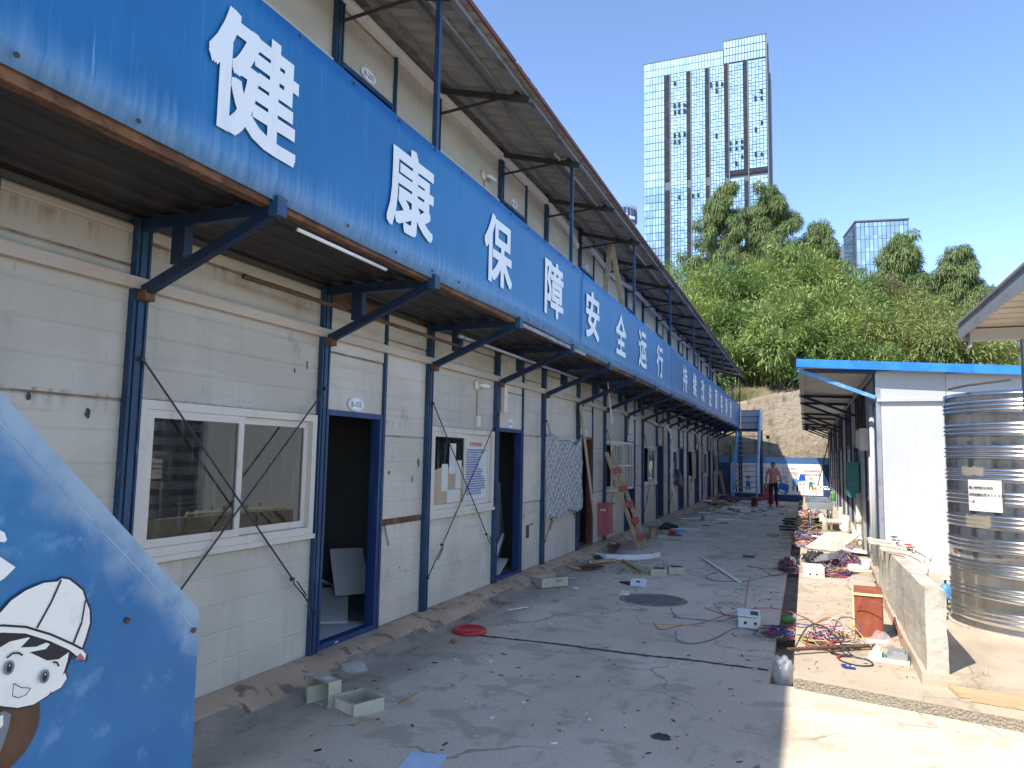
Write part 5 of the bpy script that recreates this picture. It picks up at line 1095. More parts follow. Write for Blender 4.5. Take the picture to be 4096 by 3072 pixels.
cage('stem', 'dark_steel', vv, lambda m: m.tube([(1.40, 9.35, .29), (1.40, 9.35, .34)], .012, 8)); cage('handwheel', 'white_print', vv, lambda m: m.tube([(1.40+.05*math.cos(a), 9.35+.05*math.sin(a), .345) for a in np.linspace(0, 6.283, 16)], .007, 6), True); cage('leg', 'dark_steel', vv, lambda m: m.tube([(1.40, 9.35, SLZ), (1.40, 9.35, .13)], .02, 8))
# ---------------------------------------------------------------- canopy at the right edge
cn = empty('canopy', (1.6, 6.4, SLZ), 0, 'grey edged canopy on a steel pole at the right edge', 'canopy')
cage('fascia', 'galv', cn, lambda m: (m.box(1.155, 1.175, -2, 6.62, 2.60, 2.71), m.box(1.155, 5, 6.62, 6.64, 2.60, 2.71), m.box(1.14, 1.2, -2, 6.65, 2.71, 2.725)))
def cpan(m):
    for i in range(9): m.box(1.176, 5, -1.9+i*.945, -1.9+(i+1)*.945-.008, 2.655, 2.70)
cage('roof_panel', 'panel', cn, cpan)
for i in range(40): 
    if i > 14: cage('panel_rib', 'panel', cn, lambda m: m.box(1.18, 5, -1.9+i*.21, -1.9+i*.21+.012, 2.648, 2.6545))
cage('beam', 'hut_white', cn, lambda m: (m.box(1.20, 5, 6.44, 6.52, 2.555, 2.645), m.box(1.19, 1.2, 6.40, 6.56, 2.50, 2.645)))
cage('trim', 'rust', cn, lambda m: m.box(1.185, 1.21, 6.50, 6.55, 2.515, 2.555))
cage('pole', 'galv', cn, lambda m: (m.box(1.535, 1.615, 6.44, 6.52, SLZ, 2.555), m.box(1.49, 1.66, 6.40, 6.56, SLZ, SLZ+.012)))
tag(cage('hook_rod', 'dark_steel', None, lambda m: m.tube([(1.80, 8.0, 2.40), (1.45, 8.1, 2.36), (1.32, 8.2, 2.335)], .012, 6)), 'thin dark rod lying on the rim of the water tank', 'rod')
# planks, weeds and offcut near the lower right
tag(cage('plank', 'wood_plank', None, lambda m: m.prism([(.94, 6.33), (.97, 6.14), (2.2, 5.93), (2.2, 6.12)], 2, PZ+.004, PZ+.03)), 'wide pine plank lying below the slab edge at lower right', 'plank')
tag(cage('plank', 'wood_plank', None, lambda m: m.prism([(1.04, 6.09), (1.03, 6.055), (2.2, 5.86), (2.2, 5.90)], 2, PZ+.004, PZ+.025)), 'narrow pine strip in front of the wide plank', 'plank')
tag(cage('plywood_offcut', 'wood', None, lambda m: m.prism([(1.31, 5.74), (1.6, 5.68), (1.55, 5.45), (1.36, 5.5)], 2, G0+.002, G0+.014)), 'reddish plywood offcut at the right edge of the frame', 'offcut')
grasses('weed', [(1.30, 6.42, PZ+.02), (1.34, 6.42, PZ+.02)], 60, .10, 'small green weed growing by the slab edge', None, 'leaf_bright', .03)
grasses('weed', [(1.18, 6.45, PZ+.03)], 7, .22, 'thin dry grass stalks beside the green weed', None, 'leaf_grass', .03)
# ---------------------------------------------------------------- hoarding with safety prints at the end of the yard
HYY = 36.35
ho = empty('hoarding', (-1.4, HYY, -.33), 0, 'blue and white printed safety hoarding closing the end of the yard', 'hoarding')
cage('board', 'white_print', ho, lambda m: m.box(-5.2, 1.0, HYY, HYY+.04, -.32, 1.74))
cage('top_band', 'blue_cladding', ho, lambda m: m.box(-5.2, 1.0, HYY-.004, HYY-.001, 1.45, 1.75)); cage('bottom_band', 'door_blue', ho, lambda m: m.box(-5.2, 1.0, HYY-.004, HYY-.001, -.32, .02)); cage('end_band', 'door_blue', ho, lambda m: m.box(-5.2, -3.35, HYY-.004, HYY-.001, .021, 1.449)); cage('end_band', 'door_blue', ho, lambda m: m.box(.72, 1.0, HYY-.004, HYY-.001, .021, 1.449))
FYm = lambda x, z, d=.006: T(x, HYY-d, z) @ FY_M
def row(s, x, z, pitch, h, mtl, vert=False):
    for i, ch in enumerate(s):
        if ch != ' ': text('lettering', ch, mtl, ho, FYm(x+(0 if vert else pitch*i), z-(pitch*i if vert else 0)), h*.9, h, .012, .002)
row('安全来自警惕', -.02, 1.13, .115, .10, 'ink_pink'); row('事故出于麻痹', -.02, .96, .115, .10, 'ink_pink')
row('当心坠落', -.26, .52, .17, .10, 'ink_pink', True); row('高处作业', -.10, .52, .17, .10, 'ink_pink', True)
def blocks(x0, x1, z, n, mtl):
    def f(m):
        r = random.Random(int(x0*100)); p = (x1-x0)/n
        for i in range(n):
            a = x0+p*i; m.box(a, a+p*.7, HYY-.007, HYY-.005, z-.045, z-.03); m.box(a+p*.25, a+p*.4, HYY-.007, HYY-.005, z-.029, z+.045); m.box(a, a+p*.7, HYY-.0075, HYY-.0055, z+r.uniform(-.01, .03), z+.01+r.uniform(.01, .035))
    cage('lettering', mtl, ho, f)
for z in (1.22, 1.05): blocks(-1.0, -.36, z, 7, 'ink_pink'); blocks(-2.0, -1.2, z, 7, 'ink_pink'); blocks(-3.2, -2.5, z, 6, 'ink_pink')
for z in (.86, .74): blocks(-1.02, -.78, z, 4, 'ink')
def toon(x, z, s, hat, body, flip=1):
    e = lambda cx, cz, rx, rz_, n=14: [(x+flip*s*(cx+rx*math.cos(2*math.pi*k/n)), z+s*(cz+rz_*math.sin(2*math.pi*k/n))) for k in range(n)]
    for j, (pts, mt) in enumerate([(e(0, .25, .16, .26), body), (e(.12, -.1, .06, .22), 'ink'), (e(-.1, -.1, .06, .22), body), (e(.0, .62, .17, .18), 'plastic_cream'), (e(.02, .74, .19, .12), hat), (e(.24, .33, .15, .05), body), (e(.05, .62, .02, .04), 'ink')]):
        cage('printed_worker', mt, ho, lambda m: m.prism(pts, 1, HYY-.0052-.0012*j, HYY-.0045-.0012*j))
toon(-.47, .42, .78, 'plastic_beige', 'bracket_blue'); toon(-.84, .24, .5, 'plastic_beige', 'plastic_blue', -1); toon(.20, .42, .5, 'wire_yellow', 'green_box'); toon(-2.55, .35, .6, 'plastic_red', 'plastic_blue'); toon(-3.15, .2, .55, 'wood', 'ink_grey'); toon(-1.35, .42, .7, 'wire_yellow', 'bracket_blue')
for pts, mt in (([(-.32, .68), (.0, .68), (-.06, .98), (-.25, .98)], 'plastic_blue'), ([(-.26, .98), (-.06, .98), (-.08, 1.12), (-.24, 1.12)], 'plastic_cream'), ([(.27, .05), (.45, .05), (.45, .40), (.27, .40)], 'ink_orange'), ([(.29, .07), (.43, .07), (.43, .28), (.29, .28)], 'white_print')):
    cage('printed_shape', mt, ho, lambda m: m.prism(pts, 1, HYY-.0065-(.002 if mt == 'white_print' else 0), HYY-.0055-(.002 if mt == 'white_print' else 0)))
cage('pole', 'dark_steel', ho, lambda m: m.bar((-3.35, HYY-.1, -.3), (-3.35, HYY-.1, 2.3), .06))
# ---------------------------------------------------------------- things by the hut: sink, pvc pipes, boards, wires
sk = empty('sink', (.3, 19.6, PZ), 0, 'stainless double sink bench standing against the hut wall', 'sink')
def bowl(m, x0, x1, y0, y1, z0, z1): 
    m.box(x0, x1, y0, y0+.02, z0, z1); m.box(x0, x1, y1-.02, y1, z0, z1); m.box(x0, x0+.02, y0+.02, y1-.02, z0, z1); m.box(x1-.02, x1, y0+.02, y1-.02, z0, z1); m.box(x0+.02, x1-.02, y0+.02, y1-.02, z0, z0+.01)
cage('basin', 'stainless', sk, lambda m: bowl(m, .02, .58, 18.75, 20.0, .47, .60)); cage('basin', 'stainless', sk, lambda m: bowl(m, .02, .58, 20.1, 21.6, .47, .60))
cage('rim', 'stainless', sk, lambda m: frame_ring_z(m))  if False else cage('rim', 'stainless', sk, lambda m: (m.box(-.03, .66, 18.65, 18.76, .60, .635), m.box(-.03, .66, 19.98, 20.12, .60, .635), m.box(-.03, .66, 21.58, 21.7, .60, .635), m.box(-.03, .03, 18.76, 21.58, .60, .635), m.box(.56, .66, 18.76, 21.58, .60, .68)))
for x in (.03, .50):
    for y in (18.8, 21.5): cage('leg', 'stainless', sk, lambda m: m.tube([(x+.03, y, PZ), (x+.03, y, .60)], .032, 10), True)
cage('cross_rail', 'stainless', sk, lambda m: m.tube([(.06, 18.8, .12), (.53, 18.8, .12)], .015, 8), True)
pipe('faucet', [(.58, 19.3, .66), (.58, 19.3, .85), (.52, 19.3, .93), (.38, 19.3, .92), (.33, 19.3, .85)], .018, 'stainless', 'curved faucet at the sink, nearer one', 'faucet'); pipe('faucet', [(.58, 20.3, .66), (.58, 20.3, .87), (.5, 20.3, .96), (.36, 20.3, .94), (.30, 20.3, .86)], .018, 'stainless', 'curved faucet at the sink, farther one', 'faucet')
tag(cage('bottle', 'plastic_green', None, lambda m: m.lathe([(.001, 0), (.035, 0), (.038, .05), (.038, .14), (.015, .18), (.015, .21), (.001, .21)], 14, (.60, 19.0, .682)), True), 'green plastic bottle on the sink rim', 'bottle')
pipe('waste_pipe', [(.28, 17.25, .46), (.33, 17.2, .34), (.42, 17.2, .31), (.74, 17.2, .33), (.76, 17.2, .45)], .055, 'pipe_pvc', 'thick cream waste pipe with an elbow in front of the sink', 'pipe'); pipe('waste_pipe', [(.78, 17.1, .47), (.76, 17.15, .16), (.80, 17.1, .06)], .075, 'pipe_pvc', 'wide upright cream waste pipe end beside the hut', 'pipe'); pipe('waste_pipe', [(.70, 17.8, .6), (.70, 17.75, .12)], .045, 'pipe_pvc', 'slim upright cream pipe behind the wide waste pipe', 'pipe'); pipe('waste_pipe', [(.86, 16.6, .34), (.88, 16.2, .2), (.93, 15.8, .12)], .04, 'pipe_pvc', 'slanting cream pipe joining the drain pipe', 'pipe')
tag(jitter(cage('cement_post', 'concrete_old', None, lambda m: m.lathe([(.001, 0), (.07, 0), (.065, .36), (.04, .40), (.001, .40)], 16, (.36, 17.0, PZ))), .008, 1), 'short grey cement stump below the elbow pipe', 'post')
for i in range(12):
    x, y = random.uniform(.42, .85), random.uniform(15.9, 17.0); s = random.uniform(.05, .13)
    o = cage('rubble_stone', 'rubble' if i % 5 else 'brick_red', None, lambda m: m.box(-s+x, s+x, -s*.8+y, s*.8+y, PZ, PZ+s*.9)); jitter(o, s*.3, 2, i); tag(o, 'broken stone in the rubble heap beside the waste pipes', 'stone', 'stones of the rubble heap')
bk = random.Random(4)
for i in range(11):
    y = 18.3+.27*i; z = PZ+.02+.05*(i % 3); x = bk.uniform(-.62, -.50)
    o = ob('charred_plank', MB().box(0, bk.uniform(.75, 1.0), -.06, .06, 0, .035).mesh('charred_plank', 'wood_black'), None, T(x, y, z) @ RZ(bk.uniform(-.08, .08)) @ RY(bk.uniform(-.03, .01))); tag(o, 'blackened plank lying across the drain, %s from the camera' % ['nearest', 'second', 'third', 'fourth', 'fifth', 'sixth', 'seventh', 'eighth', 'ninth', 'tenth', 'farthest'][i], 'plank', 'blackened planks across the drain')
# drain grate
def grate():
    M = T(.45, 15.1, PZ+.14) @ RZ(-.45) @ RX(.24); t = empty('drain_grate', mtx=M, label='cream slotted drain cover lying among the wires', cat='drain cover')
    m = MB(); L_, W_ = .62, .95
    n = 9
    for j in range(3): m.box(-L_/2+j*(L_-.05)/2, -L_/2+j*(L_-.05)/2+.05, -W_/2, W_/2, 0, .025)
    for i in range(n+1): m.box(-L_/2, L_/2, -W_/2+i*(W_-.045)/n, -W_/2+i*(W_-.045)/n+.045, .001, .024)
    ob('grid', m.mesh('grid', 'plastic_cream'), t, M)
grate()
# tangled wire heaps
def heap(name, cx, cy, rx, ry, h, n, cols, label, z0=PZ, r=.0044, loops=0, seed=1):
    rr = random.Random(seed); t = empty(name, (cx, cy, z0), 0, label, 'wires'); parts = {}
    for i in range(n):
        c = rr.choice(cols); m = parts.setdefault(c, MB()); a = rr.uniform(0, 6.28); k = rr.uniform(.25, 1); ph = rr.uniform(0, 6.28); tw = rr.uniform(.8, 2.6); path = []; turns = rr.uniform(1.0, 2.4)
        ox, oy = rr.gauss(0, .22)*rx, rr.gauss(0, .22)*ry; fl = i < loops
        for q in range(26):
            th = a+turns*6.28*q/25; rad = k*(.72+.28*math.sin(th*tw+ph)); zz = z0+r+h*(1-rad*.8)*abs(math.sin(th*.9+ph))*rr.uniform(.75, 1)
            if fl: zz += h*.9*math.sin(math.pi*q/25); rad *= 1.15
            path.append((cx+ox+rx*rad*math.cos(th), cy+oy+ry*rad*math.sin(th), zz))
        m.tube(path, r, 4)
    for c, m in parts.items():
        o = m.build(c+'_wire', 'wire_'+c, t, True); o['kind'] = 'stuff'
    return t
ALL = ['red', 'red', 'blue', 'blue', 'yellow', 'black', 'white', 'purple']
heap('wire_heap', .17, 7.35, .24, .26, .13, 46, ALL, 'tangled coloured wires in front of the red-brown cabinet', loops=3, seed=2)
heap('wire_heap', -.30, 12.55, .17, .24, .26, 42, ALL, 'round coil of coloured wires lying over the drain', z0=-.14, seed=3)
heap('wire_heap', .55, 12.75, .22, .62, .28, 58, ALL, 'large tangle of blue and red wires beside the white board', seed=4, loops=2)
heap('wire_heap', .30, 11.75, .34, .34, .14, 46, ['red', 'blue', 'black', 'purple', 'yellow'], 'flat dark tangle of red and blue wires behind the tilted slab', seed=5)
heap('cable_coil', .12, 13.1, .22, .5, .20, 26, ['black', 'purple', 'black'], 'coil of dark grey cable behind the opened wiring box', seed=6, r=.009)
heap('wire_heap', .0, 16.6, .36, .55, .24, 70, ALL, 'big red and blue wire heap with a tall yellow loop', seed=7, loops=4)
heap('wire_heap', .02, 15.45, .30, .4, .12, 40, ['red', 'red', 'white', 'yellow', 'blue', 'white'], 'flat pinkish tangle of wires left of the slotted drain cover', seed=8)
heap('wire_heap', .10, 23.5, .35, 1.6, .2, 46, ['red', 'red', 'white', 'yellow', 'blue'], 'far reddish wires strewn behind the sink', seed=9, r=.009)
heap('wire_heap', -.24, 7.9, .25, .35, .06, 22, ['red', 'blue', 'yellow', 'blue'], 'loose wires trailing from the white junction box over the drain', z0=-.12, seed=10)
def strand(name, pts, c, label, r=.0048, z=G0):
    P = [Vector((x, y, z+r+(q[2] if len(q) > 2 else 0))) for q in pts for x, y in [q[:2]]]; out = []
    for i in range(len(P)-1):
        p0, p1, p2, p3 = P[max(i-1, 0)], P[i], P[i+1], P[min(i+2, len(P)-1)]
        for s in range(6):
            t = s/6; out.append(.5*((2*p1)+(p2-p0)*t+(2*p0-5*p1+4*p2-p3)*t*t+(3*p1-p0-3*p2+p3)*t*t*t))
    out.append(P[-1]); return tag(cage(name, 'wire_'+c, None, lambda m: m.tube(out, r, 5), True), label, 'wire')
strand('loose_wire', [(-1.22, 7.42, .05), (-1.18, 7.25), (-1.1, 7.16), (-.99, 7.2), (-.86, 7.44), (-.7, 7.91, .02), (-.54, 8.01), (-.3, 7.77, .03), (.0, 7.5, .12)], 'blue', 'long dark blue wire curving over the yard towards the heap')
strand('loose_wire', [(-1.51, 7.76, .03), (-1.39, 7.6), (-1.24, 7.88), (-1.06, 8.09), (-.75, 8.40, .08), (-.46, 8.6, .12), (-.23, 8.67, .10), (0, 8.3, .1), (.05, 7.8, .12)], 'red', 'long red wire running over the white junction box')
strand('loose_wire', [(-1.73, 7.97, .04), (-1.61, 7.78), (-1.37, 7.87), (-1.04, 7.98), (-.9, 8.22), (-.72, 8.4, .06)], 'yellow', 'yellow wire reaching farthest left over the yard')
strand('loose_wire', [(-1.46, 8.54, .04), (-1.34, 8.27), (-1.08, 8.25), (-.9, 8.28), (-.7, 8.4, .05)], 'blue', 'short dark blue wire left of the white junction box')
strand('loose_wire', [(-1.11, 8.73, .04), (-.92, 8.58, .02), (-.70, 8.36, .03)], 'red', 'straight red wire end pointing at the white junction box')
strand('loose_wire', [(-1.04, 9.03, .04), (-.88, 8.66), (-.72, 8.48, .04)], 'blue', 'short blue wire behind the straight red wire end')
strand('loose_wire', [(-.81, 11.76), (-.78, 10.9), (-.74, 10.08), (-.68, 8.83), (-.62, 8.5, .08)], 'red', 'thin red wire running along the yard from coil to junction box', .004)
strand('loose_wire', [(-1.25, 11.45, .04), (-1.36, 11.58), (-1.40, 11.29), (-1.28, 10.95), (-1.0, 11.0), (-.77, 11.18), (-.62, 11.61), (-.14, 11.96, .08)], 'blue', 'dark blue wire with a hooked end across the far yard')
strand('loose_wire', [(-.9, 12.62), (-.71, 12.5), (-.52, 11.85), (-.32, 11.62, .06), (-.05, 11.7, .1), (.2, 11.8, .1)], 'red', 'red wire from the white socket to the far wire tangle')
strand('loose_wire', [(-.95, 12.75), (-.71, 12.55), (-.5, 12.6), (-.4, 12.6, .05)], 'red', 'short red wire joining the white socket and the coil')
strand('loose_wire', [(-.6, 17.0), (-.5, 16.4), (-.35, 16.2, .03), (-.1, 16.4, .1)], 'yellow', 'yellow wire looping off the big heap over the drain edge')
strand('loose_wire', [(.38, 7.9, .0), (.45, 7.72, .30), (.58, 7.6, .36), (.70, 7.5, .26), (.76, 7.45, .02)], 'red', 'thin red wire arching in front of the cabinet', .004, PZ)
strand('loose_wire', [(.05, 7.7, .1), (.2, 7.9, .16), (.33, 7.95, .15), (.42, 7.6, .08), (.5, 7.2, .05)], 'yellow', 'yellow wire looping beside the cabinet foot', .005, PZ)
strand('loose_wire', [(.22, 7.75, .04), (.27, 7.72, .16), (.38, 7.62, .19), (.44, 7.6, .1), (.36, 7.5, .06)], 'blue', 'blue wire loop standing up left of the cabinet', .006, PZ)
strand('black_cable', [(-.12, 6.9, .03), (.0, 7.25, .16), (.15, 7.0, .2), (.32, 6.95, .02), (.45, 6.9), (.47, 6.74), (.36, 6.68), (.25, 6.76), (.22, 6.9), (.3, 7.02)], 'black', 'black cable looped in front of the rebar', .007, PZ)
# ---------------------------------------------------------------- boxes, boards and small things on the platform
def openbox(name, M, sx, sy, sz, mt, label, cat='box', th=.006, extra=None, closed=False):
    t = empty(name, mtx=M, label=label, cat=cat); m = MB(); m.box(-sx/2, sx/2, -sy/2, sy/2, 0, th)
    for a in (-1, 1): m.box(a*sx/2-th*(a > 0), a*sx/2+th*(a < 0), -sy/2, sy/2, th, sz); m.box(-sx/2+th, sx/2-th, a*sy/2-th*(a > 0), a*sy/2+th*(a < 0), th, sz)
    ob('body', m.mesh('body', mt), t, M)
    if closed: ob('cover', MB().box(-sx/2+.002, sx/2-.002, -sy/2+.002, sy/2-.002, sz+.001, sz+.008).mesh('cover', mt), t, M)
    for n, me in (extra or []): ob(n, me, t, M)
    return t
cab = empty('cabinet', (.53, 8.0, PZ), 0, 'red-brown plywood cabinet standing beside the low wall', 'cabinet')
Mc = T(.53, 7.98, PZ) @ RZ(-.06)
for nm, mt, b in (('front_panel', 'ply_red', (-.115, .115, -.22, -.205, 0, .40)), ('top', 'ply_red', (-.12, .13, -.225, .22, .40, .415)), ('side_panel', 'door_red', (.115, .13, -.22, .22, 0, .40)), ('side_panel', 'ply_edge', (-.13, -.115, -.22, .22, 0, .40)), ('edge_strip', 'ply_edge', (-.13, .13, -.232, -.226, .39, .413)), ('back_panel', 'ply_red', (-.115, .115, .205, .22, 0, .40))):
    ob(nm, MB().box(*b).mesh(nm, mt), cab, Mc)
# white junction box with wires in the yard
Mw = T(-.58, 8.30, G0) @ RZ(.08)
jb = empty('junction_box', mtx=Mw, label='open white junction box with knockout holes beside the drain', cat='junction box')
ob('body', (lambda m: (bowl(m, -.12, .10, -.2, .2, 0, .10), m)[1])(MB()).mesh('body', 'plastic_white'), jb, Mw); ob('cover', MB().box(-.13, .10, -.17, .21, .104, .115).mesh('cover', 'plastic_white'), jb, Mw @ RY(.03))
for x in (-.05, .05): ob('knockout', MB().tube([(x, -.203, .05), (x, -.199, .05)], .016, 12).mesh('knockout', 'plastic_black'), jb, Mw)
ob('slot', MB().box(.0, .08, -.1, .1, .1155, .117).mesh('slot', 'plastic_black'), jb, Mw @ RY(.03))
Mp = T(.06, 11.55, PZ) @ RZ(.12)
jb2 = empty('junction_box', mtx=Mp, label='open cream wiring box in front of the dark cable coil', cat='junction box')
ob('body', (lambda m: (bowl(m, -.14, .14, -.16, .16, 0, .15), m)[1])(MB()).mesh('body', 'plastic_cream'), jb2, Mp)
for x in (-.05, .04): ob('knockout', MB().tube([(x, -.163, .04), (x, -.158, .04)], .014, 12).mesh('knockout', 'plastic_black'), jb2, Mp)
tag(ob('breaker_panel', (lambda m: (m.box(-.12, .12, -.22, .22, 0, .05), m.box(-.09, .09, -.17, .17, .05, .075), [m.box(-.05, .05, -.15+.06*q, -.11+.06*q, .075, .095) for q in range(5)], m)[3])(MB()).mesh('breaker_panel', 'galv'), None, T(.30, 12.35, PZ+.14) @ RZ(-.5) @ RY(-.25)), 'grey breaker panel resting on the wire tangle', 'breaker panel')
tag(ob('breaker_panel', (lambda m: (m.box(-.1, .1, -.2, .2, 0, .05), [m.box(-.08, .08, -.16+.07*q, -.115+.07*q, .05, .075) for q in range(5)], m)[2])(MB()).mesh('breaker_panel', 'plastic_white'), None, T(.64, 12.2, PZ+.03) @ RZ(.1)), 'white breaker panel in front of the white board', 'breaker panel')
tag(ob('white_board', MB().box(-.17, .17, -.42, .42, 0, .025).mesh('white_board', 'plastic_white'), None, T(.74, 12.8, PZ+.05) @ RZ(-.12) @ RX(.03)), 'white board lying flat beside the hut wall', 'board')
tag(ob('white_board', MB().box(-.3, .3, -.06, .06, 0, .02).mesh('white_board', 'ply_edge'), None, T(.56, 11.9, PZ+.06) @ RZ(.05)), 'pale wooden strip under the white breaker panel', 'board')
for i, (x, y, z, a, lab) in enumerate([(.42, 16.0, .10, .5, 'white meter board propped behind the slotted drain cover'), (.78, 14.6, .05, .3, 'white meter board by the hut wall behind the slotted drain cover')]):
    M = T(x, y, PZ+z) @ RZ(a) @ RY(.1); t = empty('meter_board', mtx=M, label=lab, cat='meter board')
    ob('board', MB().box(-.2, .2, -.35, .35, 0, .025).mesh('board', 'plastic_white'), t, M); ob('meter', MB().box(-.1, .1, -.12, .18, .026, .09).mesh('meter', 'galv'), t, M); ob('breaker', MB().box(-.09, .02, -.3, -.18, .026, .07).mesh('breaker', 'plastic_cream'), t, M)
M = T(.62, 7.02, PZ) @ RZ(-.16); t = empty('meter_board', mtx=M, label='cream meter board with breaker and clear meter, nearest the camera', cat='meter board')
ob('board', MB().box(-.155, .155, -.11, .11, 0, .022).mesh('board', 'plastic_cream'), t, M); ob('meter', (lambda m: (m.box(-.01, .14, -.08, .08, .022, .075), m.box(.01, .12, -.06, .06, .075, .09), m)[2])(MB()).mesh('meter', 'galv'), t, M)
ob('breaker', (lambda m: (m.box(-.125, -.05, -.075, .07, .022, .065), m.box(-.115, -.065, -.05, .05, .065, .085), m.box(-.10, -.08, -.02, .02, .085, .105), m)[3])(MB()).mesh('breaker', 'plastic_white'), t, M); ob('terminal', MB().box(-.045, -.02, -.05, .03, .022, .04).mesh('terminal', 'green_box'), t, M)
tag(cage('rebar', 'rebar', None, rebar_f((-.17, 6.78, PZ+.05), (.55, 7.36, PZ+.03), .016), True), 'thick rusty reinforcing bar lying in front of the wire heap', 'steel bar')
pk = empty('cigarette_pack', (.285, 6.58, PZ), .1, 'crumpled dark blue cigarette pack on the platform', 'cigarette pack'); cage('pack', 'ink_navy', pk, lambda m: (m.prism([(.235, 6.62), (.26, 6.555), (.33, 6.555), (.335, 6.60), (.28, 6.625)], 2, PZ, PZ+.022))); cage('label', 'paper', pk, lambda m: m.prism([(.305, 6.558), (.329, 6.557), (.332, 6.59), (.308, 6.592)], 2, PZ+.0225, PZ+.0235)); cage('stripe', 'wire_yellow', pk, lambda m: m.prism([(.27, 6.565), (.295, 6.562), (.29, 6.6), (.272, 6.61)], 2, PZ+.0225, PZ+.0235))
pl = empty('pliers', (.25, 6.93, PZ), 0, 'pliers with red and black handles beside the black cable loop', 'pliers')
cage('handle', 'plastic_black', pl, lambda m: m.tube([(.17, 6.99, PZ+.012), (.21, 6.955, PZ+.014), (.24, 6.94, PZ+.014)], .009, 8), True); cage('handle', 'plastic_red', pl, lambda m: m.tube([(.215, 6.86, PZ+.012), (.235, 6.90, PZ+.014), (.25, 6.93, PZ+.014)], .009, 8), True); cage('jaw', 'dark_steel', pl, lambda m: m.prism([(.24, 6.945), (.25, 6.92), (.30, 6.93), (.335, 6.95), (.30, 6.955)], 2, PZ+.006, PZ+.02))
def crumple(name, c, s, label, mtl='film', seed=1, cat='plastic bag', knot=False):
    m = bpy.data.meshes.new(name); bm = bmesh.new(); bmesh.ops.create_icosphere(bm, subdivisions=4, radius=1)
    from mathutils import noise as nz
    for v in bm.verts:
        n = v.co.normalized(); d = 1+.22*nz.noise(n*1.7+Vector((seed, 0, 0)))+.10*abs(nz.noise(n*4+Vector((0, seed, 0))))+.035*nz.noise(n*9)
        if knot: d *= 1-.55*max(0, n.z)**2*(abs(n.x)+abs(n.y)+.2 > 0); d = d*(1+.5*max(0, n.z)**8)
        v.co = Vector((n.x*s[0]*d, n.y*s[1]*d, max(0, (n.z*.5+.5)*s[2]*d)))
    bm.to_mesh(m); bm.free(); m.materials.append(MT[mtl]); m.shade_smooth()
    return tag(ob(name, m, None, T(*c)), label, cat)
crumple('plastic_bag', (-.20, 6.36, -.203), (.085, .12, .33), 'clear knotted plastic bag of litter standing in the drain end', 'film_haze', 3, knot=True)
tag(cage('litter', 'wire_yellow', None, lambda m: m.lathe([(.001, 0), (.03, .005), (.035, .02), (.001, .035)], 10, (-.19, 6.33, -.235))), 'yellow litter inside the clear bag in the drain', 'litter')
crumple('plastic_bag', (.60, 7.46, PZ), (.075, .085, .13), 'clear plastic bag in front of the cabinet, right piece', 'film', 5); crumple('plastic_bag', (.49, 7.45, PZ), (.075, .07, .07), 'flatter clear plastic bag left of the one by the cabinet', 'film', 8)
crumple('plastic_bag', (-3.26, 4.92, -.09), (.11, .07, .09), 'crumpled clear plastic wrap on the plinth edge', 'film', 6)
bo = empty('drink_bottle', (-.22, 8.95, -.23), 0, 'crushed green drink bottle lying in the drain', 'bottle')
cage('body', 'plastic_green', bo, lambda m: m.tube([(-.27, 8.88, -.185), (-.24, 8.9, -.18), (-.2, 8.95, -.18), (-.17, 9.02, -.18)], [.03, .048, .048, .03], 12), True); cage('neck', 'water_bottle', bo, lambda m: m.tube([(-.17, 9.02, -.18), (-.155, 9.10, -.17), (-.15, 9.16, -.165)], [.03, .028, .03], 12), True); cage('cap', 'wood_pale', bo, lambda m: m.tube([(-.15, 9.16, -.165), (-.147, 9.18, -.163)], .022, 10))
# ================================================================ things lying in the yard
mh = empty('manhole_cover', (-1.77, 9.13, G0), 0, 'round worn manhole cover set in the yard concrete', 'manhole cover')
cage('ring', 'screed_edge', mh, lambda m: m.lathe([(.41, -.02), (.41, .005), (.37, .007), (.37, -.01)], 48, (-1.77, 9.13, G0)), True)
jitter(cage('cover', 'manhole', mh, lambda m: m.lathe([(.368, -.02), (.368, .0), (.30, .006), (.2, .005), (.1, .007), (.001, .004)], 36, (-1.77, 9.13, G0))), .004, 1)
rl = empty('red_disc', (-3.10, 6.66, G0), 0, 'round red plastic bucket cover on the yard floor', 'bucket cover')
cage('disc', 'plastic_red', rl, lambda m: m.lathe([(.001, .022), (.13, .02), (.138, .036), (.155, .038), (.168, .02), (.172, .004), (.168, 0)], 40, (-3.10, 6.66, G0+.004)), True)
tag(cage('paper_sheet', 'paper_blue', None, lambda m: m.prism([(-2.17, 3.90), (-1.96, 3.95), (-1.90, 3.70), (-2.12, 3.64)], 2, G0+.003, G0+.005)), 'pale blue paper sheet lying at the bottom of the frame', 'paper')
# pale meter boxes near the plinth
Ms = T(-3.17, 4.40, G0) @ RZ(-.38)
sb = empty('meter_box', mtx=Ms, label='pale beige open box standing on its long edge by the plinth', cat='meter box')
def standing(m):
    L_, D_, H_ = .30, .10, .17
    m.box(-L_/2, L_/2, -D_/2, D_/2, 0, .008); m.box(-L_/2, L_/2, -D_/2, D_/2, H_-.008, H_); m.box(-L_/2, -L_/2+.008, -D_/2, D_/2, .008, H_-.008); m.box(L_/2-.008, L_/2, -D_/2, D_/2, .008, H_-.008)
    m.box(-L_/2+.008, -.09, D_/2-.008, D_/2, .008, H_-.008); m.box(-.065, -.05, D_/2-.008, D_/2, .008, H_-.008); m.box(-.025, .05, D_/2-.008, D_/2, .008, H_-.008); m.box(.11, L_/2-.008, D_/2-.008, D_/2, .008, H_-.008); m.box(.05, .11, D_/2-.008, D_/2, .008, .06); m.box(.05, .11, D_/2-.008, D_/2, .12, H_-.008); m.box(-.09, -.025, D_/2-.008, D_/2, .008, .07)
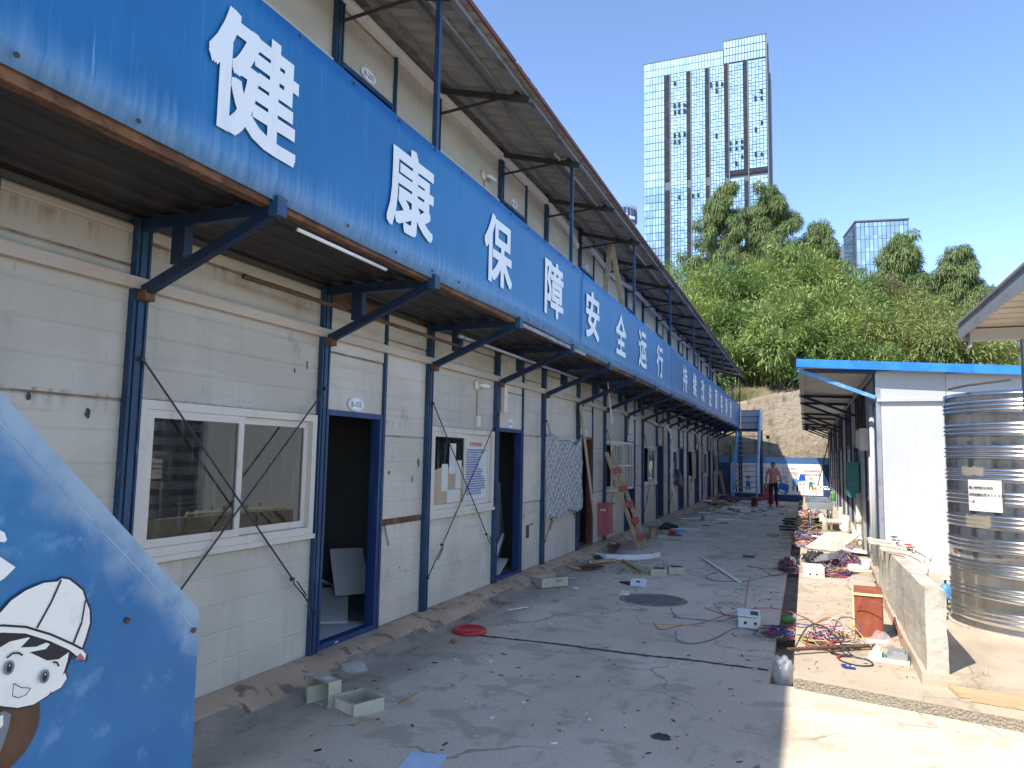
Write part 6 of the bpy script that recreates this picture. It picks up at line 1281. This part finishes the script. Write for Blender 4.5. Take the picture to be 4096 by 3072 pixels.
m_ = MB(); standing(m_); ob('body', m_.mesh('body', 'plastic_beige'), sb, Ms); ob('divider', MB().box(-.01, -.004, -.12, .04, .01, .12).mesh('divider', 'plastic_beige'), sb, Ms); ob('label', MB().box(.02, .09, -.03, .03, .1705, .172).mesh('label', 'plastic_cream'), sb, Ms)
Ml = T(-2.86, 4.38, G0) @ RZ(-.42)
openbox('meter_box', Ml, .26, .24, .085, 'plastic_beige', 'pale beige open tray box with pinkish end beside the standing box', 'meter box', extra=[('label', MB().box(-.10, .10, -.1225, -.1205, .012, .075).mesh('label', 'plastic_cream')), ('inner_tray', MB().box(-.06, .05, -.06, .06, .007, .02).mesh('inner_tray', 'plastic_beige')), ('socket', MB().box(-.045, .0, -.01, .04, .0205, .0225).mesh('socket', 'plastic_black'))])
tag(ob('box_cover', MB().box(-.085, .085, -.055, .055, 0, .006).mesh('box_cover', 'plastic_beige'), None, T(-2.80, 4.14, G0+.004) @ RZ(.55)), 'thin beige cover plate lying in front of the tray box', 'cover')
Mb = T(-3.22, 9.42, G0+.01) @ RZ(.95)
vents = MB(); [vents.box(.02+.018*q, .026+.018*q, -.1315, -.1295, .06, .10) for q in range(6)]
openbox('meter_box', Mb, .42, .26, .12, 'plastic_beige', 'beige open box with vent slots by the plinth before door B-105', 'meter box', extra=[('vent', vents.mesh('vent', 'plastic_black'))])
for i, (x, y, a, lab) in enumerate([(-2.08, 11.12, .25, 'beige box with dark window, left of a pair in the yard'), (-1.87, 11.42, .3, 'beige box with dark window, right of a pair in the yard')]):
    openbox('meter_box', T(x, y, G0) @ RZ(a), .24, .26, .085, 'plastic_beige', lab, 'meter box', closed=True, extra=[('window', MB().box(-.07, .09, -.06, .08, .0935, .096).mesh('window', 'plastic_black'))])
t = empty('switch_panel', mtx=T(-2.15, 10.05, G0+.03) @ RZ(.12) @ RX(.28), label='white switch panel leaning on a black plate in the yard', cat='switch panel')
for nm, mt, b in (('plate', 'plastic_white', (-.105, .105, -.10, .10, 0, .02)), ('window', 'plastic_black', (-.03, .02, -.02, .03, .0205, .022)), ('screw', 'plastic_black', (-.07, -.06, .0, .01, .0205, .022)), ('screw', 'plastic_black', (.05, .06, .0, .01, .0205, .022))): ob(nm, MB().box(*b).mesh(nm, mt), t, WM[t])
tag(cage('black_plate', 'plastic_black', None, lambda m: m.prism([(-2.44, 10.14), (-2.22, 9.96), (-2.16, 10.05), (-2.33, 10.22)], 2, G0+.003, G0+.02)), 'flat black plate half under the white switch panel', 'plate')
t = empty('socket_plate', mtx=T(-2.16, 9.30, G0+.012) @ RZ(.05) @ RX(.15), label='small white broken socket plate on the manhole rim', cat='socket plate')
for nm, mt, b in (('plate', 'plastic_white', (-.055, .055, -.05, .06, 0, .018)), ('slot', 'plastic_black', (-.012, -.008, .0, .025, .0185, .02)), ('slot', 'plastic_black', (.008, .012, .0, .025, .0185, .02)), ('rim', 'plastic_white', (-.05, .055, -.06, -.05, .0, .035))): ob(nm, MB().box(*b).mesh(nm, mt), t, WM[t])
# curved trim standing on edge, shovels, sticks
def arc_trim(m):
    pts = [Vector((-3.44, 12.40, 0)), Vector((-3.2, 12.33, 0)), Vector((-2.97, 12.37, 0)), Vector((-2.7, 12.52, 0)), Vector((-2.5, 12.78, 0)), Vector((-2.42, 13.08, 0))]
    vs = []; fs = []; n = len(pts)
    for p in pts: vs += [(p.x, p.y, G0+.002), (p.x, p.y, G0+.085), (p.x+.006, p.y+.012, G0+.085), (p.x+.006, p.y+.012, G0+.002)]
    for i in range(n-1):
        for k in range(4): fs.append((i*4+k, i*4+(k+1) % 4, (i+1)*4+(k+1) % 4, (i+1)*4+k))
    fs += [(0, 1, 2, 3), (4*n-4, 4*n-1, 4*n-2, 4*n-3)]; m.add(vs, fs)
tag(cage('curved_trim', 'plastic_white', None, arc_trim), 'long curved white trim board standing on edge in the yard', 'trim')
tag(cage('black_plate', 'plastic_black', None, lambda m: m.prism([(-3.50, 12.38), (-3.25, 11.98), (-3.18, 12.05), (-3.35, 12.42)], 2, -.085, -.07)), 'black triangular sheet at the left end of the curved trim', 'plate')
def shovel(name, a, b, c, label, mt='wood'):
    a, b, c = Vector(a), Vector(b), Vector(c); t = empty(name, a, 0, label, 'shovel'); cage('handle', mt, t, lambda m: m.tube([a, a.lerp(b, .5)+Vector((0, 0, .012)), b], [.018, .017, .02], 10), True)
    d = (c-b).normalized(); s = d.cross(Vector((0, 0, 1)))
    def bl(m):
        vs = []; 
        for q in range(7):
            tt = q/6; wv = .11*math.sin(min(1, .35+tt*1.1)*math.pi*.62)*(1 if tt < .7 else 1-(tt-.7)*2.2)
            for e in (-1, -.5, 0, .5, 1): vs.append(b+(c-b)*tt+s*wv*e+Vector((0, 0, .03*e*e+.01)))
        fs = [(q*5+e, q*5+e+1, (q+1)*5+e+1, (q+1)*5+e) for q in range(6) for e in range(4)]
        n = len(vs); m.add(vs+[v-Vector((0, 0, .004)) for v in vs], fs+[tuple(n+i for i in reversed(f)) for f in fs])
    cage('blade', 'rebar', t, bl, True)
shovel('shovel', (-3.62, 10.75, -.03), (-3.22, 10.86, -.10), (-2.98, 11.30, -.12), 'rusty shovel with split wooden handle on the plinth')
shovel('trowel', (-3.50, 13.44, -.02), (-3.36, 13.50, -.02), (-3.20, 13.02, -.07), 'small spade with pale handle lying near the mailbox', 'wood_pale')
tag(cage('pipe_offcut', 'wood', None, lambda m: (m.tube([(-3.28, 11.50, -.09), (-3.08, 11.85, -.095)], .03, 10), m.tube([(-3.08, 11.85, -.095), (-2.97, 12.02, -.095)], .034, 10, 0))), 'round wooden handle piece behind the shovel blade', 'handle')
tag(cage('wood_stick', 'wood', None, lambda m: m.bar((-2.87, 12.16, G0+.025), (-2.31, 11.10, G0+.022), .05, .035)), 'brown wooden batten lying aslant in the yard', 'batten')
tag(cage('trim_strip', 'plastic_white', None, lambda m: (m.bar((-1.75, 13.38, G0+.012), (-1.42, 12.38, G0+.03), .06, .008), m.bar((-1.42, 12.38, G0+.03), (-.89, 10.92, G0+.012), .06, .008))), 'bent white strip lying across the middle of the yard', 'strip')
tag(cage('trim_strip', 'plastic_white', None, lambda m: m.bar((-3.10, 7.65, -.10), (-2.98, 7.95, -.11), .03, .006)), 'short white strip lying by the plinth edge', 'strip')
# ladder leaning on the grille
ld = empty('ladder', (-2.94, 14.1, G0), 0, 'home-made wooden ladder with red boards for rungs', 'ladder')
fa, fb, ta, tb_ = Vector((-2.96, 13.92, G0)), Vector((-2.92, 14.32, G0)), Vector((-3.515, 13.53, 1.70)), Vector((-3.515, 13.95, 1.73))
for p, q in ((fa, ta), (fb, tb_)): cage('rail', 'wood_plank', ld, lambda m: m.bar(p, q, .045, .065, 0, (1, 0, 0)))
for s in (.12, .29, .46, .62, .80):
    p, q = fa.lerp(ta, s)+Vector((.04, -.05, .0)), fb.lerp(tb_, s)+Vector((.04, .05, .0)); cage('rung', 'paint_red', ld, lambda m: m.bar(p, q, .018, .11, 0, (ta-fa)))
# red letter box
mb = empty('letter_box', (FX+.1, 13.8, .14), 0, 'faded red letter box on the wall right of the red framed door', 'letter box')
cage('body', 'mailbox', mb, lambda m: m.prism([(13.65, .15), (14.0, .15), (14.0, .70), (13.65, .70)], 0, FX+.012, FX+.21)); cage('lid', 'mailbox', mb, lambda m: m.prism([(13.61, .70), (14.04, .70), (14.04, .725), (13.61, .725)], 0, FX+.01, FX+.245))
cage('slot', 'plastic_cream', mb, lambda m: m.box(FX+.05, FX+.16, 13.643, 13.649, .585, .62)); cage('opening', 'plastic_black', mb, lambda m: m.box(FX+.06, FX+.15, 13.640, 13.6425, .598, .607)); cage('skirt', 'mailbox', mb, lambda m: m.box(FX+.012, FX+.18, 13.64, 13.66, .11, .149))
# cable spool
sp = empty('cable_spool', (-3.12, 15.98, G0), 0, 'empty cardboard cable spool standing behind the ladder', 'spool')
cage('drum', 'cardboard', sp, lambda m: m.lathe([(.07, .012), (.07, .25)], 24, (-3.12, 15.98, G0)), True)
for z in (.0, .25): cage('flange', 'ink_grey' if z else 'cardboard', sp, lambda m: m.lathe([(.001, 0), (.155, 0), (.155, .012), (.001, .012)], 28, (-3.12, 15.98, G0+z+.001)))
def far_bits():
    R_ = random.Random(21)
    items = [('plastic_pot', (-2.86, 17.0), (.06, .05, .08), 'plastic_red', 'red plastic pot lying right of the cable spool', 'pot'), ('plastic_pot', (-2.72, 17.1), (.07, .05, .08), 'bracket_blue', 'blue plastic pot beside the red one', 'pot'), ('box_scrap', (-2.95, 16.2), (.10, .14, .07), 'plastic_beige', 'small beige box at the foot of the cable spool', 'box'), ('yellow_scrap', (-2.62, 15.9), (.13, .05, .012), 'wire_yellow', 'yellow plastic scrap near the cable spool', 'scrap'),
             ('box_scrap', (-2.95, 19.6), (.3, .22, .08), 'plastic_beige', 'beige box lying before the far doors, left one', 'box'), ('box_scrap', (-2.6, 21.5), (.16, .2, .12), 'plastic_beige', 'beige box lying before the far doors, middle one', 'box'), ('box_scrap', (-1.95, 25.6), (.18, .2, .1), 'plastic_cream', 'small cream box in the far yard', 'box'),
             ('white_tray', (-2.85, 18.4), (.4, .12, .02), 'plastic_white', 'white plate lying near the far black shoes', 'plate'), ('black_scrap', (-.98, 13.9), (.1, .12, .01), 'plastic_black', 'black scrap in the middle of the far yard', 'scrap'), ('cup', (-.75, 17.9), (.11, .06, .05), 'wood_pale', 'tan paper cup near the drain', 'cup'), ('cup_band', (-.66, 17.95), (.03, .06, .05), 'plastic_red', 'red sleeve beside the tan paper cup', 'cup'), ('white_stick', (-1.75, 18.0), (.18, .03, .012), 'plastic_white', 'short white stick in the far yard', 'stick'),
             ('black_scrap', (-2.1, 20.8), (.1, .1, .02), 'plastic_black', 'black lump in the far yard', 'scrap'), ('green_scrap', (-2.45, 19.7), (.08, .08, .02), 'green_box', 'small green scrap in the far yard', 'scrap'), ('paper_scrap', (-1.9, 23.6), (.2, .12, .01), 'paper', 'white paper scrap in the far yard', 'paper'), ('cardboard_scrap', (-2.45, 24.3), (.4, .16, .03), 'cardboard', 'brown cardboard scrap in the far yard', 'cardboard'), ('plywood_sheet', (-2.95, 16.9), (.3, .14, .008), 'paint_red', 'thin reddish plywood scrap in the far yard', 'scrap'),
             ('glass_tray', (-1.0, 27.2), (.5, .5, .02), 'film_haze', 'clear plastic tray near the person', 'tray'), ('green_scrap', (-1.15, 28.3), (.14, .1, .02), 'plastic_green', 'green scrap at the person\'s feet', 'scrap')]
    for n, (x, y), (sx, sy, sz), mt, lab, cat in items:
        o = ob(n, MB().box(-sx, sx, -sy, sy, 0, sz).mesh(n, mt), None, T(x, y, gz(y)+.006) @ RZ(R_.uniform(-.6, .6))); jitter(o, min(sx, sy)*.08, 1, int(x*10)); tag(o, lab, cat)
    for pts, mt, lab in [([(-3.6, 21.2), (-2.9, 21.6), (-1.9, 21.9), (-.9, 21.3)], 'plastic_white', 'long thin white conduit lying across the far yard'), ([(-2.75, 26.8), (-2.2, 27.4), (-2.0, 28.0)], 'plastic_white', 'curved white strip near the far debris'), ([(-3.2, 24.0), (-2.7, 24.4)], 'plastic_white', 'short white strip near the far debris'), ([(-3.1, 27.3), (-2.5, 26.9)], 'green_box', 'short green pipe near the far debris'), ([(-1.1, 31.5), (.0, 30.6), (.6, 30.2)], 'plastic_white', 'white pipe on the ground before the hoarding')]:
        tag(cage('strip', mt, None, lambda m: m.tube([(x, y, gz(y)+.02) for x, y in pts], .02, 6)), lab, 'strip')
    crumple('plastic_bag', (-2.25, 20.6, G0), (.25, .2, .09), 'white plastic film lying in the far yard', 'film_haze', 11)
    crumple('plastic_bag', (-1.55, 28.3, G0), (.2, .2, .10), 'white plastic film beside the water bottles', 'film_haze', 12)
    for i in range(3): tag(cage('water_bottle', 'water_bottle', None, lambda m: m.lathe([(.001, 0), (.045, 0), (.045, .2), (.018, .26), (.018, .29), (.001, .29)], 12, (-1.52+.08*i, 28.25+.05*(i % 2), gz(28.2))), True), 'clear water bottle beside the person, %s of three' % ['leftmost', 'middle', 'rightmost'][i], 'bottle', 'water bottles beside the person')
    for i, (x, y, a) in enumerate([(-3.25, 18.6, .4), (-3.05, 18.3, .9), (-3.2, 17.9, .6)]):
        o = ob('shoe', MB().tube([(-.14, 0, .03), (-.05, 0, .06), (.06, 0, .045), (.14, 0, .025)], [.03, .05, .05, .03], 10).mesh('shoe', 'plastic_black', True), None, T(x, y, -.11) @ RZ(a)); tag(o, 'black shoe discarded on the plinth before the far doors, %s' % ['farthest of three', 'middle of three', 'nearest of three'][i], 'shoe', 'discarded black shoes')
    crate = empty('wooden_crate', (-1.7, 29.4, gz(29)), 0, 'red-brown open wooden stand left of the person', 'crate'); y0 = 29.3; z0 = gz(29.3)
    cage('top', 'ply_red', crate, lambda m: m.box(-1.95, -1.50, y0-.18, y0+.25, z0+.32, z0+.35)); cage('side', 'ply_red', crate, lambda m: m.box(-1.95, -1.92, y0-.18, y0+.25, z0, z0+.319)); cage('side', 'ply_red', crate, lambda m: m.box(-1.75, -1.72, y0-.17, y0+.25, z0, z0+.319)); cage('back', 'door_red', crate, lambda m: m.box(-1.919, -1.751, y0+.22, y0+.25, z0, z0+.319)); cage('apron', 'ply_red', crate, lambda m: m.box(-1.719, -1.50, y0-.175, y0-.15, z0+.2, z0+.319))
    tag(cage('red_cabinet', 'paint_red', None, lambda m: (m.box(-1.66, -1.28, 32.6, 33.0, gz(33), .62), m.box(-1.63, -1.31, 32.59, 32.599, gz(33)+.08, .55))), 'faded red cabinet behind the staircase and the person', 'cabinet')
    # rubbish heap at the end of the barracks
    cols = ['wood_pale', 'cardboard', 'brick_red', 'plastic_white', 'wood', 'paint_red', 'wire_purple', 'ply_edge']; names = ['scrap_wood', 'cardboard', 'brick', 'trim_piece', 'scrap_wood', 'scrap_wood', 'blanket', 'scrap_wood']
    for i in range(26):
        q = i % 8; y = R_.uniform(27.5, 32.5); x = R_.uniform(-3.55, -2.75)+.02*(y-27); sx, sy, sz = R_.uniform(.08, .3), R_.uniform(.04, .16), R_.uniform(.01, .05)
        o = ob(names[q], MB().box(-sx, sx, -sy, sy, 0, sz).mesh(names[q], cols[q]), None, T(x, y, gz(y)+.05+R_.uniform(0, .12)) @ RZ(R_.uniform(-1.5, 1.5)) @ RX(R_.uniform(-.3, .3)))
        tag(o, ['pale wood scrap', 'cardboard scrap', 'red brick piece', 'white trim piece', 'brown wood scrap', 'red painted wood scrap', 'purple cloth scrap', 'yellowish wood scrap'][q]+' in the rubbish heap at the far end of the barracks', 'scrap', 'rubbish heap at the far end of the barracks')
    crumple('blanket', (-3.0, 31.6, gz(31.6)), (.42, .4, .34), 'dark purple blanket bundle by the foot of the far staircase', 'wire_purple', 15, 'blanket')
    tag(cage('leaning_board', 'wood', None, lambda m: m.bar((-3.45, 32.6, .1), (-3.0, 31.4, .02+gz(31)), .3, .02)), 'brown board sloping in the far rubbish heap', 'board'); tag(cage('leaning_board', 'wood', None, lambda m: m.bar((-3.5, 33.2, 1.1), (-3.15, 32.2, gz(32)), .12, .02)), 'brown plank leaning on the barracks end post', 'board')
far_bits()
# small litter: bark chips, butts, white crumbs (countless)
def litter():
    R_ = random.Random(5); m = MB(); mats = ['wood', 'plastic_black', 'plastic_white', 'brick_red', 'dark_dirt']
    def bit(x, y, s, q, el=1.):
        M = T(x, y, gz(y)+.004) @ RZ(R_.uniform(0, 6.28)) @ RX(R_.uniform(-.2, .2)); m.box(-s*el, s*el, -s*.35, s*.35, 0, s*.35, q, M)
    for i in range(170): bit(R_.gauss(-2.45, .35), R_.gauss(11.4, .4), R_.uniform(.008, .02), R_.choice([0, 0, 1, 1, 3]))
    for i in range(420):
        y = 3.3+R_.random()**1.3*26; x = R_.uniform(-3.15, -.35); bit(x, y, R_.uniform(.004, .013)*(1+y*.02), R_.choice([0, 1, 1, 2, 3, 4, 4, 4]), R_.uniform(.6, 2.2))
    for i in range(60): bit(R_.uniform(-.9, -.4), R_.uniform(9, 10.5), R_.uniform(.006, .016), R_.choice([0, 0, 1]))
    for x, y in [(-2.79, 5.72), (-2.53, 5.83), (-1.88, 4.97), (-1.96, 4.6), (-1.36, 4.83), (-1.45, 4.36), (-2.5, 5.8)]: bit(x, y, .022, 2)
    for i in range(240):
        y = R_.uniform(24, 30); bit(R_.uniform(-3.1, -.6), y, R_.uniform(.02, .06), R_.choice([0, 2, 2, 2, 1, 3]), R_.uniform(.6, 2.5))
    o = m.build('litter', mats); tag(o, 'small chips, butts and crumbs scattered over the yard concrete', 'litter', kind='stuff')
    m = MB()
    for i in range(150):
        x = R_.uniform(-.05, .8); y = R_.uniform(6.4, 11); M = T(x, y, PZ+.003) @ RZ(R_.uniform(0, 6.28)); s = R_.uniform(.005, .012); m.box(-s*1.4, s*1.4, -s*.4, s*.4, 0, s*.3, R_.choice([0, 0, 4]), M)
    for i in range(90):
        M = T(R_.uniform(-.29, -.13), R_.uniform(6.3, 20), -.237) @ RZ(R_.uniform(0, 6.28)); s = R_.uniform(.008, .02); m.box(-s, s, -s*.5, s*.5, 0, s*.5, R_.choice([0, 2, 4, 4]), M)
    tag(m.build('litter', mats), 'dry leaf bits scattered over the right platform and drain', 'litter', kind='stuff')
litter()
for x, y, a, l, lab in ((-2.655, 4.71, 1.55, .13, 'thin brown stick on the yard, right of the beige boxes'), (-2.67, 4.18, 1.2, .1, 'thin brown stick touching the beige cover plate')):
    tag(ob('stick', MB().bar((-l, 0, .006), (l, 0, .006), .012, .008).mesh('stick', 'wood'), None, T(x, y, G0) @ RZ(a)), lab, 'stick')
crumple('brick_chip', (-3.06, 6.22, G0), (.03, .025, .035), 'small reddish brick chip below the red lid', 'brick_red', 4, 'stone')
tag(ob('paper_scrap', MB().box(-.12, .12, -.03, .03, 0, .004).mesh('paper_scrap', 'paper'), None, T(-3.16, 10.05, -.115) @ RZ(.3)), 'white and yellow paper strip behind the vented beige box', 'paper')
crumple('shell_scrap', (-2.85, 9.4, G0), (.05, .04, .02), 'flat white plastic scrap right of the vented beige box', 'plastic_white', 9, 'scrap')
# chain hanging by the rusty joint
tag(cage('chain', 'dark_steel', None, lambda m: [m.tube([(FX+.02+.006*math.cos(a), ym(1)+.06+.09*q/9+.008*math.sin(a), .94-.022*q+.012*math.cos(a*1.0)) for a in np.linspace(0, 6.283, 7)], .003, 4) for q in range(10)]), 'short rusty chain hanging from the wall beside door B-103', 'chain')
# ================================================================ the person
def person():
    px, py, pz = -1.14, 29.15, gz(29.15); ht = 1.68/1.72
    t = empty('person', (px, py, pz), 0, 'person in a striped red polo shirt and dark trousers walking with a blue stool', 'person')
    V = dict(pel=(0, .02, .93, .135, .10), sp=(0, .02, 1.08, .135, .095), ch=(0, .01, 1.30, .165, .105), ub=(0, .0, 1.41, .12, .085), nk=(0, -.015, 1.49, .052, .052), hb=(0, -.03, 1.555, .066, .078), ht=(0, -.025, 1.66, .074, .088), tp=(0, -.02, 1.70, .05, .06))
    E_ = [('pel', 'sp'), ('sp', 'ch'), ('ch', 'ub'), ('ub', 'nk'), ('nk', 'hb'), ('hb', 'ht'), ('ht', 'tp')]
    for s, n in ((-1, 'a'), (1, 'b')):
        f = -1 if n == 'a' else 1
        V.update({n+'sh': (s*.175, .0, 1.395, .062, .062), n+'el': (s*(.255 if f < 0 else .265), .035, 1.12, .044, .044), n+'wr': (s*(.27 if f < 0 else .31), -.05, .90, .029, .029), n+'ha': (s*(.268 if f < 0 else .315), -.075, .83, .032, .022),
                  n+'hi': (s*.088, .01, .86, .098, .098), n+'kn': (s*.105, -.075 if f < 0 else -.01, .50, .064, .064), n+'ca': (s*.105, -.05 if f < 0 else .05, .33, .060, .060), n+'an': (s*.11, -.10 if f < 0 else .10, .10, .046, .046), n+'he': (s*.11, -.10 if f < 0 else .11, .055, .044, .044), n+'to': (s*.125, -.28 if f < 0 else -.07, .04, .04, .032)})
        E_ += [('ub', n+'sh'), (n+'sh', n+'el'), (n+'el', n+'wr'), (n+'wr', n+'ha'), ('pel', n+'hi'), (n+'hi', n+'kn'), (n+'kn', n+'ca'), (n+'ca', n+'an'), (n+'an', n+'he'), (n+'he', n+'to')]
    names = list(V); me = bpy.data.meshes.new('body'); me.from_pydata([V[n][:3] for n in names], [(names.index(a), names.index(b)) for a, b in E_], [])
    o = bpy.data.objects.new('body', me); COL.objects.link(o); md = o.modifiers.new('s', 'SKIN'); md.use_smooth_shade = True; o.modifiers.new('u', 'SUBSURF').levels = 2
    for i, n in enumerate(names): me.skin_vertices[0].data[i].radius = V[n][3:5]; me.skin_vertices[0].data[i].use_root = (n == 'pel')
    dg = bpy.context.evaluated_depsgraph_get(); dg.update(); bm_ = bpy.data.meshes.new_from_object(o.evaluated_get(dg)); bpy.data.objects.remove(o)
    bm_.transform(Matrix.Scale(ht, 4)); bm_.name = 'body'; bm_.materials.clear()
    for n in ('skin', 'shirt', 'trousers', 'shoe', 'glove'): bm_.materials.append(MT[n])
    for p in bm_.polygons:
        c = p.center/ht; arm = abs(c.x) > .185 and c.z > .75
        if c.z > 1.475: k = 0
        elif arm and c.z < .90: k = 4
        elif arm and c.z < 1.20: k = 0
        elif c.z > .93: k = 1
        elif c.z > .10: k = 2
        else: k = 3
        p.material_index = k
    bm_.shade_smooth(); M = T(px, py, pz); ob('body', bm_, t, M)
    h = ht
    def child(n, mt, f, sm=True): m = MB(); f(m); ob(n, m.mesh(n, mt, sm), t, M)
    def hairf(m):
        vs = []; n, k = 16, 7
        for j in range(k):
            for i in range(n):
                a = 2*math.pi*i/n; ph = j/(k-1)*1.25; low = 1.0 if math.sin(a) < -.3 else 1.35
                ph *= low*.95; vs.append((.088*math.sin(ph)*math.cos(a)*h, (-.02+.102*math.sin(ph)*math.sin(a))*h, (1.632+.10*math.cos(ph))*h))
        m.add(vs, [(j*n+i, j*n+(i+1) % n, (j+1)*n+(i+1) % n, (j+1)*n+i) for j in range(k-1) for i in range(n)])
    child('hair', 'hair', hairf)
    child('nose', 'skin', lambda m: m.tube([(0, -.105*h, 1.635*h), (0, -.128*h, 1.60*h), (0, -.108*h, 1.585*h)], [.008, .014, .008], 6))
    for s in (-1, 1):
        child('ear', 'skin', lambda m: m.tube([(s*.076*h, -.02*h, 1.64*h), (s*.09*h, -.015*h, 1.615*h), (s*.074*h, -.02*h, 1.585*h)], [.008, .014, .008], 6)); child('eye', 'hair', lambda m: m.box(s*.032-.012, s*.032+.012, -.116*h, -.104*h, 1.632*h, 1.642*h), False)
        xx = s*(.268 if s < 0 else .315)
        for q in range(5):
            a = (q-2)*.012; child('finger', 'glove', lambda m: m.tube([((xx+(s*-.02 if q == 4 else a*.2))*h, (-.075+a)*h, .815*h), ((xx+(s*-.045 if q == 4 else 0))*h, (-.085+a)*h, (.775 if q < 4 else .80)*h), ((xx-s*.02)*h, (-.08+a)*h, (.745+abs(q-2)*.006 if q < 4 else .775)*h)], [.011, .010, .008], 6))
    child('mouth', 'ink_pink', lambda m: m.box(-.02, .02, -.112*h, -.103*h, 1.558*h, 1.565*h), False)
    child('collar', 'collar', lambda m: (m.tube([(.062*math.cos(a)*h, (-.012+.065*math.sin(a))*h, (1.475-.02*(math.sin(a) < 0))*h) for a in np.linspace(0, 6.283, 20)], .016, 6), m.prism([(-.05, 1.46*h), (.0, 1.38*h), (.05, 1.46*h)], 1, -.112*h, -.095*h)))
    for s in (-1, 1): child('cuff', 'collar', lambda m: m.tube([(s*.236*h, .027*h, 1.205*h), (s*.242*h, .03*h, 1.185*h)], .052, 12))
person()
def stool():
    M = T(-.80, 29.12, .56) @ RY(.35) @ RX(.9); t = empty('plastic_stool', mtx=M, label='blue plastic stool carried in the person\'s gloved hand', cat='stool')
    m = MB(); m.box(-.15, .15, -.15, .15, .10, .125); ob('seat', m.mesh('seat', 'plastic_blue'), t, M)
    for sx in (-1, 1):
        for sy in (-1, 1): ob('leg', MB().bar((sx*.13, sy*.13, .10), (sx*.17, sy*.17, -.17), .045).mesh('leg', 'plastic_blue'), t, M)
    for s in (-1, 1): ob('rail', MB().bar((s*.155, -.155, -.06), (s*.155, .155, -.06), .02, .03).mesh('rail', 'plastic_blue'), t, M); ob('rail', MB().bar((-.155, s*.155, -.06), (.155, s*.155, -.06), .02, .03).mesh('rail', 'plastic_blue'), t, M)
stool()
# round lamp on the retaining wall
tag(cage('flood_lamp', 'plastic_black', None, lambda m: (m.tube([(-1.64, 37.0, 2.68), (-1.62, 37.5, 2.64)], .02, 6), m.tube([(-1.66, 36.95, 2.70), (-1.66, 37.15, 2.70)], .09, 10))), 'small black flood lamp on the retaining wall right of the staircase', 'lamp')
